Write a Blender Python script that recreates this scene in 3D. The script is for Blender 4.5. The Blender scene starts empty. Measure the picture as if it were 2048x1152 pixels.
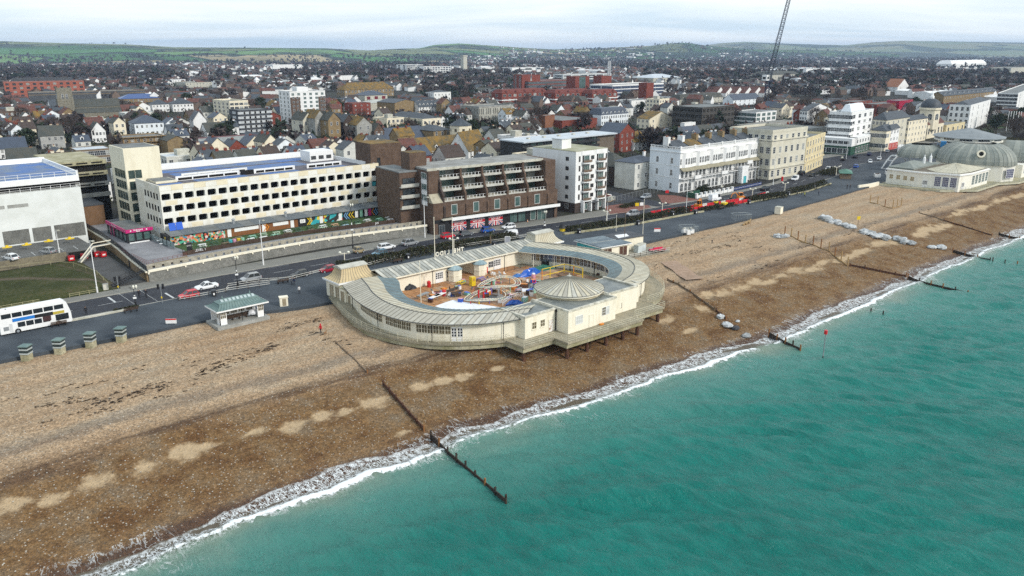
import bpy,math,random
import numpy as np
from math import sin,cos,pi,radians,atan,sqrt,hypot
SC=bpy.context.scene
COL=SC.collection
RNG=random.Random(7)
# ------------------------------------------------------------------ camera, sky, sun, exposure
FPX,CZ,HEAD=1600.0,47.0,radians(42)
PIT=atan(474 / FPX)
cd=bpy.data.cameras.new('camera');cam=bpy.data.objects.new('camera',cd);COL.objects.link(cam)
cd.sensor_width=36;cd.lens=FPX / 2048*36;cd.clip_start=0.5;cd.clip_end=30000
cam.location=(0,0,CZ);cam.rotation_euler=(pi / 2 - PIT,0,-HEAD)
SC.camera=cam
SUN_TO=(0.22,-0.80,0.56)
W=bpy.data.worlds.new('World');SC.world=W;W.use_nodes=True
SC.view_settings.view_transform='Standard';SC.view_settings.look='None'
SC.view_settings.gamma=1;SC.view_settings.use_curve_mapping=False
SC.view_settings.exposure=0.95
SC.cycles.use_denoising=False;SC.cycles.sample_clamp_direct=6;SC.cycles.sample_clamp_indirect=3
SC.cycles.max_bounces=5;SC.cycles.transparent_max_bounces=12
SC.cycles.volume_bounces=0
def build_world():
 nt=W.node_tree;N=nt.nodes;L=nt.links;N.clear()
 out=N.new('ShaderNodeOutputWorld');bg=N.new('ShaderNodeBackground')
 sky=N.new('ShaderNodeTexSky');sky.sky_type='NISHITA';sky.sun_disc=False
 az=math.atan2(SUN_TO[0],SUN_TO[1])
 sky.sun_elevation=math.asin(SUN_TO[2] / sqrt(sum(c*c for c in SUN_TO)));sky.sun_rotation=az
 sky.air_density=1.0;sky.dust_density=1.5;sky.ozone_density=1.0
 tc=N.new('ShaderNodeTexCoord');sep=N.new('ShaderNodeSeparateXYZ');L.new(tc.outputs['Generated'],sep.inputs[0])
 def mth(op,a,b):
  m=N.new('ShaderNodeMath');m.operation=op
  for i,v in enumerate((a,b)):
   if hasattr(v,'type'):L.new(v,m.inputs[i])
   else:m.inputs[i].default_value=v
  return m.outputs[0]
 zz=mth('ADD',mth('MAXIMUM',sep.outputs[2],0.0),0.09)
 u=mth('DIVIDE',sep.outputs[0],zz);v=mth('DIVIDE',sep.outputs[1],zz)
 # the cloud deck runs in long streets across the view
 cu=mth('ADD',mth('MULTIPLY',u,cos(HEAD)),mth('MULTIPLY',v,-sin(HEAD)))
 cv=mth('ADD',mth('MULTIPLY',u,sin(HEAD)),mth('MULTIPLY',v,cos(HEAD)))
 cmb=N.new('ShaderNodeCombineXYZ');L.new(cu,cmb.inputs[0]);L.new(cv,cmb.inputs[1])
 mp=N.new('ShaderNodeMapping');mp.inputs['Scale'].default_value=(0.26,0.46,1);mp.inputs['Rotation'].default_value=(0,0,0.12);mp.inputs['Location'].default_value=(3.1,1.7,0)
 L.new(cmb.outputs[0],mp.inputs[0])
 nz=N.new('ShaderNodeTexNoise');nz.inputs['Scale'].default_value=1.0;nz.inputs['Detail'].default_value=7;nz.inputs['Roughness'].default_value=0.55
 nz.inputs['Distortion'].default_value=0.6
 L.new(mp.outputs[0],nz.inputs['Vector'])
 rp=N.new('ShaderNodeValToRGB');e=rp.color_ramp.elements
 e[0].position=0.38;e[0].color=(6.6,8.0,9.1,1);e[1].position=0.60;e[1].color=(9.7,10.3,10.5,1)
 L.new(nz.outputs['Fac'],rp.inputs['Fac'])
 mx=N.new('ShaderNodeMix');mx.data_type='RGBA';mx.inputs['Factor'].default_value=0.86
 L.new(sky.outputs[0],mx.inputs['A']);L.new(rp.outputs['Color'],mx.inputs['B'])
 L.new(mx.outputs['Result'],bg.inputs['Color']);bg.inputs['Strength'].default_value=0.065
 L.new(bg.outputs[0],out.inputs['Surface'])
build_world()
sd=bpy.data.lights.new('sun','SUN');sun=bpy.data.objects.new('sun',sd);COL.objects.link(sun)
sd.energy=1.5;sd.angle=radians(10);sd.color=(1,0.95,0.87)
from mathutils import Vector,Matrix
sun.rotation_euler=Vector(SUN_TO).to_track_quat('Z','Y').to_euler();sun.location=(0,0,300)
# ------------------------------------------------------------------ picture measurements turned into places on the ground
_c,_s=cos(PIT),sin(PIT);_ch,_sh=cos(HEAD),sin(HEAD)
def at(px,py,z=0.0):
 dx=(px - 1024) / FPX;dz=-(py - 576) / FPX
 d=(dx,_c+dz*_s,-_s+dz*_c);t=(z - CZ) / d[2]
 gx,gy=d[0]*t,d[1]*t
 return (gx*_ch+gy*_sh,-gx*_sh+gy*_ch)
def px_of(x,y,z):
 gx,gy=x*_ch - y*_sh,x*_sh+y*_ch
 de=gy*_c - (z - CZ)*_s;up=gy*_s+(z - CZ)*_c
 return 1024+FPX*gx / de,576 - FPX*up / de,de
def z_at(x,y,py):
 F=x*_sh+y*_ch;k=(576 - py) / FPX
 return CZ+F*(k*_c - _s) / (_c+k*_s)
def lerp(a,b,t):return a+(b - a)*t
def interp(tab,x):
 if x<=tab[0][0]:return tab[0][1]
 for (a,b),(c2,d) in zip(tab,tab[1:]):
  if x<=c2:return b+(d - b)*(x - a) / (c2 - a)
 return tab[-1][1]
# ------------------------------------------------------------------ mesh builder
class MB:
 def __init__(s):s.v=[];s.f=[];s.m=[];s.marks=[]
 def add(s,vs,fs,m=0):
  o=len(s.v);s.marks.append((o,len(s.f)));s.v+=vs
  for f in fs:s.f.append(tuple(i+o for i in f));s.m.append(m)
  return s
 def quad(s,a,b,c,d,m=0):return s.add([a,b,c,d],[(0,1,2,3)],m)
 def split(s,name,mat,parent):
  # every added piece becomes an object of its own
  for i,(v0,f0) in enumerate(s.marks):
   v1,f1=s.marks[i+1] if i+1<len(s.marks) else (len(s.v),len(s.f));b=MB();b.v=s.v[v0:v1];b.f=[tuple(q - v0 for q in f) for f in s.f[f0:f1]];b.m=s.m[f0:f1];b.build(name,mat,parent)
 def poly(s,pts,m=0):return s.add(list(pts),[tuple(range(len(pts)))],m)
 def box(s,x0,x1,y0,y1,z0,z1,m=0,bot=True):
  f=[(4,5,6,7),(0,1,5,4),(1,2,6,5),(2,3,7,6),(3,0,4,7)]
  if bot:f.append((3,2,1,0))
  return s.add([(x0,y0,z0),(x1,y0,z0),(x1,y1,z0),(x0,y1,z0),(x0,y0,z1),(x1,y0,z1),(x1,y1,z1),(x0,y1,z1)],f,m)
 def prism(s,pts,z0,z1,m=0,mtop=None,bot=True):
  n=len(pts);V=[(p[0],p[1],z0) for p in pts]+[(p[0],p[1],z1) for p in pts]
  s.add(V,[(i,(i+1) % n,n+(i+1) % n,n+i) for i in range(n)],m)
  s.add([(p[0],p[1],z1) for p in pts],[tuple(range(n))],m if mtop is None else mtop)
  if bot:s.add([(p[0],p[1],z0) for p in pts],[tuple(range(n - 1,-1,-1))],m)
  return s
 def bar(s,a,b,r,m=0,n=4,r2=None):
  a=Vector(a);b=Vector(b);d=(b - a)
  if d.length<1e-6:return s
  q=d.to_track_quat('Z','Y');r2=r if r2 is None else r2;V=[]
  for P,R in ((a,r),(b,r2)):
   for i in range(n):
    t=2*pi*(i+.5) / n;V.append(tuple(P+q @ Vector((R*cos(t),R*sin(t),0))))
  return s.add(V,[(i,(i+1) % n,n+(i+1) % n,n+i) for i in range(n)]+[tuple(range(n - 1,-1,-1)),tuple(range(n,2*n))],m)
 def path(s,pts,r,m=0,n=4):
  for a,b in zip(pts,pts[1:]):s.bar(a,b,r,m,n)
  return s
 def lathe(s,prof,cx=0,cy=0,n=12,m=0,sx=1,sy=1,a0=0,a1=2*pi,cap=True):
  full=abs(a1 - a0 - 2*pi)<1e-6;k=n if full else n+1;V=[]
  for r,z in prof:
   for i in range(k):
    t=a0+(a1 - a0)*i / n;V.append((cx+r*cos(t)*sx,cy+r*sin(t)*sy,z))
  F=[]
  for j in range(len(prof) - 1):
   for i in range(n):
    i2=(i+1) % k;F.append((j*k+i,j*k+i2,(j+1)*k+i2,(j+1)*k+i))
  if cap and full:F.append(tuple(range((len(prof) - 1)*k,len(prof)*k)))
  return s.add(V,F,m)
 def gable(s,x0,x1,y0,y1,z0,h,ax='x',ov=.3,t=.12,m=0,mg=None):
  # a pitched roof of two slabs, plus the gable triangles in material mg
  if ax=='y':
   b=MB();b.gable(y0,y1,-x1,-x0,z0,h,'x',ov,t,m,mg)
   return s.add2(b,lambda p:(-p[1],p[0],p[2]))
  ym=(y0+y1) / 2;sl=h / (ym - y0);zo=z0 - sl*ov
  for sg,ye in ((1,y0 - ov),(-1,y1+ov)):
   a=[(x0 - ov,ye,zo),(x1+ov,ye,zo),(x1+ov,ym,z0+h),(x0 - ov,ym,z0+h)]
   b=[(p[0],p[1],p[2]+t) for p in a]
   F=[(4,5,6,7),(3,2,1,0),(0,1,5,4),(1,2,6,5),(3,0,4,7)]
   if sg<0:F=[tuple(reversed(f)) for f in F]
   s.add(a+b,F,m)
  if mg is not None:
   for x in (x0,x1):s.poly([(x,y0,z0),(x,y1,z0),(x,ym,z0+h - .02)],mg)
  return s
 def hip(s,x0,x1,y0,y1,z0,h,ov=.35,m=0,fl=0):
  x0 -=ov;x1+=ov;y0 -=ov;y1+=ov;w,d=x1 - x0,y1 - y0;i=min(w,d) / 2*(1 - fl)
  V=[(x0,y0,z0),(x1,y0,z0),(x1,y1,z0),(x0,y1,z0),(x0+i,y0+i,z0+h),(x1 - i,y0+i,z0+h),(x1 - i,y1 - i,z0+h),(x0+i,y1 - i,z0+h)]
  B=[(p[0],p[1],p[2] - .15) for p in V[:4]]
  s.add(V,[(0,1,5,4),(1,2,6,5),(2,3,7,6),(3,0,4,7),(4,5,6,7)],m)
  return s.add(V[:4]+B,[(4,5,1,0),(5,6,2,1),(6,7,3,2),(7,4,0,3),(7,6,5,4)],m)
 def add2(s,o,fn):
  n=len(s.v);s.v+=[fn(p) for p in o.v];s.f+=[tuple(i+n for i in f) for f in o.f];s.m+=o.m;return s
 def mesh(s,name,mats,smooth=False):
  me=bpy.data.meshes.new(name);me.from_pydata(s.v,[],s.f)
  for m in (mats if isinstance(mats,(list,tuple)) else [mats]):me.materials.append(m)
  if any(s.m):me.polygons.foreach_set('material_index',s.m)
  if smooth:me.polygons.foreach_set('use_smooth',[True]*len(me.polygons))
  me.update();return me
 def build(s,name,mats,parent=None,loc=(0,0,0),rz=0,smooth=False):
  return link(name,s.mesh(name,mats,smooth),parent,loc,rz)
def link(name,me,parent=None,loc=(0,0,0),rz=0):
 o=bpy.data.objects.new(name,me);COL.objects.link(o);o.location=loc
 if rz:o.rotation_euler=(0,0,rz)
 if parent:o.parent=parent
 return o
def tag(o,label,cat,group=None,kind=None):
 if label:o['label']=label
 if cat:o['category']=cat
 if group:o['group']=group
 if kind:o['kind']=kind
 return o
def thing(name,label,cat,loc=(0,0,0),rz=0,group=None):
 return tag(link(name,None,None,loc,rz),label,cat,group)
def struct(o):o['kind']='structure';return o
def stuff(o):o['kind']='stuff';return o
def dup(o,loc,rz=0,label=None,group=None,par=None):
 kids=[c for c in o.children]
 r=o.copy();COL.objects.link(r);r.location=loc;r.rotation_euler=(0,0,rz)
 if label:r['label']=label
 if group:r['group']=group
 for ch in kids:
  c2=ch.copy();COL.objects.link(c2);c2.parent=r
  for g in ch.children:
   d=g.copy();COL.objects.link(d);d.parent=c2
 return r
# ------------------------------------------------------------------ materials
MC={}
def M(name,rgb,rough=.8,rgb2=None,sc=.6,lo=.35,hi=.65,detail=4,bump=0,bsc=None,metal=0,spec=.3,streak=None,fine=0):
 if name in MC:return MC[name]
 m=bpy.data.materials.new(name);m.use_nodes=True;nt=m.node_tree;b=nt.nodes['Principled BSDF']
 b.inputs['Roughness'].default_value=rough;b.inputs['Metallic'].default_value=metal;b.inputs['Specular IOR Level'].default_value=spec
 b.inputs['Base Color'].default_value=(*rgb,1)
 if rgb2 is None:rgb2=tuple(c*.78 for c in rgb)
 g=nt.nodes.new('ShaderNodeNewGeometry');vec=g.outputs['Position']
 if streak:
  mp=nt.nodes.new('ShaderNodeMapping');mp.inputs['Scale'].default_value=streak;nt.links.new(vec,mp.inputs[0]);vec=mp.outputs[0]
 n=nt.nodes.new('ShaderNodeTexNoise');n.inputs['Scale'].default_value=sc;n.inputs['Detail'].default_value=detail;n.inputs['Roughness'].default_value=.62
 nt.links.new(vec,n.inputs['Vector'])
 r=nt.nodes.new('ShaderNodeValToRGB');e=r.color_ramp.elements
 e[0].position=lo;e[0].color=(*rgb,1);e[1].position=hi;e[1].color=(*rgb2,1)
 nt.links.new(n.outputs['Fac'],r.inputs['Fac']);c=r.outputs['Color']
 if fine:
  n2=nt.nodes.new('ShaderNodeTexNoise');n2.inputs['Scale'].default_value=3.5;n2.inputs['Detail'].default_value=3
  nt.links.new(g.outputs['Position'],n2.inputs['Vector'])
  mr=nt.nodes.new('ShaderNodeMapRange');mr.inputs[1].default_value=.3;mr.inputs[2].default_value=.7;mr.inputs[3].default_value=1 - fine;mr.inputs[4].default_value=1+fine
  nt.links.new(n2.outputs['Fac'],mr.inputs[0])
  mx=nt.nodes.new('ShaderNodeMix');mx.data_type='RGBA';mx.blend_type='MULTIPLY';mx.inputs['Factor'].default_value=1
  nt.links.new(c,mx.inputs['A']);nt.links.new(mr.outputs[0],mx.inputs['B']);c=mx.outputs['Result']
 nt.links.new(c,b.inputs['Base Color'])
 if bump:
  nb=nt.nodes.new('ShaderNodeTexNoise');nb.inputs['Scale'].default_value=bsc or sc*6;nb.inputs['Detail'].default_value=4
  nt.links.new(g.outputs['Position'],nb.inputs['Vector'])
  bp=nt.nodes.new('ShaderNodeBump');bp.inputs['Strength'].default_value=bump;bp.inputs['Distance'].default_value=.1
  nt.links.new(nb.outputs['Fac'],bp.inputs['Height']);nt.links.new(bp.outputs[0],b.inputs['Normal'])
 MC[name]=m;return m
def paint(name,rgb,rough=.3,spec=.5):return M(name,rgb,rough,tuple(c*.93 for c in rgb),1.5,spec=spec)
white=M('white_render',(.76,.76,.75),.8,(.60,.60,.57),.6,.45,.8,streak=(1,1,.2))
bwhite=M('bluish_white_render',(.72,.76,.79),.8,(.6,.64,.66),.6,.45,.8,streak=(1,1,.2))
cream=M('cream_render',(.74,.67,.52),.8,(.62,.55,.40),.6,.42,.78,streak=(1,1,.2))
lido_cream=M('weathered_cream_paint',(.76,.71,.58),.75,(.62,.55,.40),.8,.5,.8,fine=.03,streak=(1,1,.22))
buff=M('buff_stone',(.60,.57,.47),.85,(.48,.45,.36),.3,.35,.7)
yellowish=M('pale_yellow_render',(.70,.60,.37),.85,(.55,.46,.28),.3)
gconc=M('grey_concrete',(.33,.33,.31),.9,(.22,.22,.20),.4,fine=.15)
lconc=M('pale_concrete',(.55,.53,.46),.9,(.36,.35,.28),.6,fine=.15)
mossy=M('mossy_concrete',(.40,.37,.26),.9,(.25,.23,.13),.35,.35,.65,fine=.25)
brown_brick=M('brown_brick',(.125,.082,.058),.9,(.085,.055,.04),.8,fine=.25)
dk_brick=M('dark_brick',(.07,.05,.042),.9,(.045,.035,.032),.8,fine=.2)
red_brick=M('red_brick',(.21,.052,.034),.9,(.15,.04,.028),.6,fine=.2)
orange_brick=M('orange_brick',(.25,.11,.06),.9,(.19,.085,.05),.6,fine=.15)
tan_brick=M('tan_brick',(.26,.19,.10),.9,(.19,.135,.075),.5,fine=.2)
flint=M('flint_stone',(.25,.23,.18),.95,(.14,.13,.10),1.2,fine=.3)
slate=M('slate',(.060,.070,.082),.6,(.038,.046,.057),.5,spec=.4,fine=.2)
bslate=M('blue_slate',(.055,.07,.10),.55,(.045,.057,.08),.5,spec=.4,fine=.15)
oldslate=M('mossy_slate',(.078,.076,.064),.85,(.055,.062,.058),.35,fine=.25)
lichen=M('lichen_roof',(.21,.125,.03),.9,(.10,.08,.045),.35,.38,.62,fine=.25)
redtile=M('red_tile',(.135,.055,.042),.85,(.085,.042,.035),.6,fine=.2)
browntile=M('brown_tile',(.07,.05,.042),.85,(.052,.040,.036),.6,fine=.2)
greyroof=M('grey_felt_roof',(.20,.21,.21),.9,(.12,.125,.12),.25,.35,.65,fine=.15)
paleroof=M('pale_metal_roof',(.52,.56,.60),.5,(.40,.44,.47),.25,spec=.5)
darkroof=M('dark_felt_roof',(.05,.055,.065),.7,(.08,.085,.09),.3)
glass=M('dark_window_glass',(.016,.02,.025),.12,(.05,.06,.068),.4,spec=.8)
tglass=M('teal_window_glass',(.04,.085,.08),.15,(.10,.15,.14),.5,spec=.8)
shade=M('painted_shade',(.012,.011,.010),.9)  # flat black, paints shade into openings and recesses
black=M('black_paint',(.018,.018,.02),.5)
wmetal=paint('white_metal',(.75,.75,.74),.5)
gmetal=M('grey_metal',(.30,.32,.33),.5,metal=.3)
rust=M('rusty_steel',(.10,.045,.025),.9,(.06,.03,.02),1.5,fine=.3)
wood_d=M('dark_wood',(.07,.045,.032),.9,(.045,.03,.022),1,fine=.25)
wood_y=M('new_timber',(.38,.25,.11),.85,(.28,.18,.08),1,fine=.2)
timber=M('weathered_timber',(.22,.16,.11),.9,(.13,.095,.06),1,fine=.25)
redp=paint('red_paint',(.55,.02,.025));yelp=paint('yellow_paint',(.70,.50,.02));bluep=paint('blue_paint',(.02,.09,.45))
orangep=paint('orange_paint',(.65,.22,.02));greenp=paint('dark_green_paint',(.02,.08,.05));purplep=paint('purple_paint',(.17,.12,.35))
tealp=paint('turquoise_paint',(.05,.42,.48));pinkp=paint('magenta_paint',(.50,.02,.16));rubber=M('rubber',(.015,.015,.016),.8)
whitep=paint('white_paint',(.80,.80,.79));lamp_w=paint('pale_lamp',(.8,.78,.66));silverp=M('silver_paint',(.42,.45,.48),.3,metal=.4,spec=.6)
# ------------------------------------------------------------------ the setting: beach, sea, promenade, road, ground, hills, air
def nodes(name):
 m=bpy.data.materials.new(name);m.use_nodes=True;nt=m.node_tree;return m,nt,nt.nodes,nt.links,nt.nodes['Principled BSDF']
class NT:
 # tiny node-writing helper
 def __init__(s,name):
  s.m,s.t,s.n,s.l,s.b=nodes(name);s.pos=s.n.new('ShaderNodeNewGeometry').outputs['Position']
 def put(s,sock,v):
  if hasattr(v,'is_output') or hasattr(v,'links'):s.l.new(v,sock)
  else:sock.default_value=v
 def noise(s,sc,det=4,ro=.6,vec=None,dis=0,col=False):
  n=s.n.new('ShaderNodeTexNoise');n.inputs['Scale'].default_value=sc;n.inputs['Detail'].default_value=det;n.inputs['Roughness'].default_value=ro;n.inputs['Distortion'].default_value=dis
  s.l.new(vec or s.pos,n.inputs['Vector']);return n.outputs['Color' if col else 'Fac']
 def vor(s,sc,feat='F1',out='Distance',vec=None,rnd=1):
  n=s.n.new('ShaderNodeTexVoronoi');n.feature=feat;n.inputs['Scale'].default_value=sc;n.inputs['Randomness'].default_value=rnd
  s.l.new(vec or s.pos,n.inputs['Vector']);return n.outputs[out]
 def map(s,sc=(1,1,1),rot=(0,0,0),vec=None):
  n=s.n.new('ShaderNodeMapping');n.inputs['Scale'].default_value=sc;n.inputs['Rotation'].default_value=rot;s.l.new(vec or s.pos,n.inputs[0]);return n.outputs[0]
 def math(s,op,a,b=0.0,c=0.0):
  n=s.n.new('ShaderNodeMath');n.operation=op
  s.put(n.inputs[0],a);s.put(n.inputs[1],b);s.put(n.inputs[2],c);return n.outputs[0]
 def rng(s,v,a,b,c=0.,d=1.,smooth=True):
  n=s.n.new('ShaderNodeMapRange');n.interpolation_type='SMOOTHSTEP' if smooth else 'LINEAR'
  s.put(n.inputs[0],v);n.inputs[1].default_value=a;n.inputs[2].default_value=b;n.inputs[3].default_value=c;n.inputs[4].default_value=d;return n.outputs[0]
 def mix(s,f,a,b,mode='MIX'):
  n=s.n.new('ShaderNodeMix');n.data_type='RGBA';n.blend_type=mode
  s.put(n.inputs['Factor'],f)
  for k,v in (('A',a),('B',b)):s.put(n.inputs[k],v if not isinstance(v,tuple) else (*v,1))
  return n.outputs['Result']
 def ramp(s,f,stops,mode='LINEAR'):
  n=s.n.new('ShaderNodeValToRGB');n.color_ramp.interpolation=mode;e=n.color_ramp.elements
  while len(e)<len(stops):e.new(.5)
  for el,(p,c) in zip(e,stops):el.position=p;el.color=(*c,1)
  s.l.new(f,n.inputs['Fac']);return n.outputs['Color']
 def attr(s,name):
  n=s.n.new('ShaderNodeAttribute');n.attribute_name=name;return n.outputs['Fac']
 def bump(s,h,st=.5,dist=.1):
  n=s.n.new('ShaderNodeBump');n.inputs['Strength'].default_value=st;n.inputs['Distance'].default_value=dist
  s.l.new(h,n.inputs['Height']);s.l.new(n.outputs[0],s.b.inputs['Normal'])
 def done(s,col,rough=.8,spec=.3):
  s.put(s.b.inputs['Base Color'],col if not isinstance(col,tuple) else (*col,1));s.put(s.b.inputs['Roughness'],rough);s.b.inputs['Specular IOR Level'].default_value=spec
  return s.m
NR=np.random.RandomState(5)
_lat=NR.rand(256,256)
def vnoise(x,y):
 xi=np.floor(x).astype(int);yi=np.floor(y).astype(int);fx=x - xi;fy=y - yi
 fx=fx*fx*(3 - 2*fx);fy=fy*fy*(3 - 2*fy)
 g=lambda a,b:_lat[a % 256,b % 256]
 return (g(xi,yi)*(1 - fx)+g(xi+1,yi)*fx)*(1 - fy)+(g(xi,yi+1)*(1 - fx)+g(xi+1,yi+1)*fx)*fy
def fbm(x,y,o=4):
 t=0;a=.5;n=0
 for i in range(o):t=t+a*vnoise(x*2**i+17*i,y*2**i+31*i);n+=a;a*=.5
 return t / n
def grid_mesh(name,X,Y,Z,mat,attrs=None,smooth=True):
 ny,nx=X.shape;co=np.stack([X,Y,Z],-1).reshape(-1,3)
 i=np.arange(ny*nx).reshape(ny,nx);q=np.stack([i[:-1,:-1],i[:-1,1:],i[1:,1:],i[1:,:-1]],-1).reshape(-1,4)
 me=bpy.data.meshes.new(name);me.vertices.add(len(co));me.vertices.foreach_set('co',co.astype(np.float32).ravel())
 me.loops.add(q.size);me.loops.foreach_set('vertex_index',q.astype(np.int32).ravel())
 me.polygons.add(len(q));me.polygons.foreach_set('loop_start',np.arange(0,q.size,4,dtype=np.int32))
 me.update(calc_edges=True);me.validate()
 me.polygons.foreach_set('use_smooth',[smooth]*len(q))
 for k,a in (attrs or {}).items():
  at_=me.attributes.new(k,'FLOAT','POINT');at_.data.foreach_set('value',np.broadcast_to(a,X.shape).astype(np.float32).ravel())
 me.materials.append(mat);return link(name,me)
YP=[(-200,148),(-60,146),(19,142.2),(52,139.8),(72,134.6),(163,125.7),(222,124.5),(289,127.6),(500,128)]
YW=[(-300,85),(13,82.8),(49,82.0),(66,81.3),(89,77.8),(113,75.7),(132,73.4),(224,72.8),(271,71.9),(700,70)]
PROF=[(-60,-12),(-14,-6.8),(-2.2,-4.7),(0,-4.42),(8,-3.35),(15,-2.35),(18,-1.95),(20,-1.45),(22.5,-1.2),(30,-.85),(45,-.6),(80,-.4)]
def np_i(tab,x):return np.interp(x,[t[0] for t in tab],[t[1] for t in tab])
def yw(X):return np_i(YW,X)+(fbm(X*.11,X*0+3.3,3) - .5)*2.6
def beach_z(X,Y):
 d=Y - yw(X);z=np_i(PROF,d+(fbm(X*.06,Y*.02,2) - .5)*3)
 z=z+(fbm(X*.09,Y*.35,4) - .5)*.34*np.clip((d+4) / 10,0,1)
 z=z+.11*np.sin(d*1.0+2.4*fbm(X*.05,Y*.05,2))*np.clip((d - 18) / 6,0,1)
 return z
def bz(x,y):return float(beach_z(np.array([[float(x)]]),np.array([[float(y)]]))[0,0])
SEA_Z=-4.6
# pale sand showing in the hollows of the beach cusps: place and half-size
SAND=[at(px,py,-2.9)+(rx,ry) for px,py,rx,ry in [(15,1010,2.0,1.9),(108,995,1.4,1.6),(192,965,1.9,1.9),(285,938,1.9,1.9),(365,908,2.3,1.7),(410,898,1.6,.7),(512,865,1.9,1.3),(578,852,2.0,1.5),(642,832,1.7,1.8),(690,822,1.0,1.1),(742,805,2.5,1.8),(840,775,1.5,1.5),(885,764,1.6,1.1),(925,754,1.8,1.2),(805,850,1.2,.7),(990,740,1.4,.8),(1330,640,2.2,1.2),(1380,655,2.4,.8),(1400,620,1.5,2.5),
  (1410,598,2.2,1.2),(1448,592,2.5,1.7),(1480,580,2.6,2.0),(1508,570,2.6,1.6),(1535,568,2.8,1.4),(1580,548,4.5,2.0),(1620,543,4,1.6),(1560,556,3.2,1.2),(1640,530,4,1.2),(1680,522,4,1.4),(1720,505,6,1.6),(1700,515,5,1.4),(1760,490,6,2.2),(1790,485,5,2),(1850,462,8,2.2),(1880,455,7,2),(1840,470,6,1.6),(1920,430,8,1.8),(1960,420,8,1.6),(2000,405,9,1.6),(2035,395,9,1.6)]]
def build_beach():
 xs=np.concatenate([np.arange(-40,170,.55),np.arange(170,300,.9),np.arange(300,461,2.0)])
 t=np.concatenate([np.arange(-16,32,.4),np.arange(32,72,.7),[76,82]])
 X,D=np.meshgrid(xs,t);Y=yw(X)+D;yp=np_i(YP,X)+3;Y=np.minimum(Y,yp)
 Z=beach_z(X,Y);S=np.zeros_like(X);wob=(fbm(X*.5,Y*.5,4) - .5)
 for sx,sy,rx,ry in SAND:
  r=np.sqrt(((X - sx) / rx)**2+((Y - sy) / ry)**2)+wob*1.5
  S=np.maximum(S,np.clip(1.3 - r*np.where(Y<sy,.62,1.0),0,1)**1.2)
 Z=Z - .18*S
 a=NT('shingle');d=a.attr('d');sand=a.attr('sand')
 dj=a.math('ADD',d,a.math('MULTIPLY',a.math('SUBTRACT',a.noise(.16,5),.5),7.0))
 streak=a.noise(.35,5,.65,a.map((.16,1,1),(0,0,.03)))
 big=a.noise(.09,4)
 dry=a.ramp(a.math('ADD',a.math('MULTIPLY',streak,.65),a.math('MULTIPLY',big,.35)),[(.34,(.27,.175,.10)),(.48,(.335,.235,.145)),(.6,(.335,.255,.17)),(.68,(.27,.22,.17))])
 wet=a.ramp(a.noise(.22,5,.65),[(.35,(.105,.052,.019)),(.5,(.165,.095,.040)),(.66,(.165,.115,.068))])
 col=a.mix(a.rng(dj,17.0,24.0),wet,dry)
 band=a.math('MULTIPLY',a.rng(d,17.5,19.6),a.rng(d,20.4,24.5,1,0));band=a.math('MULTIPLY',band,a.rng(streak,.38,.6))
 col=a.mix(a.math('MULTIPLY',band,.85),col,(.070,.036,.018));rid=a.math('MULTIPLY',a.rng(dj,24.5,26),a.rng(dj,27,30,1,0));col=a.mix(a.math('MULTIPLY',rid,.45),col,(.13,.105,.085))
 col=a.mix(a.rng(a.math('ADD',sand,a.math('MULTIPLY',a.math('SUBTRACT',a.noise(.7,5,.65),.5),1.5)),.25,1.0,0,.92),col,(.43,.315,.19))
 swash=a.rng(a.math('ADD',d,a.math('MULTIPLY',a.noise(.5,3),1.6)),1.4,3.0,1,0)
 col=a.mix(swash,col,(.07,.034,.016))
 # the stones themselves: each its own tone, some bright flints
 st=a.vor(6.5,'F1','Color');sp=a.n.new('ShaderNodeSeparateColor');a.l.new(st,sp.inputs[0])
 amt=a.math('SUBTRACT',1.0,a.math('MULTIPLY',sand,.75))
 tone=a.rng(sp.outputs[0],0,1,.62,1.38,False)
 t2=a.mix(amt,(1.,1.,1.),tone);col=a.mix(1.0,col,t2,'MULTIPLY')
 st2=a.vor(2.6,'F1','Color');sp2=a.n.new('ShaderNodeSeparateColor');a.l.new(st2,sp2.inputs[0])
 col=a.mix(1.0,col,a.mix(amt,(1.,1.,1.),a.rng(sp2.outputs[1],0,1,.80,1.20,False)),'MULTIPLY')
 flintm=a.math('MULTIPLY',a.math('GREATER_THAN',sp.outputs[1],.972),a.math('MULTIPLY',amt,.45))
 col=a.mix(flintm,col,(.5,.47,.41))
 a.bump(a.math('ADD',a.vor(5.0),a.noise(1.3,5)),.6,.16)
 a.done(col,a.rng(d,0,6,.45,.95),.25)
 o=grid_mesh('beach',X,Y,Z,a.m,{'d':D*1.,'sand':S});struct(o)
build_beach()
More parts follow.
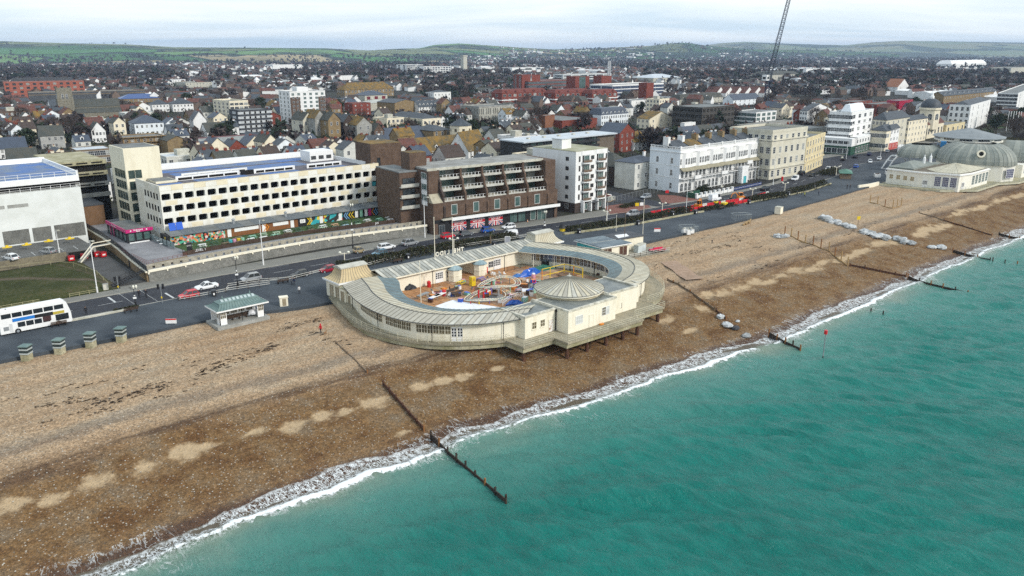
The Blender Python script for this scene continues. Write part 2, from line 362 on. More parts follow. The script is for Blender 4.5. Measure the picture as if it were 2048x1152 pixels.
def build_sea():
 xs=np.concatenate([[-3000,-800,-200,-60],np.arange(-30,150,.5),np.arange(150,300,.95),np.arange(300,460,1.9),[600,1200,5000]])
 t=np.concatenate([np.arange(-6,20,.5),np.arange(20,104,.55),[112,140,220,600,4000]])
 X,T=np.meshgrid(xs,t);Y=yw(X) - 1.4 - T
 Z=np.zeros_like(X);rs=np.random.RandomState(11);J=fbm(X*.05,Y*.05,2)*5
 for i in range(34):
  lam=1.7*1.085**i*rs.uniform(.9,1.1);th=radians(24)+rs.normal(0,.42);k=2*pi / lam
  ph=rs.uniform(0,6.28);A=.027*lam**.3
  w=np.sin((X*cos(th)+Y*sin(th))*k+ph+J*rs.uniform(.2,1))
  Z+=A*(w+.35*w*w)
 gain=.5+1.0*fbm(X*.07,Y*.07,3);sh=np.clip((T - 1) / 12,.12,1)
 far=(np.abs(X)<470) & (T<110)
 Z=Z*gain*sh*far
 # a low breaker along the edge
 Z+=.38*np.exp(-((T - 1.9 - 1.6*(fbm(X*.2,X*0+9,3) - .5)) / .9)**2)*(T<8)
 a=NT('sea_water');t_=a.attr('off');tj=a.math('ADD',t_,a.math('MULTIPLY',a.math('SUBTRACT',a.noise(.07,5),.5),14.0))
 wv=a.map((1,.35,1),(0,0,radians(-24)))
 patch=a.math('ADD',a.math('MULTIPLY',a.noise(.02,3),.5),a.math('MULTIPLY',a.noise(.7,5,.65,wv),.5))
 deep=a.ramp(patch,[(.34,(.0,.098,.080)),(.5,(.0,.138,.112)),(.66,(.002,.172,.14))])
 col=a.mix(a.rng(tj,3,24,1,0),deep,(.055,.20,.165))
 col=a.mix(a.rng(tj,-1,8,.85,0),col,(.21,.235,.18))
 col=a.mix(a.rng(a.math('ADD',t_,a.math('MULTIPLY',a.math('SUBTRACT',a.noise(.6,4),.5),2.4)),.6,2.8,.9,0),col,(.105,.072,.045))
 hz=a.math('ADD',a.noise(1.9,6,.68,wv),a.math('MULTIPLY',a.noise(.6,4,.55,wv),1.5))
 a.bump(hz,.75,.5)
 a.b.inputs['IOR'].default_value=1.33
 a.done(col,.24,.5)
 o=grid_mesh('sea',X,Y,Z+SEA_Z,a.m,{'off':T});struct(o)
 # broken water and backwash lace
 xs=np.concatenate([np.arange(-30,170,.4),np.arange(170,460,.8)]);t=np.arange(-3.6,12.01,.3)
 X,T=np.meshgrid(xs,t);Y=yw(X) - 1.4 - T;base=np.maximum(beach_z(X,Y),SEA_Z)
 e=1.6*(fbm(X*.2,X*0+9,3) - .5)
 crest=.38*np.exp(-((T - 1.9 - e) / .9)**2);Z=base+.05+np.where(T>-1,crest,0)+.12*fbm(X*1.5,Y*1.5,3)*np.exp(-((T - 2.1 - e) / 1.2)**2)
 strength=fbm(X*.045,X*0+21,3)
 edge=-1.4 - 2.0*np.clip(strength*2.4 - .75,0,1)+1.2*fbm(X*.35,X*0+5,3)
 f=NT('surf_foam');off=f.attr('off');br=f.attr('brk');ed=f.attr('edge')
 lv=f.map((1,.34,1));j=f.noise(.9,3,.5,None,0,True)
 jv=f.n.new('ShaderNodeVectorMath');jv.operation='ADD';sj=f.n.new('ShaderNodeVectorMath');sj.operation='SCALE';sj.inputs['Scale'].default_value=.45;f.l.new(j,sj.inputs[0]);f.l.new(lv,jv.inputs[0]);f.l.new(sj.outputs[0],jv.inputs[1])
 lace=f.vor(2.3,'DISTANCE_TO_EDGE','Distance',jv.outputs[0]);lace2=f.vor(.75,'DISTANCE_TO_EDGE','Distance',jv.outputs[0])
 nz=f.noise(1.4,5,.7)
 rg=lambda n_,w_:f.rng(f.math('ABSOLUTE',f.math('SUBTRACT',n_,.5)),.0,w_,1,0)
 l1=f.math('MAXIMUM',rg(f.noise(1.5,4,.6,lv,.6),.045),rg(f.noise(3.4,3,.6,lv,.4),.05));l1=f.math('MULTIPLY',l1,f.rng(nz,.34,.55))
 swz=f.math('MULTIPLY',f.rng(ed,0,.5),f.rng(off,1.4,3.4,1,0));tip=f.math('MULTIPLY',f.rng(ed,-.1,.15),f.rng(ed,.2,.9,1,0))
 brk=f.rng(f.math('ADD',br,f.math('MULTIPLY',f.math('SUBTRACT',nz,.5),1.9)),.30,.70)
 trail=f.math('MULTIPLY',rg(f.noise(.8,4,.6,lv,.8),.03),f.math('MULTIPLY',f.rng(off,1.5,9,.8,0),f.rng(f.noise(.12,4),.45,.62)))
 al=f.math('MAXIMUM',f.math('MAXIMUM',f.math('MULTIPLY',l1,f.math('MULTIPLY',swz,.95)),f.math('MULTIPLY',tip,f.math('MULTIPLY',f.rng(nz,.35,.62),.6))),f.math('MAXIMUM',f.math('MULTIPLY',brk,.95),f.math('MULTIPLY',trail,.6)))
 f.b.inputs['Alpha'].default_value=1;f.l.new(al,f.b.inputs['Alpha']);f.bump(nz,.5,.2)
 f.done((.80,.83,.83),.7,.2)
 brkv=np.exp(-((T - 2.0 - e) / (.32+1.0*strength*strength))**2)*(.35+.9*strength)
 o=grid_mesh('surf_foam',X,Y,Z,f.m,{'off':T,'brk':brkv,'edge':T - edge})
 tag(o,'white broken surf and lacy backwash along the edge of the shingle','foam',kind='stuff')
build_sea()
# ---- promenade, road, pavement
YS=[(-200,157),(60,157.2),(120,156.6),(145,153.2),(158,150),(190,147.6),(237,143.5),(270,143.2),(300,147),(330,154),(345,158),(460,150)]
YN=[(-200,170),(62,168),(100,166.4),(130,165),(146,161),(161,158.4),(187,155),(221,152.2),(259,152.6),(274,154),(300,160),(327,169),(345,178),(365,178),(395,173),(470,171)]
asphalt=M('asphalt',(.020,.022,.030),.75,(.034,.036,.044),.22,.35,.7,fine=.18)
promen=M('promenade_asphalt',(.060,.071,.083),.9,(.038,.047,.058),.09,.42,.6,fine=.16)
paving=M('pavement_slabs',(.20,.195,.17),.9,(.17,.165,.15),.4,fine=.2)
kerbst=M('kerb_stone',(.33,.32,.28),.9,fine=.15)
linew=M('road_paint',(.55,.56,.55),.8,(.3,.31,.31),1.2,.45,.75)
XS=list(range(-200,461,6))
def strip(name,f0,f1,z,mat,xs=XS,thick=0):
 b=MB()
 for x0,x1 in zip(xs,xs[1:]):
  p=[(x0,f0(x0)),(x1,f0(x1)),(x1,f1(x1)),(x0,f1(x0))]
  if thick:b.prism(p,z - thick,z,0,None,False)
  else:b.poly([(q[0],q[1],z) for q in p])
 return b.build(name,mat)
yS=lambda x:interp(YS,x);yN=lambda x:interp(YN,x);yP=lambda x:interp(YP,x)
struct(strip('promenade',yP,lambda x:yS(x) - .25,0,promen,thick=1.6))
struct(strip('road',lambda x:yS(x) - .1,lambda x:yN(x)+.1,-.11,asphalt))
struct(strip('promenade_kerb',lambda x:yS(x) - .25,yS,.02,kerbst,thick=.3))
struct(strip('pavement_kerb',yN,lambda x:yN(x)+.2,.02,kerbst,thick=.3))
PV=[(-200,5),(110,6),(165,6),(190,7),(221,1.7),(275,2),(300,4),(345,6),(470,5)]
yV=lambda x:yN(x)+.2+interp(PV,x)
struct(strip('pavement',lambda x:yN(x)+.2,yV,0,paving))
def build_ground():
 a=NT('town_ground');v=a.noise(.02,5);w=a.noise(.15,4)
 near=a.ramp(a.math('ADD',a.math('MULTIPLY',v,.5),a.math('MULTIPLY',w,.5)),[(.38,(.026,.028,.03)),(.5,(.045,.043,.038)),(.6,(.035,.04,.026)),(.7,(.06,.05,.036))])
 a.done(near,.95,.1)
 b=MB()
 for x0,x1 in zip(XS,XS[1:]):b.poly([(x0,yV(x0),-.006),(x1,yV(x1),-.006),(x1,260,-.006),(x0,260,-.006)])
 b.poly([(-200,260,-.006),(460,260,-.006),(460,12000,-.006),(-200,12000,-.006)])
 b.poly([(-9000,175,-.006),(-200,175,-.006),(-200,12000,-.006),(-9000,12000,-.006)])
 b.poly([(460,128,-.006),(14000,128,-.006),(14000,12000,-.006),(460,12000,-.006)])
 struct(b.build('town_ground',a.m))
build_ground()
def marks():
 b=MB()
 def seg(x0,x1,off,w=.14):
  for q in range(int(max(1,(x1 - x0) // 3))):
   a0=lerp(x0,x1,q / max(1,(x1 - x0) // 3));a1=lerp(x0,x1,(q+1) / max(1,(x1 - x0) // 3))
   m=lambda x:lerp(yS(x),yN(x),off)
   b.poly([(a0,m(a0) - w / 2,-.105),(a1,m(a1) - w / 2,-.105),(a1,m(a1)+w / 2,-.105),(a0,m(a0)+w / 2,-.105)])
 for x in range(-60,330,9):
  if not 41<x<52:seg(x,x+4.5,.5,.12)
 for x in range(-60,330,8):
  if x % 3:seg(x,x+5,.05,.07);seg(x,x+5,.95,.07)
 for x in (42,51.5):b.poly([(x,lerp(yS(x),yN(x),.5 if x<50 else .07),-.104),(x+.4,lerp(yS(x),yN(x),.5 if x<50 else .07),-.104),(x+.4,lerp(yS(x),yN(x),.93 if x<50 else .5),-.104),(x,lerp(yS(x),yN(x),.93 if x<50 else .5),-.104)])
 for x in (44.5,48.5):
  for k in range(14):y=lerp(yS(x),yN(x),(k+.3) / 14);b.poly([(x,y,-.104),(x+.12,y,-.104),(x+.12,y+.4,-.104),(x,y+.4,-.104)])
 struct(b.build('road_markings',linew))
marks()
def build_hills():
 a=NT('downland_fields');mp=a.map((1 / 520,1 / 900,0),(0,0,-.75))
 wob=a.n.new('ShaderNodeVectorMath');wob.operation='MULTIPLY_ADD'
 a.l.new(a.noise(.0011,3,.5,None,0,True),wob.inputs[0]);wob.inputs[1].default_value=(1.1,1.1,0);a.l.new(mp,wob.inputs[2])
 cell=a.n.new('ShaderNodeSeparateColor');a.l.new(a.vor(1.0,'F1','Color',wob.outputs[0]),cell.inputs[0])
 f=a.ramp(cell.outputs[0],[(0,(.04,.12,.03)),(.24,(.13,.235,.07)),(.44,(.17,.19,.085)),(.66,(.40,.31,.18)),(.80,(.06,.17,.045))],'CONSTANT')
 hedge=a.rng(a.vor(1.0,'DISTANCE_TO_EDGE','Distance',wob.outputs[0]),.02,.05,1,0)
 wood=a.math('MULTIPLY',a.rng(a.noise(.0016,5,.6),.53,.57),a.rng(a.noise(.012,4),.35,.5));woody=a.attr('woody')
 f=a.mix(a.math('MULTIPLY',a.noise(.006,3),.3),f,(.13,.17,.07))
 dk=a.math('MAXIMUM',a.math('MAXIMUM',hedge,wood),a.math('MULTIPLY',woody,a.rng(a.noise(.006,5),.3,.5)))
 f=a.mix(dk,f,(.024,.036,.022));a.done(f,.95,.1)
 def pale():
  p=NT('far_downland');c=p.mix(p.rng(p.noise(.0018,4),.4,.6),(.20,.20,.115),(.15,.19,.10));c=p.mix(p.math('MULTIPLY',p.rng(p.noise(.0012,5,.6),.5,.56),.9),c,(.035,.05,.035));p.done(c,.95,.1);return p.m
 def hill(name,sky,foot,span,woody,wig):
  pxs=np.linspace(sky[0][0],sky[-1][0],220);ts=np.concatenate([np.linspace(0,1,34),[1.12,1.3,1.6]])
  P_,T=np.meshgrid(pxs,ts);r0=np_i(foot,P_);d=r0+span*T
  ys=np_i(sky,P_);zr=CZ+(102 - ys) / FPX*(r0+span)*1.0
  sft=np.clip(T,0,1);prof=sft*sft*(3 - 2*sft);prof=np.where(T>1,1 - .25*(T - 1),prof)
  lat=(P_ - 1024) / FPX*d*_c
  gx,gy=lat,d
  X=gx*_ch+gy*_sh;Y=-gx*_sh+gy*_ch
  n=(fbm(X / 900,Y / 900,3) - .5);Z=zr*prof+n*wig*np.sin(np.pi*sft)*(T<1) - 1.0*(1 - prof)
  struct(grid_mesh(name,X,Y,Z,pale() if name=='distant_downs' else a.m,{'woody':np.clip((fbm(X / 700,Y / 700,3) - .5)*4+woody,0,1)}))
  return lambda px,t:None
 hill('downland_hills',[(-420,98),(-200,90),(0,84),(70,86),(140,88),(260,90),(350,95),(500,96),(650,97),(740,101),(800,97.5),(840,97),(870,90.5),(920,88),(1000,93),(1060,97),(1110,99.5),(1200,97),(1330,92),(1400,92),(1480,101),(1560,108)],[(-420,3200),(400,3100),(760,3300),(900,3900),(1560,4600)],2300,-.25,50)
 hill('wooded_hill',[(1080,113),(1180,106),(1300,93),(1340,88),(1372,87),(1420,93),(1500,99),(1620,100),(1700,103),(1800,108)],[(1080,4300),(1800,4900)],1500,.9,40)
 hill('distant_downs',[(1250,104),(1400,93),(1440,87.5),(1490,85),(1560,88),(1640,91),(1690,91.5),(1740,86.5),(1800,83.5),(1900,85),(2048,87),(2300,86),(2700,95)],[(1250,6900),(1500,6400),(2700,6200)],2900,-.1,70)
build_hills()
def build_haze():
 m=bpy.data.materials.new('haze');m.use_nodes=True;nt=m.node_tree;nt.nodes.clear()
 o=nt.nodes.new('ShaderNodeOutputMaterial');v=nt.nodes.new('ShaderNodeVolumePrincipled')
 v.inputs['Color'].default_value=(.55,.72,.98,1);v.inputs['Density'].default_value=7.0e-5;v.inputs['Anisotropy'].default_value=.1
 nt.links.new(v.outputs[0],o.inputs['Volume'])
 b=MB();b.box(-9500,14500,-4500,12500,-14,190);h=b.build('haze',m)
 tag(h,'thin blue winter haze over town and hills','haze',kind='stuff')
build_haze()
# ------------------------------------------------------------------ the lido on its deck
def part(b,name,mats,root,smooth=False):
 l=root.location;b.v=[(p[0] - l.x,p[1] - l.y,p[2] - l.z) for p in b.v]
 return b.build(name,mats,root,smooth=smooth)
def place(name,me,root,x,y,z,rz=0):
 l=root.location;return link(name,me,root,(x - l.x,y - l.y,z - l.z),rz)
def catmull(pts,n):
 P=[Vector(p).to_3d() for p in pts];P=[P[0]*2 - P[1]]+P+[P[-1]*2 - P[-2]];out=[]
 for i in range(1,len(P) - 2):
  for k in range(24):
   t=k / 24;a,b,c,d=P[i - 1:i+3]
   out.append(.5*((2*b)+(c - a)*t+(2*a - 5*b+4*c - d)*t*t+(3*b - a - 3*c+d)*t**3))
 out.append(P[-2]);L=[0]
 for p,q in zip(out,out[1:]):L.append(L[-1]+(q - p).length)
 r=[];j=0
 for i in range(n+1):
  s=L[-1]*i / n
  while j<len(L) - 2 and L[j+1]<s:j+=1
  f=(s - L[j]) / max(1e-9,L[j+1] - L[j]);p=out[j].lerp(out[j+1],f);r.append((p.x,p.y))
 return r
def win_mesh(w,h,nx=2,nz=2,fr=.07,mf=None,mg=None,dp=.06,key=None,side='S',sill=False,bar=.05):
 # a window: proud frame and bars round recessed panes; its outer face looks to -y (S) or -x (W)
 k=('win',round(w,2),round(h,2),nx,nz,fr,(mf or wmetal).name,(mg or glass).name,dp,side,sill)
 if k in MC:return MC[k]
 b=MB();x0,x1=-w / 2,w / 2
 b.box(x0,x1,-.02,.05,0,h,1)
 for a,c2,z0,z1 in ((x0 - fr,x0,-fr,h+fr),(x1,x1+fr,-fr,h+fr),(x0,x1,-fr,0),(x0,x1,h,h+fr)):b.box(a,c2,-dp,.05,z0,z1,0)
 for i in range(1,nx):x=lerp(x0,x1,i / nx);b.box(x - bar / 2,x+bar / 2,-dp*.8,-.02,0,h,0)
 for i in range(1,nz):z=h*i / nz;b.box(x0,x1,-dp*.7,-.02,z - bar / 2,z+bar / 2,0)
 if sill:b.box(x0 - .12,x1+.12,-.16,.02,-fr - .1,-fr,0)
 if side=='W':b.v=[(p[1],-p[0],p[2]) for p in b.v]
 MC[k]=b.mesh('window',[mf or wmetal,mg or glass]);return MC[k]
def door_mesh(w,h,mf,mp,side='S',panes=0):
 k=('door',w,h,mf.name,mp.name,side,panes)
 if k in MC:return MC[k]
 b=MB();b.box(-w / 2,w / 2,-.04,.05,0,h,1)
 for a,c2,z0,z1 in ((-w / 2 - .08,-w / 2,0,h+.08),(w / 2,w / 2+.08,0,h+.08),(-w / 2,w / 2,h,h+.08)):b.box(a,c2,-.08,.05,z0,z1,0)
 if w>1.4:b.box(-.03,.03,-.06,-.04,0,h,0)
 if panes:
  n=2 if w>1.4 else 1
  for i in range(n*2):
   xx=lerp(-w / 2,w / 2,(i+.5) / (n*2));ww=w / (n*2)*.36
   for zz in (.45,.64,.83):b.box(xx - ww,xx+ww,-.05,-.04,h*zz - h*.075,h*zz+h*.075,2)
 if side=='W':b.v=[(p[1],-p[0],p[2]) for p in b.v]
 MC[k]=b.mesh('door',[mf,mp,glass]);return MC[k]
def txt(name,body,size,loc,rot,mat,parent=None,ext=.02,align='CENTER',bold=0.0,sx=1):
 c=bpy.data.curves.new(name,'FONT');c.body=body;c.size=size;c.extrude=ext;c.align_x=align;c.align_y='CENTER';c.offset=bold
 c.materials.append(mat);k=('txt',body,size,ext,bold,align)
 if k not in MC:
  tmp=bpy.data.objects.new(name,c);COL.objects.link(tmp);dg=bpy.context.evaluated_depsgraph_get();MC[k]=bpy.data.meshes.new_from_object(tmp.evaluated_get(dg));bpy.data.objects.remove(tmp);MC[k].name=name
  MC[k].materials.clear()
 me=MC[k]
 if len(me.materials)==0 or me.materials[0] !=mat:me=me.copy();me.materials.clear();me.materials.append(mat)
 o=bpy.data.objects.new(name,me);COL.objects.link(o)
 if parent:o.parent=parent;l=parent.location;loc=(loc[0] - l.x,loc[1] - l.y,loc[2] - l.z)
 o.location=loc;o.rotation_euler=rot;o.scale=(sx,1,1);return o
FS=(pi / 2,0,0);FW=(pi / 2,0,-pi / 2);FN=(pi / 2,0,pi)
def railing(name,pts,z,root,mat,h=1.1,rails=3,step=1.9,r=.035):
 b=MB()
 for (x0,y0),(x1,y1) in zip(pts,pts[1:]):
  L=hypot(x1 - x0,y1 - y0);n=max(1,round(L / step))
  for k in range(n):b.bar((lerp(x0,x1,k / n),lerp(y0,y1,k / n),z),(lerp(x0,x1,k / n),lerp(y0,y1,k / n),z+h),r*1.25)
  for q in range(rails):zz=z+h*(q+1) / rails;b.bar((x0,y0,zz),(x1,y1,zz),r)
 b.bar((pts[-1][0],pts[-1][1],z),(pts[-1][0],pts[-1][1],z+h),r*1.25)
 return part(b,name,mat,root) if root else b.build(name,mat)
rp_tones=[M('roof_sheet_a',(.56,.53,.43),.75,(.46,.425,.33),.5,fine=.06),M('roof_sheet_b',(.52,.49,.39),.75,(.42,.39,.30),.6,fine=.06),M('roof_sheet_c',(.56,.52,.41),.7,(.46,.41,.30),.4,fine=.06)]
rp_grey=[M('roof_sheet_d',(.46,.435,.365),.75,(.37,.345,.285),.6,fine=.06),M('roof_sheet_e',(.42,.395,.33),.75,(.34,.32,.265),.5,fine=.06),M('roof_sheet_f',(.52,.51,.45),.7,(.38,.365,.31),.7,fine=.06)]
can_t=[M('canopy_sheet_a',(.13,.20,.225),.5,(.09,.14,.165),.5),M('canopy_sheet_b',(.155,.235,.26),.5,(.10,.16,.185),.6),M('canopy_sheet_c',(.30,.38,.39),.5,(.14,.21,.24),.8)]
seam_m=M('roof_seam',(.19,.18,.145),.8)
LI=thing('lido_building','cream horseshoe lido with metal roofs and open court, on a concrete deck over the beach','lido',(102,112,0))
def panel(A,B,C,D,mats,root,name='roof_panel'):
 # one roof sheet (A,B at the eave, C,D above) with a rolled seam down one side
 b=MB();A,B,C,D=map(Vector,(A,B,C,D));n=(B - A).cross(D - A);n.normalize()
 if n.z<0:n=-n
 th=n*.05;V=[tuple(p) for p in (A,B,C,D,A+th,B+th,C+th,D+th)]
 b.add(V,[(4,5,6,7),(0,1,5,4),(1,2,6,5),(2,3,7,6),(3,0,4,7)],0)
 e=(B - A).normalized()*.07;s=n*.11
 b.add([tuple(p) for p in (A+th,A+e+th,D+e+th,D+th,A+s,A+e+s,D+e+s,D+s)],[(4,5,6,7),(0,1,5,4),(1,2,6,5),(3,0,4,7)],1)
 for f in range(len(b.f)):
  v=[Vector(b.v[i]) for i in b.f[f][:3]]
 return part(b,name,[mats,seam_m],root)
def build_lido():
 EW=[(74.6,131.5),(73.3,127.5),(71.6,122),(70.6,116),(70.6,111),(71.6,106),(73.6,102.3),(76.3,99.3),(80.3,96.3),(84,94.7),(87.2,93.8)]
 IW=[(86.2,131.5),(84.2,126.5),(81.5,122),(79.6,117),(79.4,112),(80.4,107.8),(83.2,104.2),(87.5,101.6),(91.5,100.2),(96,98.8)]
 N=46;E0=catmull(EW,N);I0=catmull(IW,N);CXM=101.9
 mir=lambda p:(2*CXM - p[0],p[1]);lp=lambda a,b,t:(lerp(a[0],b[0],t),lerp(a[1],b[1],t))
 v3=lambda p,z:(p[0],p[1],z);rnd=random.Random(3)
 for side in (0,1):
  wo=MB();wi=MB()
  for i in range(N):
   e0,e1,i0,i1=E0[i],E0[i+1],I0[i],I0[i+1]
   if side:e0,e1,i0,i1=mir(e1),mir(e0),mir(i1),mir(i0)
   q=[[v3(lp(a,c2,t),z) for t,z in ((0,3.7),(.36,4.38),(.67,4.08),(1,3.62))] for a,c2 in ((e0,i0),(e1,i1))]
   px=px_of(*q[0][0])[0];streaky=side==0 and 880<px<1010
   panel(q[0][0],q[1][0],q[1][1],q[0][1],(rp_grey[2] if streaky and i % 2 else (rp_grey if side==0 else rp_tones)[rnd.choice((0,1,1,0,2) if side else (0,1))]),LI)
   panel(q[0][1],q[1][1],q[1][2],q[0][2],(rp_tones[rnd.choice((0,2,2))] if side==0 else rp_tones[rnd.choice((0,1,0))]),LI)
   panel(q[0][2],q[1][2],q[1][3],q[0][3],can_t[rnd.choice((0,0,1)) if not (side==0 and i>30 and i % 2) else 2],LI,'canopy_panel')
   a,c2=lp(e0,i0,.1),lp(e1,i1,.1);wo.quad(v3(a,.3),v3(c2,.3),v3(c2,3.72),v3(a,3.72))
   a2,b2=lp(e0,i0,.085),lp(e1,i1,.085);wo.quad(v3(a2,.3),v3(b2,.3),v3(b2,.5),v3(a2,.5),1)
   g,h=lp(e0,i0,.80),lp(e1,i1,.80);wi.quad(v3(g,.3),v3(h,.3),v3(h,3.85),v3(g,3.85))
   L=hypot(c2[0] - a[0],c2[1] - a[1]);ang=math.atan2(c2[1] - a[1],c2[0] - a[0]);mx,my=(a[0]+c2[0]) / 2,(a[1]+c2[1]) / 2
   p=px_of(mx,my,2.2)[0]
   if side==0 and (722<p<764 or 770<p<823 or 829<p<900):
    place('window',win_mesh(.9,1.35,2,2,.05,lido_cream,M('brown_lattice_glass',(.09,.075,.045),.4,(.15,.125,.08),1.5)),LI,mx,my,1.75,ang)
   if side==0 and 905<p<925:place('door',door_mesh(.85,2.7,lido_cream,whitep,'S',1),LI,mx,my,.3,ang)
   if side==1 and 8<i<14 and i % 3:place('window',win_mesh(.9,1.35,2,2,.05,lido_cream,glass),LI,mx,my,1.75,ang)
   L2=hypot(h[0] - g[0],h[1] - g[1]);ang=math.atan2(h[1] - g[1],h[0] - g[0])+pi;mx,my=(g[0]+h[0]) / 2,(g[1]+h[1]) / 2
   if side==1 and i>3 or side==0 and 2<i<30:
    place('window',win_mesh(round(L2 - .12,1),1.5,2,2,.06,whitep,glass if i % 5 else M('amber_glass',(.20,.13,.04),.3)),LI,mx,my,1.45,ang)  # every fifth window has an amber pane
   if side==1 and i % 7==0:
    b=MB();b.bar(v3(lp(e0,i0,.97),.3),v3(lp(e0,i0,.97),3.45),.1,0,6);part(b,'canopy_post',black,LI)
   elif i % 5==0:b=MB();b.bar(v3(lp(e0,i0,.97),.3),v3(lp(e0,i0,.97),3.45),.07,0,6);part(b,'canopy_post',lido_cream,LI)
  for k in (5,18,30,42):
   a=lp(E0[k],I0[k],.06);a=mir(a) if side else a;b=MB();b.bar(v3(a,.3),v3(a,3.7),.06,0,6);part(b,'downpipe',black,LI)
  for t,z,nm in ((0,3.66,'gutter'),(1,3.57,'inner_gutter'),(.36,4.45,'ridge_cap')):
   b=MB();pts=[lp(a,c2,t) for a,c2 in zip(E0,I0)];pts=[mir(p) for p in pts] if side else pts
   b.path([v3(p,z) for p in pts],.08,0,4);part(b,nm,darkroof if t==0 or t==.36 else lido_cream,LI)
  part(wo,'outer_wall',[lido_cream,M('stained_base',(.45,.40,.28),.9)],LI);part(wi,'inner_wall',lido_cream,LI)
 # deck, its edge beam, rail and piles
 DW=[(74.4,137),(72.3,130),(70.2,122),(69.4,116),(70.0,110.6),(71.5,106),(73.7,102.2),(77,98.8),(80.8,96.2),(83.9,94.7)]
 DE=[(118.6,92.6),(122.5,92.6),(127.5,95.2),(132,100),(135,106),(136.3,113),(135.6,121),(132.5,128),(131,137)]
 dw=catmull(DW,26);de=catmull(DE,26)
 front=[(83.9,90.3),(90.8,90.1),(90.8,86.9),(110.0,86.3),(110.0,88.6),(118.6,88.3)]
 out=dw+front+de
 b=MB();b.prism(out,-.05,.3);part(b,'deck',M('deck_boards',(.33,.29,.21),.9,(.22,.20,.14),.5,streak=(1,.15,1),fine=.2),LI)
 b=MB()
 ins=[(p[0]+(102 - p[0])*.008,p[1]+(112 - p[1])*.012) for p in out]
 b.prism(ins,-.85,-.05,0,None,True);part(b,'edge_beam',mossy,LI)
 railing('railing',[dw[k] for k in range(4,27,2)]+front+[de[k] for k in range(0,24,2)],.3,LI,M('weathered_rail',(.62,.58,.45),.7,(.42,.38,.26),2))
 for x,y in [(84.8,91.3),(91.8,88),(96.5,87.8),(101.2,87.6),(105.5,87.4),(109.3,87.2),(117.8,89.2),(79.5,98.5),(74.5,104.5),(71.6,111),(86,96),(92,95),(99,95),(106,95),(113,95),(120,95),(126,98),(131,104),(134,111),(134,119),(76,112),(84,105),(95,104),(108,104),(120,104),(126,112)]:
  zb=bz(x,y);b=MB();b.bar((x,y,zb - .5),(x,y,-.8),.22,0,8);b.bar((x,y,zb - .4),(x,y,zb+1.3),.36,0,8);part(b,'pile',rust,LI)
 b=MB()
 for xa,xb in zip((84.8,91.8,96.5,101.2,105.5),(91.8,96.5,101.2,105.5,109.3)):
  ya=91.3 if xa<90 else 88;b.bar((xa,ya,-3.2),(xb,88,-.9),.05);b.bar((xa,ya,-.9),(xb,88,-3.2),.05)
 part(b,'brace',rust,LI)
 # north range between the two pavilions
 y0,yr,yb=129.6,133.4,137.6
 k1=at(903,558,.35);k2=at(958,548,.35);ox0,ox1=k1[0]+1.4,k2[0] - 1.0
 b=MB();b.box(83.5,ox0,130.3,137,.3,3.75);b.box(ox1,125,130.3,137,.3,3.75);b.box(ox0,ox1,130.3,137,3.0,3.75);part(b,'north_range_wall',lido_cream,LI)
 n=44
 for i in range(n):
  x0,x1=lerp(83,125.5,i / n),lerp(83,125.5,(i+1) / n)
  panel((x0,y0,3.72),(x1,y0,3.72),(x1,yr,4.75),(x0,yr,4.75),rp_grey[2] if i % 3==0 else M('roof_sheet_g',(.38,.385,.35),.75,(.24,.245,.22),.6,fine=.12),LI,'north_roof_sheet')
 b=MB();b.quad((125.5,yr,4.78),(83,yr,4.78),(83,yb,3.72),(125.5,yb,3.72));b.quad((83,yr,4.7),(125.5,yr,4.7),(125.5,yb,3.64),(83,yb,3.64));part(b,'north_roof_back',rp_grey[0],LI)
 b=MB();b.box(83,125.5,y0 - .1,y0+.06,3.45,3.7);part(b,'fascia',lido_cream,LI)
 for px,py,kind in [(864,554,'d'),(882.5,549,'w'),(970.5,532,'w'),(986,530,'d')]:
  x=at(px,py,1)[0]
  if kind=='d':place('door',door_mesh(1.9,2.4,whitep,whitep,'S',1),LI,x,130.3,.3)
  else:place('window',win_mesh(1.4,1.3,3,2,.07,whitep),LI,x,130.3,1.1)
 for kx,ky in (k1,k2):
  b=MB();b.lathe([(1.55,.3),(1.55,2.75)],kx,129.6,8,0);b.lathe([(1.62,1.5),(1.62,1.62)],kx,129.6,8,0);part(b,'kiosk_wall',lido_cream,LI)
  b=MB();b.lathe([(1.7,2.75),(1.7,2.9),(1.0,3.35),(.05,3.6)],kx,129.6,8,0);part(b,'kiosk_roof',can_t[2],LI)
 # pavilions with swept roofs at both ends
 for cx,cy in ((79.5,136.4),(128.9,133.0)):
  b=MB();b.box(cx - 4.2,cx+4.2,cy - 2.6,cy+2.8,.0,3.3);part(b,'pavilion_wall',lido_cream,LI)
  b=MB();b.box(cx - 4.75,cx+4.75,cy - 3.1,cy+3.3,3.3,3.62);part(b,'pavilion_cornice',whitep,LI)
  prof=[(4.65,3.0,3.62),(3.9,2.3,4.05),(3.35,1.75,4.7),(3.05,1.45,5.4),(2.95,1.35,5.85)]
  b=MB();s_=MB()
  for (a,d,z),(a2,d2,z2) in zip(prof,prof[1:]):
   c0=[(cx - a,cy - d+.1,z),(cx+a,cy - d+.1,z),(cx+a,cy+d+.1,z),(cx - a,cy+d+.1,z)];c1=[(cx - a2,cy - d2+.1,z2),(cx+a2,cy - d2+.1,z2),(cx+a2,cy+d2+.1,z2),(cx - a2,cy+d2+.1,z2)]
   for k in range(4):
    b.quad(c0[k],c0[(k+1) % 4],c1[(k+1) % 4],c1[k]);m_=12 if k % 2==0 else 6
    for j in range(m_+1):
     A=Vector(c0[k]).lerp(Vector(c0[(k+1) % 4]),j / m_);B=Vector(c1[k]).lerp(Vector(c1[(k+1) % 4]),j / m_);s_.bar(A,B,.045)
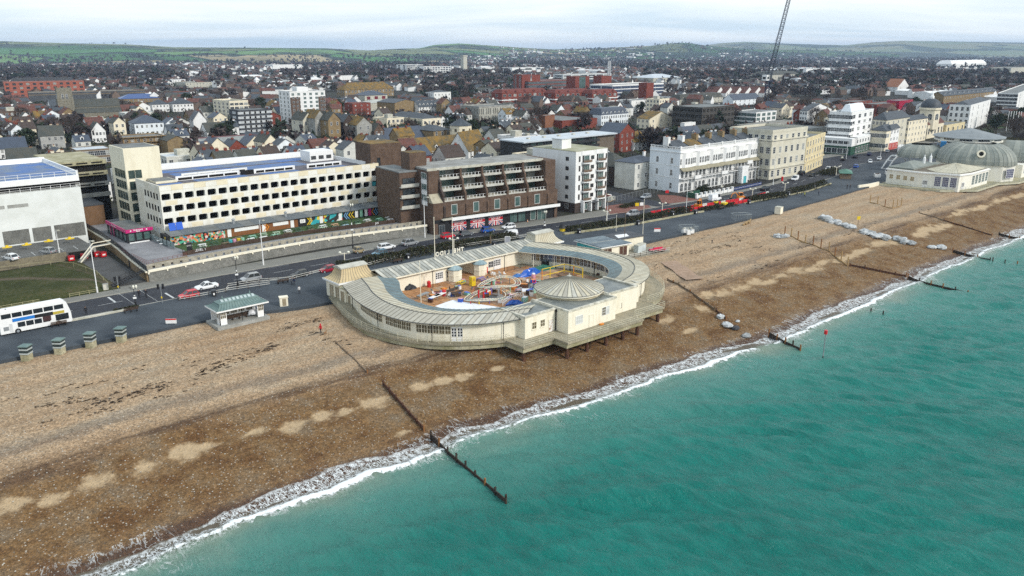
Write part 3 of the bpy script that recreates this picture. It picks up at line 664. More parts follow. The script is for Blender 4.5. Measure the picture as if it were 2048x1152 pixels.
  part(b,'swept_roof',rp_tones[2] if cx>100 else M('rust_stained_sheet',(.55,.43,.24),.75,(.42,.33,.2),.5),LI);part(s_,'roof_seam',seam_m,LI)
  b=MB();b.box(cx - 3.1,cx+3.1,cy - 1.35,cy+1.55,5.85,6.0);b.gable(cx - 3,cx+3,cy - 1.3,cy+1.5,6.0,.3,'x',.05,.08,0,0);part(b,'roof_lantern',rp_grey[2],LI)
  for dy in (-1.2,1.0) if cx<100 else ():place('door',door_mesh(1.5,2.5,lido_cream,M('boarded_door',(.33,.27,.18),.9),'W'),LI,cx - 4.2,cy+dy - .3,.1)
 b=MB();b.box(74.9,78.6,131.2,133.5,.2,2.9);b.box(75.2,77.6,129.4,131.2,.2,2.2);part(b,'side_store',lido_cream,LI)
 b=MB();b.box(74.7,78.8,131.0,133.6,2.9,3.05);b.box(75.1,77.7,129.3,131.2,2.2,2.3);part(b,'side_store_roof',mossy,LI)
 place('door',door_mesh(1.3,2.1,lido_cream,M('boarded_door',(.33,.27,.18),.9),'W'),LI,74.9,132.3,.25);place('door',door_mesh(1.0,1.6,lido_cream,M('boarded_door',(.33,.27,.18),.9),'W'),LI,75.2,130.3,.25)
 # seaward blocks and the round hall
 blocks=[(86.6,93.9,92.9,99,4.1),(93.9,106.2,89.9,99,4.25),(106.2,114.2,91.6,100,4.45),(114.2,117.5,93.8,99,3.9)]
 w=MB();rf=MB();cp=MB()
 for j,(x0,x1,ya,yb_,z) in enumerate(blocks):
  w.box(x0,x1,ya+.003*j,yb_,.3,z);rf.box(x0+.35,x1 - .35,ya+.35,yb_ - .3,z,z+.03)
  for a in ((x0 - .12,x1+.12,ya - .12,ya+.3),(x0 - .12,x0+.3,ya+.3,yb_),(x1 - .3,x1+.12,ya+.3,yb_)):cp.box(*a,z - .02+.004*j,z+.3+.004*j)
 part(w,'seaward_block',lido_cream,LI);part(rf,'flat_roof',M('wet_felt_roof',(.10,.115,.115),.35,(.20,.21,.19),.5),LI);part(cp,'coping',M('peeling_coping',(.66,.63,.54),.85,(.35,.33,.26),1.1),LI)
 for x,z in ((88.7,1.75),(90.7,1.75)):place('window',win_mesh(.95,1.15,2,2,.06,lido_cream,M('brown_lattice_glass',(.09,.075,.045)),sill=True),LI,x,92.9,z)
 place('door',door_mesh(1.0,2.2,lido_cream,M('flaking_door',(.72,.70,.66),.9,(.35,.2,.12),3,.55,.62)),LI,92.7,92.9,.3)
 b=MB();b.bar((93.75,92.75,.3),(93.75,92.75,4.2),.09,0,6);b.bar((93.75,92.75,3.7),(93.75,92.75,4.1),.18,0,6);part(b,'downpipe',black,LI)
 bl=M('boarded_window',(.62,.63,.60),.8)
 place('window',win_mesh(1.7,1.45,3,2,.06,whitep,bl),LI,96.6,89.9,1.6);place('door',door_mesh(.95,2.3,lido_cream,lido_cream),LI,99.7,89.9,.3)
 place('window',win_mesh(.9,1.45,2,3,.06,whitep,M('brown_lattice_glass',(.09,.075,.045))),LI,103.0,89.9,1.75);place('window',win_mesh(.85,1.45,1,1,.06,whitep,bl),LI,103.98,89.9,1.75)
 b=MB();b.path([(109.6,91.57,1.2),(109.9,91.57,1.2),(109.9,91.57,2.2)],.035);part(b,'vent_pipe',seam_m,LI)
 b=MB();b.box(101.5,102.4,89.2,89.6,.3,.55);part(b,'orange_netting',orangep,LI)
 cx,cy,R=103.0,98.6,6.0
 b=MB();b.lathe([(R,.3),(R,4.75)],cx,cy,48,0,cap=False);b.lathe([(R+.12,3.9),(R+.12,4.1)],cx,cy,48,0,cap=False);part(b,'rotunda_wall',M('mould_stained_cream',(.70,.62,.45),.85,(.42,.36,.22),.6),LI)
 b=MB();b.lathe([(R,4.6),(R+.45,4.75),(R+.5,5.05),(R+.35,5.1)],cx,cy,48,0,cap=False);part(b,'rotunda_eave',lido_cream,LI)
 b=MB();b.lathe([(R+.52,5.04),(R+.58,5.08),(R+.52,5.14)],cx,cy,48,0,cap=False);part(b,'rotunda_gutter',darkroof,LI)
 nn=44
 for i in range(nn):
  t0,t1=2*pi*i / nn,2*pi*(i+1) / nn;f=lambda t,r,z:(cx+r*cos(t),cy+r*sin(t),z)
  panel(f(t0,R+.45,5.08),f(t1,R+.45,5.08),f(t1,.35,7.15),f(t0,.35,7.15),rp_tones[(i*7+i // 3) % 3] if i % 2 else rp_grey[(i*5) % 3],LI,'cone_roof_sheet')
 b=MB();b.lathe([(.5,7.1),(.42,7.3),(.15,7.4),(.08,7.7)],cx,cy,10,0);part(b,'finial',rp_grey[2],LI)
 for k,t in enumerate((-2.55,-2.2,-1.15,-.55)):place('window',win_mesh(.7,1.5 if k<2 else .8,2,3,.06,whitep,glass),LI,cx+(R+.03)*cos(t),cy+(R+.03)*sin(t),2.4 if k<2 else 3.0 - .1,t+pi / 2)
 # court paving
 slab=[MB().box(-1.04,1.04,-1.04,1.04,0,.06,0,False).mesh('paving_slab',M('terracotta_slab_%d' % k,c,.9,tuple(v*.7 for v in c),.8,fine=.15)) for k,c in enumerate([(.46,.24,.11),(.40,.20,.09),(.48,.32,.20),(.32,.20,.13)])]
 import bisect
 poly=I0+[mir(p) for p in reversed(I0)]
 def inside(x,y):
  r=False
  for (x1,y1),(x2,y2) in zip(poly,poly[1:]+poly[:1]):
   if (y1>y) !=(y2>y) and x<(x2 - x1)*(y - y1) / (y2 - y1)+x1:r=not r
  return r
 cnt=0
 for i in range(-12,13):
  for j in range(0,18):
   x,y=101+i*2.2,98.6+j*2.2*.86
   y=99.5+j*2.2 - 1.2
   if inside(x,y) or (y>129 and ox0<x<ox1 and y<137):place('paving_slab',slab[rnd.choice((0,0,1,1,2,3))],LI,x,y,.302);cnt+=1
 ws=M('white_court_sheet',(.74,.76,.80),.7,(.60,.56,.52),.8,.5,.75)
 for pts in ([(870,612),(905,600),(945,606),(985,612),(1020,618),(990,626),(940,624),(890,620)],[(1040,618),(1072,598),(1082,606),(1076,622),(1040,624)],[(1040,572),(1075,562),(1090,566),(1062,580),(1045,584)]):
  b=MB();q=[at(px,py,.38) for px,py in pts];q=[(x,y) for x,y in q];b.prism(q[::-1] if sum((q[i - 1][0]*q[i][1] - q[i][0]*q[i - 1][1]) for i in range(len(q)))<0 else q,.364,.375);part(b,'white_floor_sheet',ws,LI)
build_lido()
def lido_sign():
 s=thing('rooftop_sign','cream THE LIDO letters on a frame along the lido roof, seen from behind','sign',(101.5,133.5,4.9))
 x0,x1=98.2,106.2;b=MB()
 for z in (5.0,5.75):b.bar((x0,133.6,z),(x1,133.6,z),.035)
 for k in range(9):x=lerp(x0,x1,k / 8);b.bar((x,133.6,4.7),(x,133.6,5.8),.03);b.bar((x,134.4,4.5),(x,133.6,5.7),.025)
 part(b,'sign_frame',gmetal,s)
 for ch,x in zip('THELIDO',(105.7,104.7,103.7,101.9,100.95,100.1,98.95)):txt('letter',ch,1.25,(x,133.68,5.42),FN,lido_cream,s,.08,bold=.03)
lido_sign()
def flagpole(x,y,z,top_px,label,r=.09,col=None):
 zt=z_at(x,y,top_px);t=thing('flagpole',label,'flagpole',(x,y,z));b=MB();b.bar((x,y,z),(x,y,zt),r,0,6,r*.6);part(b,'pole',col or lido_cream,t)
 b=MB();b.lathe([(.02,zt),(.12,zt+.1),(.02,zt+.25)],x,y,6,0);part(b,'finial',col or lido_cream,t)
 b=MB();b.lathe([(r*2,z),(r*2,z+.15),(r,z+.2)],x,y,6,0);part(b,'pole_foot',gmetal,t)
flagpole(97.5,132.6,4.5,436,'white flagpole on the lido roof at the end of the letters');flagpole(102.3,132.6,4.5,436,'white flagpole on the lido roof between the two sign words')
flagpole(*at(842,607,.36),.36,524,'short white flagpole standing inside the lido court')
# ------------------------------------------------------------------ the buildings along the front
def chimney_mesh(w,d,h,mw,pots=3):
 k=('chim',w,d,h,mw.name,pots)
 if k in MC:return MC[k]
 b=MB();b.box(-w / 2,w / 2,-d / 2,d / 2,-1.2,h,0);b.box(-w / 2 - .08,w / 2+.08,-d / 2 - .08,d / 2+.08,h,h+.15,0)
 for i in range(pots):
  x=lerp(-w / 2,w / 2,(i+.5) / pots);b.lathe([(.13,h+.15),(.11,h+.6)],x,0,5,1)
 MC[k]=b.mesh('chimney',[mw,orange_brick]);return MC[k]
DORM={}
def dormer_mesh(mr,mw):
 k=('dorm',mr.name,mw.name)
 if k in MC:return MC[k]
 b=MB();b.box(-.75,.75,0,2.0,0,1.3,0);b.gable(-.75,.75,-.05,2.0,1.3,.5,'y',.12,.08,1,0);b.box(-.45,.45,-.05,0,.2,1.15,2)
 MC[k]=b.mesh('dormer',[mw,mr,glass]);return MC[k]
def bld(name,label,cat,x,y,w,d,h,wall,roof='flat',rm=None,rot=0,z=0,fl=3,nx=4,ny=3,ww=1.0,wh=1.4,wk=(2,2),mf=None,mg=None,para=.5,rh=2.5,ax='x',ch=0,chm=None,dorm=0,group=None,sill=False,base=None,bands=None,fz=None,fr=.07,gw=None,skip=(),proto=None):
 # x, y: the corner towards the sea and to the west; w along the shore, d inland; windows on the two sides the view can see
 t=thing(name,label,cat,(x,y,z),rot,group);rm=rm or greyroof;z0=0
 b=MB();b.box(0,w,0,d,-.5 if z==0 else 0,h,0,False)
 if base:b.box(-.03,w+.03,-.03,d+.03,-.4,base[0],1)
 if roof in ('gable',):b.gable(0,w,0,d,h - .02,rh,ax,0,.0,0,0)
 if roof in ('gable',):
  b.f=b.f[:-12]+b.f[-2:] if False else b.f
 wo=b.build('wall',[wall,base[1] if base else wall],t)
 r=MB()
 if roof=='flat':
  if para>0:
   r.box(.25,w - .25,.25,d - .25,h,h+.03)
   p=MB()
   for a in ((-.06,w+.06,-.06,.25),(-.06,w+.06,d - .25,d+.06),(-.06,.25,.25,d - .25),(w - .25,w+.06,.25,d - .25)):p.box(*a,h - .01,h+para)
   p.build('parapet',gw or wall,t)
  else:r.box(-.35,w+.35,-.35,d+.35,h,h+.3)
 elif roof=='gable':r.gable(0,w,0,d,h,rh,ax,.3,.12)
 elif roof=='hip':r.hip(0,w,0,d,h,rh)
 elif roof=='mansard':r.hip(0,w,0,d,h,rh,.15,0,.62)
 elif roof=='para_hip':
  r.hip(.4,w - .4,.4,d - .4,h+.1,rh,0)
  p=MB()
  for a in ((-.06,w+.06,-.06,.3),(-.06,.3,.3,d),(w - .3,w+.06,.3,d)):p.box(*a,h - .01,h+para)
  p.build('parapet',gw or wall,t)
 ro=r.build('roof',rm,t)
 fh=h / fl;f0=fz if fz is not None else 0
 for f in range(fl):
  if f in skip:continue
  zz=fh*f+(fh - wh)*.5+f0
  me=win_mesh(ww,wh,*wk,fr,mf,mg,sill=sill) if nx else None
  me2=win_mesh(ww,wh,*wk,fr,mf,M('curtained_glass',(.30,.31,.29),.6),sill=sill) if nx and mg is None else me
  for i in range(nx):link('window',me2 if (i*7+f*5+int(x)) % 4==0 else me,t,(w*(i+.5) / nx,0,zz))
  me=win_mesh(ww,wh,*wk,fr,mf,mg,side='W',sill=sill) if ny else None
  for i in range(ny):link('window',me,t,(0,d*(i+.5) / ny,zz))
 if bands:
  p=MB()
  for zz,th,pr in bands:p.box(-pr,w+pr,-pr,.02,zz,zz+th);p.box(-pr,.02,.02,d,zz,zz+th)
  p.build('string_course',gw or wall,t)
 for i in range(ch):
  cx_=w*(i+.5+(.0 if ch>1 else .3)) / ch if ch>1 else w*.85
  zc=h+(rh*.6 if roof in ('gable','hip') else rh*.9 if roof=='mansard' else 1.0)
  link('chimney',chimney_mesh(1.1,.6,1.6,chm or wall),ro,(cx_ if ax=='x' else w / 2,d*.5 if ax=='x' else d*(i+.5) / ch,zc))
 for i in range(dorm):
  if roof=='mansard':link('dormer',dormer_mesh(rm,wall if wall is not brown_brick else white),ro,(w*(i+.5) / dorm,.15,h+.25))
  else:link('dormer',dormer_mesh(rm,white),ro,(w*(i+.5) / dorm,d*.12,h+rh*.2))
 if proto is not None:proto.append(t)
 return t
# ---- the multi-storey car park with its panelled front
def carpark():
 X0,X1,Y,Z0,ZT=65.0,127.2,199.3,2.4,15.8
 t=thing('car_park','long cream and white panelled multi-storey car park with blue top deck','car park',(X0,Y,0))
 N=22;pw=(X1 - X0) / N
 def tile(w,h,ow,oh,dp,ch=.28):
  b=MB();x,z=w / 2,h / 2;a,c=ow / 2,oh / 2
  O=[(-x,-z),(x,-z),(x,z),(-x,z)]
  I=[(-a+ch,-c),(a - ch,-c),(a,-c+ch*.8),(a,c - ch*.8),(a - ch,c),(-a+ch,c),(-a,c - ch*.8),(-a,-c+ch*.8)]
  V=[(p[0],0,p[1]) for p in O]+[(p[0],0,p[1]) for p in I]+[(p[0]*.97,dp,p[1]*.97) for p in I]
  F=[(0,1,5,4),(1,6,5),(1,2,7,6),(2,8,7),(2,3,9,8),(3,10,9),(3,0,11,10),(0,4,11)]
  b.add(V,F,0);b.add(V[4:],[(i,(i+1) % 8,8+(i+1) % 8,8+i) for i in range(8)],0)
  return b
 pc=M('panel_cream',(.74,.67,.50),.85,(.63,.56,.40),.5,.4,.72);pwm=M('panel_white',(.74,.73,.67),.85,(.58,.55,.45),.7,.45,.8,streak=(1,1,.22))
 me=[tile(pw - .02,3.0,2.2,1.6,.7).mesh('facade_panel',[m]) for m in (pc,pwm)]
 sp=[MB().box(-pw / 2+.03,pw / 2 - .03,-.03,.01,0,1.1).mesh('spandrel_panel',[m]) for m in (pc,pwm)]
 for r,z in enumerate((12.95,9.95,6.95,3.95)):
  for i in range(N):place('facade_panel',me[1 if r % 2==0 or i % 2 else 1],t,X0+pw*(i+.5),Y,z)
  for i in range(N):place('spandrel_panel',sp[(i+r) % 2],t,X0+pw*(i+.9 if i<N - 1 else i+.6),Y - .012*((i+r) % 2),z - 2.06 if z>4 else z - 2.1)
 b=MB();b.box(X0,X1,Y,Y+.35,14.45,ZT);b.box(X0,X1,Y+.01,Y+.3,Z0 - .5,2.45);part(b,'front_parapet',M('stained_cream_parapet',(.70,.62,.45),.85,(.55,.48,.33),.6),t)
 for i in range(N):
  b=MB();b.box(X0+pw*i+.02,X0+pw*(i+1) - .02,Y - .03,Y,14.5,15.65);part(b,'parapet_panel',pc if i % 2 else pwm,t)
 place('blue_board',MB().box(-.9,.9,-.02,.02,-.6,.6).mesh('blue_board',tealp),t,X1 - pw*.5,Y+.3,9.95)
 # side towards the west, with a column of hooded openings on each floor
 b=MB();b.box(X0,X0+.3,Y+.35,Y+17,Z0 - .5,ZT);part(b,'side_wall',M('side_render',(.72,.70,.62),.85,(.58,.54,.44),.5),t)
 for z in (12.2,9.2,6.2):
  for k in range(5):place('opening',win_mesh(1.1,1.5,1,1,.14,M('side_render',(.7,.7,.6)),shade,.02,side='W'),t,X0,Y+2+k*2.1,z)
 for k in range(2):place('window',win_mesh(1.0,1.4,2,2,.06,whitep,M('pale_panel',(.6,.62,.62)),side='W'),t,X0,Y+3.4+k*2.6,3.7)
 # floors inside, dark behind the openings
 D=37
 for z in (2.4,5.4,8.4,11.4):
  b=MB();b.box(X0+.3,X1 - .3,Y+.75,Y+D,z - .25,z);part(b,'parking_floor',gconc,t)
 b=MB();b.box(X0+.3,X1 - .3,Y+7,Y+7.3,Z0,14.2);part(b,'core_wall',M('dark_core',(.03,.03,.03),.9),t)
 blue=M('blue_deck_coating',(.03,.12,.37),.6,(.13,.17,.24),.18,.36,.62,fine=.15);rampm=M('deck_asphalt',(.09,.085,.10),.9,(.14,.13,.14),.3)
 b=MB();b.box(X0+.3,X1 - .3,Y+.4,Y+D,14.1,14.5);part(b,'top_deck',rampm,t)
 for i,(xa,xb,ya,yb) in enumerate([(X0+1,X0+9,Y+5,Y+11),(X0+13,X0+27,Y+4.5,Y+13),(X0+31,X0+42,Y+4.2,Y+12),(X0+47,X0+57,Y+5,Y+12),(X0+12,X1 - 12,Y+19,Y+28),(X0+2,X1 - 2,Y+30,Y+36)]):
  b=MB();b.box(xa,xb,ya,yb,14.504,14.51+.003*i);part(b,'blue_bay',blue,t)
 for i,(xa,xb,ya) in enumerate([(X0+9,X0+26,Y+13.5),(X0+30,X0+42,Y+12.6),(X0+46,X0+57,Y+12.4),(X0+12,X0+30,Y+17.5)]):
  b=MB();b.box(xa,xb,ya,ya+.3,14.5,15.7)
  for k in range(5):x=lerp(xa,xb,k / 4);b.box(x - .15,x+.15,ya - .08,ya,14.5,15.75)
  part(b,'ramp_parapet',whitep,t)
  b=MB();b.box(xa+.5,xb - .5,ya - .04,ya,14.65,15.25);part(b,'parapet_slot_shade',shade,t)  # black strip painting the shade inside the parapet slots
 b=MB();b.box(X0+30.2,X0+31,Y+12.9,Y+17,14.5,14.9);b.box(X0+26.4,X0+29.8,Y+12.5,Y+13.4,14.52,15.6);part(b,'ramp_mouth_shade',shade,t)  # black boxes painting in the shade at the ramp mouth
 b=MB();b.box(X0,X1+.1,Y+D,Y+D+.4,12,16.2);b.box(X1 - .3,X1+.1,Y+.35,Y+D,Z0 - .5,15.6);part(b,'rear_parapet',whitep,t)
 b=MB();b.box(X1 - 9,X1 - 1,Y+24,Y+30,14.5,17.6);part(b,'ramp_house',whitep,t)
 for k in range(3):place('louvre',win_mesh(1.6,1.0,1,4,.06,gmetal,shade),t,X1 - 7.8+k*2.6,Y+24,15.2)
 railing('deck_rail',[(X0+12,Y+18),(X0+30,Y+18),(X0+30,Y+28)],14.5,t,gmetal,1.1,2,2.4)
 # yellow height sign
 b=MB();b.box(X0+.9,X0+1.6,Y - .25,Y - .15,3.4,5.0);part(b,'yellow_sign',yelp,t)
carpark()
def stair_tower():
 x0,x1,y0,y1,zt=63.6,72.6,218.5,230,23.2
 t=thing('stair_tower','tall cream stair tower with stacked dark glass corner windows beside the car park','tower',(x0,y0,2.4))
 tw=M('tower_cream',(.74,.69,.54),.85,(.60,.54,.40),.6,.45,.8,streak=(1,1,.2))
 b=MB();b.box(x0,x1,y0,y1,-.5,zt);part(b,'tower_shaft',tw,t)
 b=MB();b.box(x0+.4,x1 - .4,y0+.4,y1 - .4,zt,zt+.06);part(b,'tower_roof',greyroof,t)
 for k in range(5):
  z=4.0+k*2.85
  place('stair_window',win_mesh(3.3,2.15,2,1,.12,tw,M('dark_green_glass',(.03,.05,.045),.2,(.06,.085,.075),.6)),t,x0+2.2,y0,z)
  place('stair_window',win_mesh(8.4,2.15,4,1,.12,tw,M('dark_green_glass',(.03,.05,.045),.2),side='W'),t,x0,y0+4.8,z)
 b=MB();b.box(x0+4.8,x1+1.2,211.5,y0,2,15.0);part(b,'link_block',tw,t)
 b=MB();b.box(x0+4.9,x1+.9,212,y0,15.0,15.06);part(b,'link_roof',greyroof,t)
 return t
stair_tower()
def terrace_deck():
 YW_=lambda x:interp([(52,172.6),(75,174.6),(95,175.0),(123.4,171.0)],x)
 ZD=2.35;wallm=M('pebbledash_wall',(.22,.215,.195),.95,(.15,.15,.135),.5,fine=.3)
 b=MB();pts=[(52.2,173)]+[(x,YW_(x)+.6) for x in range(55,121,5)]+[(123.5,172.2),(124,199.3),(128,236),(55.5,236),(54.6,200)]
 b.prism(pts,-.4,ZD - .02);o=b.build('upper_terrace',M('terrace_paving',(.25,.25,.26),.9,(.18,.18,.19),.3,fine=.2));struct(o)
 w=thing('retaining_wall','long pebbledashed retaining wall with cream rail along the pavement','wall',(88,174,0))
 b=MB()
 xs=[52]+list(range(56,124,4))+[123.4]
 for a,c2 in zip(xs,xs[1:]):b.prism([(a,YW_(a)),(c2,YW_(c2)),(c2,YW_(c2)+.45),(a,YW_(a)+.45)],-.4,ZD - .25)
 part(b,'wall_face',wallm,w)
 for a,c2 in zip(xs,xs[1:]):
  b=MB();b.prism([(a,YW_(a) - .2),(c2 - .02,YW_(c2) - .2),(c2 - .02,YW_(c2)+.3),(a,YW_(a)+.3)],ZD - .25,ZD+.25);b.box(a - .15,a+.15,YW_(a) - .25,YW_(a),ZD - .6,ZD - .2);part(b,'coping_beam',lido_cream,w)
 for a,c2 in zip(xs,xs[1:]):
  for k in range(2):
   u0,u1=lerp(a,c2,k / 2)+.1,lerp(a,c2,k / 2+.38);yy=lambda x:YW_(x)+1.7
   b=MB();b.prism([(u0,yy(u0)),(u1,yy(u1)),(u1,yy(u1)+.25),(u0,yy(u0)+.25)],ZD - .02,ZD+1.0);b.prism([(u1,yy(u1)+.05),(lerp(a,c2,k / 2+.5)+.1,yy(u1)+.05),(lerp(a,c2,k / 2+.5)+.1,yy(u1)+.2),(u1,yy(u1)+.2)],ZD+.55,ZD+1.0)
   part(b,'parapet_block',M('pitted_concrete',(.36,.33,.27),.95,(.26,.24,.19),1,fine=.2),w)
 # lean-to bar with painted front, on the terrace in front of the car park
 s=thing('bar_shed','long low bar shed with muralled timber front and grey roof before the car park','bar',(92,185,ZD))
 a=Vector((63.9,192.6,ZD));e=Vector((124.4,191.8,ZD));n=20;dirv=(e - a) / n;back=Vector((.4,5.0,0))
 b=MB();b.prism([(a.x,a.y),(e.x,e.y),(e.x+.4,e.y+5),(a.x+.4,a.y+5)],ZD,ZD+2.3);part(b,'shed_frame',wood_d,s)
 for i in range(n):
  p0,p1=a+dirv*i,a+dirv*(i+1)
  b=MB();b.add([(p0.x,p0.y - .6,ZD+2.45),(p1.x - .03,p1.y - .6,ZD+2.45),(p1.x+.37,p1.y+5.2,ZD+2.75),(p0.x+.4,p0.y+5.2,ZD+2.75)],[(0,1,2,3)]);b.add([(v[0],v[1],v[2] - .12) for v in b.v[:4]],[(3,2,1,0)]);b.add([b.v[0],b.v[1],b.v[5],b.v[4]],[(3,2,1,0)])
  part(b,'roof_sheet',M('bar_roof_felt',(.10,.12,.135),.7,(.14,.155,.165),.8) if i % 3 else greyroof,s)
 wood=M('cedar_boards',(.24,.10,.035),.8,(.16,.065,.025),1.2,streak=(6,6,.6))
 # painted chevrons, panels and doors along the front
 def face(i0,i1,z0,z1,m,nm,off=.04):
  p0,p1=a+dirv*i0,a+dirv*i1;b=MB();b.quad((p0.x,p0.y - off,ZD+z0),(p1.x,p1.y - off,ZD+z0),(p1.x,p1.y - off,ZD+z1),(p0.x,p0.y - off,ZD+z1));b.quad((p0.x,p0.y - off,ZD+z1),(p1.x,p1.y - off,ZD+z1),(p1.x,p1.y,ZD+z1),(p0.x,p0.y,ZD+z1));part(b,nm,m,s)
 mural=NT('graffiti_mural');cc=mural.vor(2.2,'F1','Color',mural.map((1,1,1)));sc_=mural.n.new('ShaderNodeSeparateColor');mural.l.new(cc,sc_.inputs[0])
 col=mural.ramp(sc_.outputs[0],[(0,(.02,.02,.025)),(.16,(.55,.10,.06)),(.3,(.08,.38,.26)),(.44,(.60,.28,.25)),(.58,(.60,.58,.52)),(.7,(.10,.30,.16)),(.84,(.62,.22,.04)),(.93,(.05,.25,.35))],'CONSTANT');mural.done(col,.8)
 mural2=NT('teal_mural');cc=mural2.vor(.9,'F1','Color');sc_=mural2.n.new('ShaderNodeSeparateColor');mural2.l.new(cc,sc_.inputs[0])
 mural2.done(mural2.ramp(sc_.outputs[0],[(0,(.03,.03,.03)),(.3,(.03,.32,.36)),(.5,(.62,.5,.05)),(.64,(.55,.55,.5)),(.76,(.05,.40,.42)),(.9,(.35,.03,.03))],'CONSTANT'),.8)
 face(0,4.4,.05,2.3,mural.m,'graffiti_panel');face(4.4,10.9,.05,2.3,wood,'timber_front',.03);face(10.9,12.1,.05,2.3,black,'black_panel');face(12.1,15.3,.05,2.3,mural2.m,'teal_graffiti_panel');face(15.3,19.6,.05,2.3,black,'black_panel')
 for i in (4.6,7.6,10.2,13.0,14.9):face(i,i+.32,.1,2.1,whitep,'white_door',.08)
 for i,j in ((5.2,7.3),(8.6,10.0)):face(i,j,1.15,2.05,whitep,'white_board',.08)
 def chev(i,z0,z1,m,w=.28,fl=1):
  p=a+dirv*i;h=(z1 - z0) / 2;d=h*.85*fl;b=MB();yy=p.y - .1
  for zz,dx0,dx1 in ((z0,d,0),(z0+h,0,d)):b.quad((p.x+dx0,yy,ZD+zz),(p.x+dx0+w,yy,ZD+zz),(p.x+dx1+w,yy,ZD+zz+h),(p.x+dx1,yy,ZD+zz+h))
  part(b,'chevron',m,s)
 lb=paint('light_blue_paint',(.18,.38,.62))
 for i,m in ((15.4,lb),(15.62,lb),(15.9,yelp),(16.15,yelp),(18.3,orangep),(18.55,lb),(18.8,lb),(19.1,yelp)):chev(i,.15,2.25,m)
 for i,m in ((7.95,orangep),(8.15,orangep),(12.0,yelp),(12.2,yelp)):chev(i,.2,2.2,m,.3,-1)
 for i,m in ((16.6,whitep),(17.1,paint('mint_paint',(.25,.5,.38))),(17.6,whitep),(18.0,pinkp)):face(i,i+.3,.2,2.2,m,'painted_board',.07)
 face(11.1,11.6,.9,1.9,whitep,'logo_board',.09);p=a+dirv*11.35;txt('lettering','L1',.75,(p.x,p.y - .12,ZD+1.4),FS,black,s,.01)
 b=MB();b.box(63.3,63.85,192.6,197.4,ZD,ZD+2.5);part(b,'black_side',black,s)
 for k in range(2):
  b=MB();b.quad((63.26,195 - k*.6,ZD+.4),(63.26,194.7 - k*.6,ZD+.4),(63.26,194.3 - k*.6,ZD+2.1),(63.26,194.6 - k*.6,ZD+2.1));part(b,'chevron',yelp,s)
 for k in (5.6,10.3):
  b=MB();p=a+dirv*k;b.lathe([(.35,ZD+2.6),(.35,ZD+3.6),(.5,ZD+3.7),(.15,ZD+4.0)],p.x,p.y+3,8,0);part(b,'roof_cowl',M('zinc',(.45,.47,.48),.4,metal=.5),s)
 b=MB()
 for k in range(2):b.add([(65.4+k*1.7,196.6,ZD+2.8),(67.0+k*1.7,196.6,ZD+2.8),(67.3+k*1.7,198,ZD+4.4),(65.7+k*1.7,198,ZD+4.4)],[(0,1,2,3)])
 part(b,'blue_flap',bluep,s)
 # artificial lawn, fence and tables
 b=MB();b.prism([(65,YW_(65)+8.2),(92,YW_(92)+7.4),(121,YW_(121)+8.4),(124,191.6),(64.2,192.4)],ZD,ZD+.02);struct(b.build('artificial_lawn',M('artificial_grass',(.035,.07,.022),.95,(.055,.095,.03),.6)))
 f=thing('garden_fence','low dark timber fence along the seaward side of the beer garden','fence',(90,178,ZD))
 xs2=[62.5+i*2.35 for i in range(25)]
 for q,(x0,x1) in enumerate(zip(xs2,xs2[1:])):
  b=MB();y0,y1=YW_(x0)+7.6,YW_(x1)+7.6;b.prism([(x0+.05,y0),(x1 - .05,y1),(x1 - .05,y1+.06),(x0+.05,y0+.06)],ZD,ZD+1.0);b.bar((x0,y0,ZD),(x0,y0,ZD+1.5),.06);part(b,'fence_panel',wood_d,f)
 txt('lettering','LEVEL 1',.8,(66.6,YW_(66.6)+7.5,ZD+.7),FS,whitep,f,.01);txt('lettering','JW',.85,(113.5,YW_(113.5)+7.5,ZD+.55),FS,whitep,f,.01)
 for k,x in enumerate((64.4,122.6)):
  g=thing('black_booth',('black upright sign board at the western corner of the beer garden','black entrance booth with LEVEL 1 lettering at the eastern end of the beer garden')[k],'booth',(x,YW_(x)+8.2,ZD));b=MB();w_=.5 if k==0 else 1.6;b.box(x - w_,x+w_,YW_(x)+8,YW_(x)+8.6+k,ZD,ZD+2.6);part(b,'booth_body',black,g);txt('lettering','LEVEL 1',.55 if k else .4,(x,YW_(x)+7.97,ZD+2.0),FS,whitep,g,.01)
  b=MB();b.box(x - w_ - .1,x+w_+.1,YW_(x)+7.9,YW_(x)+8.7+k,ZD+2.6,ZD+2.7);part(b,'booth_cap',darkroof,g)
 return YW_,ZD
YWALL,ZD=terrace_deck()
def table_mesh(mt,rnd=False):
 k=('ptable',mt.name)
 if k in MC:return MC[k]
 def top():b=MB();[b.box(-.9,.9,-.36+i*.25,-.36+i*.25+.22,.70,.75) for i in range(3)];return b.mesh('table_top',mt)
 def bench():b=MB();b.box(-.9,.9,-.13,.13,.41,.46);return b.mesh('bench_seat',mt)
 def leg():
  b=MB()
  for s in (-1,1):b.bar((0,s*.32,.70),(0,s*.72,0),.05)
  b.bar((0,-.8,.39),(0,.8,.39),.045);return b.mesh('leg_frame',mt)
 MC[k]=(top(),bench(),leg());return MC[k]
def picnic(x,y,z,rz,mt,label,group=None):
 t=thing('picnic_table',label,'picnic table',(x,y,z),rz,group);a,b,c2=table_mesh(mt)
 link('table_top',a,t)
 for s in (-1,1):link('bench_seat',b,t,(0,s*.72,0));link('leg_frame',c2,t,(s*.65,0,0))
 return t
def nth(n):n+=1;return f"{n}{'th' if 10 < n % 100 < 14 else {1: 'st', 2: 'nd', 3: 'rd'}.get(n % 10, 'th')}"
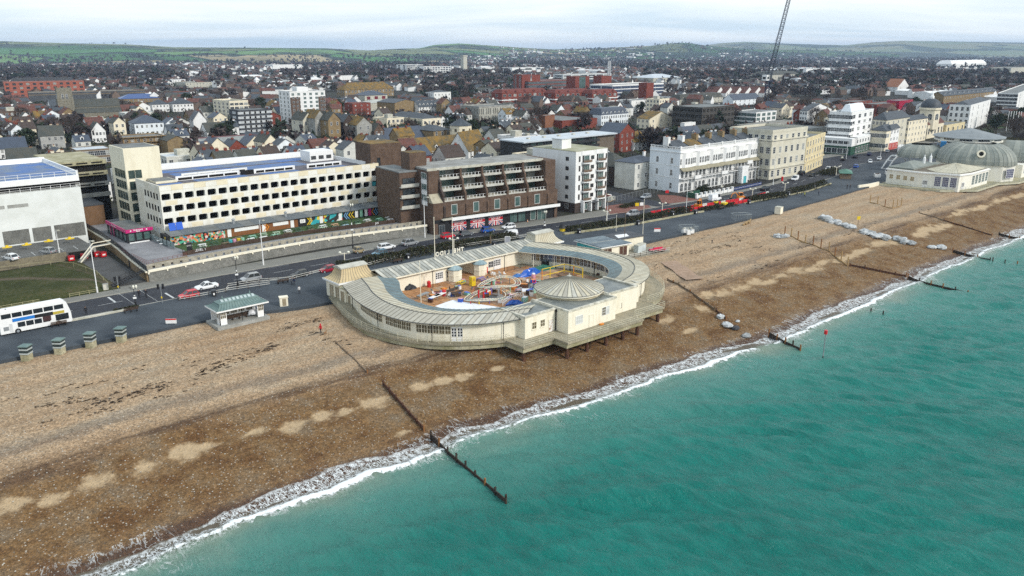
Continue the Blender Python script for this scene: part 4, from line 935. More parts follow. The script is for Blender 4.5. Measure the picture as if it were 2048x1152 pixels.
def beer_garden():
 r=random.Random(9)
 mats=[('white',whitep),('pale blue',paint('pale_blue_paint',(.35,.50,.58))),('mint',paint('mint_paint',(.25,.5,.38))),('peach',paint('peach_paint',(.62,.36,.22))),('dark green',greenp),('pale green',paint('pale_green_paint',(.35,.48,.35))),('grey timber',timber)]
 for i in range(34):
  x=67.5+i*1.6;row=i % 2;y=YWALL(x)+9.6+row*3.2+r.uniform(-.5,.5);k=r.choice((0,0,1,2,3,4,5,6,6,4))
  if 73<x<80:k=r.choice((4,4,6))
  picnic(x,y,ZD+.02,r.uniform(-.2,.2),mats[k][1],f'{mats[k][0]} picnic table, {nth(i // 2)} from the west in the {"front" if row == 0 else "back"} beer garden row','picnic tables in the beer garden')
 for x,nm,m in ((74.2,'turquoise',tealp),(75.2,'pink',paint('rose_paint',(.62,.30,.42))),(76.3,'yellow',yelp),(77.3,'mint',paint('mint_paint',(.25,.5,.38)))):
  t=thing('stool',f'{nm} block seat among the beer garden tables','seat',(x+1.5,YWALL(x)+11.3,ZD+.02));b=MB();b.lathe([(.4,0),(.45,.1),(.45,.75),(.4,.8)],0,0,8,0);b.build('seat_block',m,t);b=MB();b.lathe([(.47,.8),(.47,.88)],0,0,8,0);b.build('seat_top',m,t)
beer_garden()
def brown_flats():
 p0,p1=(123.9,168.6),(165.2,163.6);rot=math.atan2(p1[1] - p0[1],p1[0] - p0[0]);Wd=hypot(p1[0] - p0[0],p1[1] - p0[1])
 t=thing('apartment_block','brown brick stepped apartment block with white balconies over a food hall','apartment block',(p0[0],p0[1],0),rot)
 H1,H=8.4,17.2;bb=brown_brick
 b=MB();b.box(0,Wd,.0,15,4.4,H1);b.box(0,2.6,0,15,-.4,4.4);b.box(Wd - 1,Wd,.05,15,-.4,4.4);b.box(2.6,Wd - 1,2.2,15,-.4,4.4);b.build('podium_wall',bb,t)
 b=MB();b.box(-.0,3.3,2.2,15.0,H1,H - .6);b.box(Wd - 3.6,Wd,1.2,15,H1,H - .4);b.box(3.3,Wd - 3.6,6.0,15,H1,H - .5);b.build('upper_wall',bb,t)
 b=MB();b.box(.2,Wd - 3.2,3.2,15.3,H - .5,H);b.build('roof_slab',M('roof_gravel',(.30,.30,.285),.9,(.20,.195,.18),.3,.35,.65,fine=.2),t)
 b=MB();b.box(.1,Wd - 3.2,2.9,3.2,H - .65,H+.05);b.build('roof_edge',lconc,t)
 nb=5;bx0,bx1=3.3,Wd - 3.6;bw=(bx1 - bx0) / nb;fh=2.9
 for f in range(3):
  z=H1+f*fh+.05;yo=.6+f*1.15
  for k in range(nb):
   x0,x1=bx0+k*bw+.35,bx0+(k+1)*bw - .0
   b=MB();b.box(x0,x1,yo,6.0,z - .25,z - .02);b.build('balcony_floor',lconc,t)
   b=MB();b.box(x0,x1,yo - .05,yo+.12,z - .35,z+.3);pa=b.build('balcony_front',M('white_balcony',(.52,.51,.46),.8,(.40,.385,.34),.7),t)
   b=MB();b.bar((x0,yo,z+1.0),(x1,yo,z+1.0),.03)
   for q in range(7):xx=lerp(x0,x1,q / 6);b.box(xx - .06,xx+.06,yo - .08,yo+.02,z+.2,z+1.02)
   b.build('balcony_rail',whitep,t)
   for q,(u,w_) in enumerate(((.30,.46),(.76,.38))):link('window',win_mesh(round(bw*w_,1),2.1,3,1,.07,M('bronze_frame',(.20,.19,.17),.6),tglass if (k+f+q) % 3 else M('curtained_glass',(.30,.31,.29),.6)),t,(lerp(x0,x1,u),5.98,z+.1))
 # the stepped party walls between the balconies
 for k in range(nb+1):
  x=bx0+k*bw;b=MB();prof=[(6.0,H - .5),(2.6,H - .5),(2.6,H - 2.4),(1.5,H - 3.7),(1.5,H - 5.2),(.2,H - 6.9),(.2,H1 - .6),(-.35,H1 - 1.2),(-.35,4.4),(6,4.4)]
  V=[(x - .25,p[0],p[1]) for p in prof]+[(x+.3,p[0],p[1]) for p in prof];n=len(prof)
  b.add(V,[tuple(range(n)),tuple(range(2*n - 1,n - 1,-1))]+[((i+1) % n,i,n+i,n+(i+1) % n) for i in range(n)]);b.build('party_wall',dk_brick if k in (0,) else brown_brick,t)
 for k in range(nb):link('shop_window',win_mesh(1.6,2.5,1,1,.14,M('pale_frame',(.55,.55,.52),.6),tglass),t,(bx0+(k+.45)*bw,0,5.0))
 b=MB();b.box(2.2,Wd+.1,-1.1,2.0,3.75,4.05);b.build('canopy_slab',lconc,t)
 b=MB();b.box(5.0,Wd+.12,-1.25,-1.1,3.45,4.3);b.build('canopy_fascia',whitep,t)
 txt('lettering','M&S FOODHALL',.62,(Wd - 4.6,-1.28,3.88),FS,black,t,.01,bold=.01)
 b=MB();b.box(2.6,Wd - 1,.35,2.2,-.4,3.75);b.build('shopfront',black,t)
 # three union flag hoardings
 navy=paint('flag_navy',(.03,.045,.12));fred=paint('flag_red',(.45,.015,.03))
 for k in range(3):
  x0=5.6+k*6.0;w_,h_,y_=4.7,3.2,.28;b=MB();b.box(x0,x0+w_,y_,y_+.06,.25,.25+h_);fl_=b.build('flag_hoarding',navy,t)
  cx_,cz_=x0+w_ / 2,.25+h_*.58
  def ray(b,ang,wd,yy):
   dx,dz=cos(ang),sin(ang);nx_,nz_=-dz,dx;tt=min((w_ / 2 - .05) / max(1e-6,abs(dx)),((h_*.42 if dz>0 else h_*.58) - .05) / max(1e-6,abs(dz)))
   e=(cx_+dx*tt,cz_+dz*tt);b.add([(cx_ - nx_*wd*.4,yy,cz_ - nz_*wd*.4),(cx_+nx_*wd*.4,yy,cz_+nz_*wd*.4),(e[0]+nx_*wd,yy,e[1]+nz_*wd),(e[0] - nx_*wd,yy,e[1] - nz_*wd)],[(0,1,2,3)])
  for m,wd,yy,nm in ((whitep,.26,y_ - .01,'white_ray'),(fred,.13,y_ - .02,'red_ray')):
   b=MB()
   for an in (.55,pi - .55,pi+.5,pi+.95,-.5,-.95):ray(b,an,wd,yy)
   b.build(nm,m,fl_)
  b=MB();b.box(cx_ - .5,cx_+.5,y_ - .036,y_ - .03,.27,cz_ - .55);b.build('white_upright',whitep,fl_);b=MB();b.box(cx_ - .25,cx_+.25,y_ - .048,y_ - .04,.27,cz_ - .55);b.build('red_upright',fred,fl_)
  b=MB();b.box(x0,x0+w_,y_ - .04,y_ - .03,cz_ - .55,cz_+.55);b.build('white_bar',whitep,fl_)
  b=MB();b.box(x0,x0+w_,y_ - .06,y_ - .05,cz_ - .4,cz_+.42);b.build('red_bar',fred,fl_)
  txt('lettering','BRITS',.55,(cx_,y_ - .03,cz_+.85),FS,whitep,fl_,.005).location
  o=txt('lettering','NOT OUT',.66,(cx_,y_ - .08,cz_),FS,whitep,fl_,.005,bold=.015)
 b=MB();b.box(-.02,5.2,-.1,.0,3.0,3.9);b.box(1.3,5.2,-.08,0,-.3,3.0);b.build('black_signband',black,t)
 txt('lettering','TOWN HOUSE',.3,(2.6,-.12,3.5),FS,whitep,t,.005);link('door',door_mesh(1.6,2.4,gmetal,glass),t,(2.4,-.09,0))
 for x in (Wd - 15.5,Wd - 12.6):link('shop_window',win_mesh(2.4,2.6,2,1,.08,black,tglass),t,(x,.35,.3))
 link('door',door_mesh(3.0,2.8,M('pale_frame',(.55,.55,.52)),tglass),t,(Wd - 5.5,.35,0));link('shop_window',win_mesh(1.8,2.6,1,1,.08,M('pale_frame',(.55,.55,.52)),tglass),t,(Wd - 8.6,.35,.3))
 # west side, set back wings and stair towers
 TZ=z_at(126.5,202,289)
 b=MB();b.box(-5.5,.0,8.0,22,-.4,H - 1.2);b.build('side_wing_wall',bb,t);b=MB();b.box(-1.5,8.5,33.5,44,-.4,TZ);b.build('rear_tower_wall',bb,t);b=MB();b.box(-1.5,3,22,33.5,-.4,14.5);b.build('rear_wing_wall',bb,t)
 b=MB();b.box(-5.6,.1,7.9,22,H - 1.2,H - .9);b.build('wing_roof',greyroof,t)
 b=MB();b.box(-1.5,3.6,9.5,14.5,H - .9,H+3.6);b.build('lift_tower',brown_brick,t)
 b=MB();b.box(-1.4,3.5,9.6,14.4,H+3.6,H+3.7);b.box(-1.4,8.4,33.6,43.9,TZ,TZ+.1);b.build('lift_tower_roof',lichen,t)
 for f in range(3):
  z=6.5+f*2.9
  b=MB();b.box(-5.6,-.2,7.0,8.0,z - .2,z);b.box(-5.6,-.2,6.95,7.05,z,z+.75);b.build('side_balcony',M('white_balcony',(.66,.65,.60)),t)
  link('window',win_mesh(3.6,2.0,3,1,.08,black,glass),t,(-2.8,8.0,z+.1))
  link('window',win_mesh(2.6,1.5,3,1,.09,whitep,tglass,side='W'),t,(0,4.6,z+2.2))
  b=MB();b.box(-.07,0,3.1,6.1,z+.9,z+2.0);b.build('white_spandrel',whitep,t)
  link('window',win_mesh(.9,1.8,1,1,.06,black,glass,side='W'),t,(-1.5,38,z+1));link('window',win_mesh(.9,2.2,1,1,.06,black,glass),t,(1,33.5,z+2.4))
 b=MB();b.add([(-.1,-.0,8.4),(3.0,.0,8.4),(3.0,2.2,10.6),(-.1,2.2,10.6),(-.1,2.2,8.4),(3.0,2.2,8.4)],[(0,1,2,3),(0,3,4),(1,5,2)]);b.build('lean_to_roof',M('lead_sheet',(.42,.38,.28),.6,(.3,.27,.2),.8),t)
brown_flats()
def white_flats():
 x0,y0,x1=173.3,164.2,188.0;t=thing('apartment_tower','white six storey flats with curved balconies on a brown brick base','apartment block',(x0,y0,0),radians(2))
 Wd,D,H=14.6,18,18.4
 b=MB();b.box(0,Wd,0,D,3.0,H);b.build('wall',white,t);b=MB();b.box(.05,Wd - .05,.05,D - .05,-.4,3.0);b.build('brick_base',dk_brick,t)
 b=MB();b.box(-.05,Wd+.05,-.05,D+.05,H,H+.12);b.box(.4,Wd - .4,.4,D - .4,H+.12,H+.15);b.build('roof',M('mossy_flat_roof',(.38,.37,.28),.9,(.25,.25,.15),.4),t)
 b=MB();b.box(1.4,5.6,7,11,H,H+3.0);b.build('lift_house',white,t);b=MB();b.box(1.2,5.8,6.8,11.2,H+3,H+3.15);b.build('lift_house_roof',paleroof,t)
 fh=2.85;wf=M('brown_frame',(.10,.07,.05),.7)
 for f in range(5):
  z=3.6+f*fh
  link('window',win_mesh(1.1,1.0,1,1,.07,wf,side='W'),t,(0,3.4,z+.6))
  link('window',win_mesh(.55,1.5,1,1,.07,wf),t,(1.7,0,z+.4));link('window',win_mesh(1.3,1.0,2,1,.08,wf),t,(7.6,0,z+.7));link('window',win_mesh(.5,1.4,1,1,.07,wf),t,(14.1,0,z+.4))
  for xc in (4.6,11.2):
   b=MB();b.box(xc - 1.6,xc+1.6,-.1,.0,z,z+2.1);b.build('balcony_shade',shade,t)  # black sheet on the wall paints the shade behind the balcony
   link('window',win_mesh(2.4,1.9,3,1,.08,whitep,tglass),t,(xc+.2,-.1,z+.05))
   cv=[(xc - 1.9,0),(xc - 1.9,-1.0),(xc - 1.0,-1.45),(xc+1.0,-1.45),(xc+1.9,-1.0),(xc+1.9,0)]
   b=MB();b.prism(cv,z - .3,z - .05);b.build('balcony_slab',white,t)
   b=MB();b.prism([(p[0]*.999+.001*xc,p[1]*.97) for p in cv[1:5]]+[(p[0],p[1]*.9) for p in cv[4:0:-1]],z+.1,z+.72);b.bar((xc - 1.9,-1,z+.9),(xc+1.9,-1,z+.9),.04);b.build('balcony_front',M('smoked_glass_panel',(.12,.075,.05),.4,(.20,.14,.10),1.5),t)
 for xc in (4.6,11.2):
  for dx in (-1.75,1.75):
   b=MB();b.box(xc+dx - .2,xc+dx+.2,-1.2,0,-.3,3.2);b.build('porch_pier',white,t)
  b=MB();b.box(xc - 2,xc+2,-.12,0,H - 1.3,H);b.build('balcony_hood',white,t)
  link('window',win_mesh(2.4,1.8,3,1,.08,whitep,tglass),t,(xc,.04,.6))
 link('window',win_mesh(1.2,1.2,2,1,.08,whitep,side='W'),t,(.05,3.4,1.2));b=MB();b.box(6.3,9.4,-1.5,.0,2.6,2.8);b.build('porch_roof',darkroof,t);link('door',door_mesh(1.6,2.3,dk_brick,glass),t,(7.8,.04,0))
white_flats()
# ---- the Regency terrace
def terrace():
 x0,y0,x1,H=226.5,165.6,283.5,14.6;Wd=x1 - x0;D=13
 t=thing('regency_terrace','long white stucco terrace with canopied balcony and arched windows facing the sea','terrace',(x0,y0,0))
 b=MB();b.box(0,Wd,0,D,-.4,H);b.build('wall',white,t)
 b=MB();b.box(-.12,.0,.02,D,-.4,H - .02);b.build('shade_tinted_end',bwhite,t)  # west end tinted bluish to paint in its shaded side
 nb=7;bw=Wd / nb
 for k in range(nb):
  xc=bw*(k+.5);cv=[(xc - bw*.36,.02),(xc - bw*.26,-.75),(xc+bw*.26,-.75),(xc+bw*.36,.02)]
  b=MB();b.prism(cv,8.4,H - 1.0);b.build('bay',white,t)
  for q in (-1,0,1):link('arched_window',arch_win(.8,2.0),t,(xc+q*bw*.18,-.76,9.6))
  for q in (-1,1):link('arched_window',arch_win(.7,1.9),t,(xc+q*bw*.44,0,9.6))
  b=MB();b.prism([(xc - bw*.38,-1.2),(xc - bw*.28,-2.0),(xc+bw*.28,-2.0),(xc+bw*.38,-1.2)],7.55,7.65);V=[(xc - bw*.5,-1.5,7.5),(xc - bw*.3,-2.2,7.5),(xc+bw*.3,-2.2,7.5),(xc+bw*.5,-1.5,7.5),(xc+bw*.5,0,8.5),(xc+bw*.3,-.72,8.5),(xc - bw*.3,-.72,8.5),(xc - bw*.5,0,8.5)]
  b.add(V,[(0,1,6,7),(1,2,5,6),(2,3,4,5)]);b.add([(v[0],v[1],v[2] - .1) for v in V],[(7,6,1,0),(6,5,2,1),(5,4,3,2)]);b.build('balcony_canopy',M('olive_canopy',(.30,.27,.19),.8,(.22,.20,.14),.8),t)
  b=MB();b.box(xc - bw*.5,xc+bw*.5,-1.7,0,4.6,4.8);b.build('balcony_floor',white,t)
  b=MB();b.bar((xc - bw / 2,-1.65,5.7),(xc+bw / 2,-1.65,5.7),.04);b.bar((xc - bw / 2,-1.65,4.9),(xc+bw / 2,-1.65,4.9),.04)
  for q in range(15):xx=xc - bw / 2+bw*q / 14;b.bar((xx,-1.65,4.8),(xx,-1.65,5.7),.025)
  b.build('balcony_rail',black,t)
  for q in range(4):xx=xc - bw / 2+bw*(q+.5) / 4;b=MB();b.bar((xx,-1.6,-.3),(xx,-1.6,7.5),.09,0,6);b.build('column',whitep,t)
  for q in (-.3,-.02,.27):link('french_window',win_mesh(1.3,2.4,2,2,.1,whitep,glass),t,(xc+q*bw,0,4.85));link('arched_window',arch_win(1.4,2.7),t,(xc+q*bw,0,.3))
 b=MB();b.box(-.3,Wd+.2,-.35,.0,H - 1.05,H - .75);b.box(-.35,.0,0,D,H - 1.05,H - .75);b.box(-.2,Wd,-.1,.02,8.35,8.55);b.box(-.18,-.12,.0,D,9.0,9.2);b.box(-.18,-.12,0,D,4.9,5.1);b.build('cornice',white,t)
 b=MB();b.box(-.15,Wd,-.15,.15,H,H+.22);b.box(-.15,Wd,-.15,.15,H+.8,H+.95);b.box(-.15,.15,.15,D,H,H+.22);b.box(-.15,.15,.15,D,H+.8,H+.95)
 for q in range(90):x=Wd*q / 90;b.box(x,x+.22,-.1,.1,H+.22,H+.8)
 for q in range(20):y=D*q / 20+.2;b.box(-.1,.1,y,y+.22,H+.22,H+.8)
 b.build('balustrade',white,t)
 for k in range(nb+1):b=MB();x=bw*k;b.box(x - .35,x+.35,-.22,.25,H,H+1.25);b.build('balustrade_pier',white,t)
 for k in range(nb):
  b=MB();b.gable(bw*k+.3,bw*(k+1) - .3,.8,D - .4,H - .3,2.6,'x',0,.1,0,0);ro=b.build('roof',slate if k !=1 else lichen,t)
  link('chimney',chimney_mesh(1.3,2.2,2.2,white if k<2 else tan_brick,4),ro,(bw*k+.5,D*.5,H+1.6))
 for f,z in ((0,1.2),(1,5.7),(2,9.8)):
  for y in (3.4,9.6):link('arched_window',arch_win(.85,1.9,side='W'),t,(-.13,y,z))
 for k,z in ((0,5.6),(2,5.6),(4,7.9)):b=MB();xx=bw*(k+1);b.box(xx - 1.8,xx+1.8,-2.1,-1.7,z - 1.3,z - .1);b.build('hotel_signboard',whitep,t)
 b=MB();b.box(34,38,-3.2,-1.7,-.3,5.4);b.box(33.8,38.2,-3.3,-1.6,5.4,6.2);b.build('porch',whitep,t);txt('lettering','THE BEACH',.5,(36,-3.32,5.8),FS,black,t,.005)
 link('door',door_mesh(1.8,2.6,whitep,tealp),t,(36,-3.2,0))
 # front gardens
 w=thing('garden_wall','low white balustraded garden wall with piers along the front of the terrace','wall',(224,154.8,0));b=MB();b.box(222,243,154.7,155,-.1,.9);part(b,'wall_run',whitep,w)
 for k in range(9):x=222+k*2.6;b=MB();b.box(x - .35,x+.35,154.5,155.2,-.1,1.5);b.box(x - .45,x+.45,154.4,155.3,1.5,1.65);part(b,'pier',whitep,w)
 g=thing('banner_fence','dark blue banner fence round the hotel forecourt','fence',(252,155,0));nv=paint('navy_banner',(.03,.05,.16))
 for k in range(7):b=MB();x=244+k*2.7;b.box(x,x+2.6,154.9+k*.1,154.96+k*.1,.1,1.15);part(b,'banner',nv,g);txt('lettering','HOTEL BAR',.42,(x+1.3,154.87+k*.1,.65),FS,whitep,g,.004)
 b=MB()
 for k in range(8):x=244+k*2.7;b.bar((x - .05,155+k*.1,0),(x - .05,155+k*.1,1.3),.05)
 part(b,'fence_post',gmetal,g)
 h=thing('hedge_screen','dark green board fence at the western corner of the terrace','fence',(225,157,0));b=MB();b.box(221.5,229,158.5,158.6,0,1.6);part(b,'board_run',greenp,h);b=MB();b.box(221.4,221.5,155.2,158.6,0,1.6);part(b,'board_return',greenp,h)
def arch_win(w,h,side='S'):
 k=('arch',w,h,side)
 if k in MC:return MC[k]
 b=MB();n=6;r=w / 2;pts=[(-r,0),(r,0),(r,h - r)]+[(r*cos(pi*i / n),h - r+r*sin(pi*i / n)) for i in range(1,n)]+[(-r,h - r)]
 b.add([(p[0],-.02,p[1]) for p in pts],[tuple(range(len(pts)))],1)
 c0=Vector((0,h*.5));o=[((Vector(p) - c0)*1.0) for p in pts];m=len(pts)
 ex=[(p[0]+(.12 if p[0]>0 else -.12),p[1]+(.12 if p[1]>h - r else 0)) for p in pts]
 V=[(p[0],-.02,p[1]) for p in pts]+[(p[0],-.08,p[1]) for p in ex];b.add(V,[(i,(i+1) % m,m+(i+1) % m,m+i)[::-1] for i in range(m)],0)
 V=[(p[0],-.08,p[1]) for p in ex]+[(p[0],.0,p[1]) for p in ex];b.add(V,[(i,(i+1) % m,m+(i+1) % m,m+i)[::-1] for i in range(m)],0)
 b.box(-.035,.035,-.05,-.02,0,h - .05,0);b.box(-r,r,-.05,-.02,h*.45,h*.45+.06,0)
 if side=='W':b.v=[(p[1],-p[0],p[2]) for p in b.v]
 MC[k]=b.mesh('arched_window',[whitep,glass]);return MC[k]
terrace()
# ------------------------------------------------------------------ buildings of the town, each standing where the picture shows it
FOOT=[];SCR=[];NAMED=[]
def add_foot(x,y,w,d,rot=0,m=1.5):
 c,s=cos(rot),sin(rot);xs=[x,x+w*c,x - d*s,x+w*c - d*s];ys=[y,y+w*s,y+d*c,y+w*s+d*c];FOOT.append((min(xs) - m,max(xs)+m,min(ys) - m,max(ys)+m))
for f in ((52,0,78,245),(120,0,48,195),(170,0,22,186),(222,0,66,182),(28,0,36,262)):add_foot(f[0],f[1],f[2],f[3] - f[1])
def solve(fn,target,hi=260):
 lo=.5;f0=fn(lo)<target
 if (fn(hi)<target)==f0:return hi
 for _ in range(40):
  m=(lo+hi) / 2
  if (fn(m)<target)==f0:lo=m
  else:hi=m
 return lo
def fit(pw,pl,pr,base,top,rot=0,d=None):
 x,y=at(pl,base);w=solve(lambda q:px_of(x+q*cos(rot),y+q*sin(rot),0)[0],pr) if pr else 10
 d=d or solve(lambda q:px_of(x - q*sin(rot),y+q*cos(rot),0)[0],pw,90);return x,y,w,d,z_at(x,y,top)
def lm(name,label,cat,pw,pl,pr,bpx,top,wall,roof='flat',rm=None,rot=0,d=None,short=None,prot=True,**k):
 x,y,w,d,h=fit(pw,pl,pr,bpx,top,radians(rot),d)
 t=bld(name,label,cat,x,y,w,d,h,wall,roof,rm,radians(rot),**k);add_foot(x,y,w,d,radians(rot))
 if prot:SCR.append((min(pw or pl,pl),pr or pl+10,top,bpx,hypot(x,y)))
 if short:NAMED.append((short,x+w / 2,y+d / 2))
 return t,x,y,w,d,h
dsl=dict(mf=whitep)
blackbal=M('black_cladding',(.03,.032,.035),.6)
whiteband=[(2.6,1.0,.08),(5.5,1.0,.08),(8.4,1.0,.08)]
# along the front, east of the terrace
lm('corner_block','buff stone four storey corner block with shops beside the white terrace','building',1453,1537,1606,360,266,buff,rot=-1,fl=4,nx=6,ny=7,ww=1.5,wh=2.3,wk=(2,3),mf=whitep,para=1.0,bands=[(4.0,.4,.5),(14.6,.5,.45)],short='the buff corner block',prot=False)
lm('curved_block','pale yellow block with shops stepping round the corner east of the buff block','building',1601,1607,1644,347,281,yellowish,rot=14,d=16,fl=4,nx=7,ny=0,ww=1.1,wh=1.9,para=.9,bands=[(4.2,.4,.45)],prot=False)
t,x,y,w,d,h=lm('art_deco_block','tall white modernist block of flats with banded corner windows and green shop fronts','apartment block',1651,1694,1738,306,228,white,rot=8,fl=6,nx=4,ny=5,ww=3.4,wh=1.7,wk=(4,2),para=.8,bands=[(6.3,.35,.25),(9.6,.3,.2),(13,.3,.2)],skip=(0,),short='the white modernist block')
b=MB();b.hip(w*.25,w*.9,d*.3,d*.75,h+.5,3.2,.1,0,.45);b.box(w*.25,w*.9,d*.3,d*.75,h,h+.5);b.build('roof_house',bwhite,t)
b=MB();b.box(-3,w+2,-4,0,-.3,4);b.box(-8,0,-4,d+6,-.3,4);b.build('shop_podium',greenp,t);b=MB();b.box(-3.2,w+2.2,-4.2,0,4,7.6);b.box(-8.2,0,-4.2,d+6,4,7.6);b.build('podium_parapet',white,t)
for i in range(9):link('shop_window',win_mesh(2.0,2.3,2,1,.12,whitep,glass),t,(-2+(w+3)*(i+.5) / 9,-4,.6));link('podium_window',win_mesh(1.6,1.5,3,1,.08,whitep),t,(-2+(w+3)*(i+.5) / 9,-4.2,5))
for i in range(7):link('shop_window',win_mesh(2.2,2.3,2,1,.12,whitep,glass,side='W'),t,(-8,-3+(d+8)*(i+.5) / 7,.6));link('podium_window',win_mesh(2.2,1.4,3,1,.08,whitep,side='W'),t,(-8.2,-3+(d+8)*(i+.5) / 7,5))
lm('streamlined_house','cream streamlined two storey house with dark hipped roof east of the modernist block','building',1736,1768,1790,302,262,cream,'hip',slate,rot=5,fl=2,nx=3,ny=3,ww=3,wh=1.8,wk=(4,2),rh=2.5)
lm('sea_front_house','narrow white house with coral red ground floor by the bus stop','house',1766,1776,1794,300,258,white,'hip',slate,rot=3,fl=3,nx=3,ny=2,rh=2,base=(3.2,paint('coral_paint',(.52,.12,.10))))
lm('sea_front_hotel','cream stone hotel with dark slate roof west of the domed cinema','hotel',1738,1766,1813,296,240,buff,'hip',slate,rot=2,fl=4,nx=5,ny=4,rh=3.5,ch=2,short='the stone hotel')
lm('sea_front_hotel','cream hotel with regular small windows next to the domed cinema','hotel',1790,1812,1850,288,241,cream,'hip',slate,rot=2,fl=4,nx=6,ny=5,ww=.9,wh=1.3,rh=2,short='the cream hotel')
t,x,y,w,d,h=lm('cinema','cream cinema with slate dome, arched windows and white spire','cinema',1833,1852,1884,278,249,cream,'gable',redtile,rot=2,fl=1,nx=5,ny=3,ww=1.8,wh=3.2,rh=2.5,short='the domed cinema')
cx,cy=w*.30,d*.5;R=5.4;h0=h;z1=z_at(x+cx,y+cy,215)
b=MB();b.lathe([(R,h0 - 3),(R,z1 - 1)],cx,cy,8,0,cap=True);b.lathe([(R+.6,z1 - 1),(R+.6,z1)],cx,cy,8,0);b.build('drum',cream,t)
for k in range(8):a=pi+2*pi*(k+.5) / 8;link('arched_window',arch_win(2.0,3.2),t,(cx+R*.93*cos(a),cy+R*.93*sin(a),h0 - .2+(z1 - h0)*.30),0).rotation_euler=(0,0,a+pi / 2)
b=MB();zt=z_at(x+cx,y+cy,197);b.lathe([(R*.95,z1),(R*.93,z1+(zt - z1)*.35),(R*.78,z1+(zt - z1)*.68),(R*.45,z1+(zt - z1)*.93),(1.6,zt)],cx,cy,20,0);b.build('dome',slate,t,smooth=True)
b=MB();b.lathe([(1.3,zt - .3),(1.3,zt+1.2),(.8,zt+1.6),(.6,zt+3.0),(.2,zt+3.4),(.1,zt+6)],cx,cy,8,0);b.build('spire',whitep,t)
lm('cinema_foyer','low cream foyer with arched panels east of the cinema','building',1884,1890,1927,272,252,yellowish,rot=2,d=15,fl=1,nx=4,ny=0,ww=2,wh=3.4)
lm('white_hotel','large white hotel with slate roof at the far end of the front','hotel',1892,1934,1974,262,212,white,'para_hip',slate,rot=10,fl=4,nx=4,ny=4,ww=1.3,wh=2.2,rh=2.5,ch=2,chm=white,short='the large white hotel')
lm('slate_terrace','long dark slate roofed terrace behind the large white hotel','terrace',1878,1885,1993,212,192,tan_brick,'gable',slate,rot=0,d=12,fl=2,nx=22,ny=0,rh=3.5,dorm=12)
lm('balcony_flats','white modern flats with dark balcony bays at the right edge','apartment block',1990,2030,2075,224,188,white,rot=12,fl=5,nx=5,ny=5,ww=3,wh=2,wk=(3,1),para=.6,short='the white balcony flats')
# middle distance, right half
lm('white_villa','white rendered house with tall gable west of the modernist block','house',1597,1612,1660,252,222,white,'gable',slate,rot=0,ax='y',fl=3,nx=4,ny=3,rh=4,ch=1)
lm('gabled_house','cream gable ended house with grey roof among the flats','house',1556,1562,1578,238,216,cream,'gable',slate,rot=0,ax='y',d=9,fl=2,nx=2,ny=3,rh=3,ch=1)
lm('modern_flats','white and dark glass modern flats stepping up in the town','apartment block',1463,1510,1551,252,226,white,rot=0,fl=3,nx=4,ny=5,ww=4,wh=1.9,wk=(3,1),mg=tglass,para=.4,short='the white glass flats')
lm('scaffolded_block','dark half built block wrapped in scaffolding','building site',1343,1402,1466,262,216,M('bare_concrete_frame',(.07,.065,.06),.9),rot=0,fl=4,nx=9,ny=8,ww=2.6,wh=2.0,wk=(2,2),mf=M('scaffold_tube',(.18,.165,.14),.6),mg=shade,para=.3,short='the scaffolded block')
lm('cream_house','cream house with moss covered roof in the town centre','house',1273,1298,1344,258,238,cream,'gable',lichen,rot=0,ax='y',fl=2,nx=3,ny=3,rh=4,ch=2,chm=white,short='the cream mossy roofed house')
lm('render_block','pale rendered blank block with small roof house','building',1258,1262,1301,226,202,white,rot=0,d=14,fl=3,nx=2,ny=0,para=.3)
lm('mansard_terrace','blue grey mansard roofed terrace with round headed dormers','terrace',1196,1202,1256,252,230,bwhite,'mansard',bslate,rot=0,d=12,fl=2,nx=12,ny=0,ww=1.1,wh=1.6,rh=4,dorm=7,short='the mansard terrace')
lm('shopping_centre','low red brick shopping hall with flat grey roof','building',1100,1124,1194,262,243,red_brick,rot=0,fl=1,nx=0,ny=0,d=40,para=.5,short='the brick shopping hall')
lm('brick_tower_block','plain brown brick lift tower on the shopping hall','building',1086,1090,1109,262,232,orange_brick,rot=0,d=6,fl=1,nx=0,ny=0,para=.2)
t,x,y,w,d,h=lm('dark_flats','long dark flats with black balconies and pale roof behind the white flats','apartment block',1020,1024,1226,392,300,dk_brick,rot=0,d=20,fl=5,nx=17,ny=0,ww=2.6,wh=1.9,wk=(2,1),mf=blackbal,mg=glass,para=.3,rm=paleroof,gw=blackbal,bands=[(6,1,.9),(9,1,.9),(12,1,.9)],short='the dark flats',prot=False) if False else (None,)*6
lm('red_gabled_house','red brick house with blue slate gable and white glasshouse frame','house',1229,1238,1268,306,266,red_brick,'gable',bslate,rot=8,ax='y',d=12,fl=3,nx=3,ny=2,rh=4)
lm('old_brick_house','dark brick house with big mossy slate roof behind the white terrace','house',1226,1229,1268,372,334,dk_brick,'hip',oldslate,rot=3,d=15,fl=3,nx=4,ny=2,ww=1.2,wh=1.6,mf=whitep,rh=4.2,prot=False)
lm('white_side_house','plain white three storey house with blue slate roof joined to the white terrace','house',1264,1268,1312,380,326,M('grey_white_render',(.62,.62,.58),.85,(.5,.5,.46),.4),'hip',bslate,rot=2,d=9,fl=3,nx=3,ny=0,ww=.9,wh=1.5,mf=whitep,rh=1.6,ch=1,chm=white,prot=False)
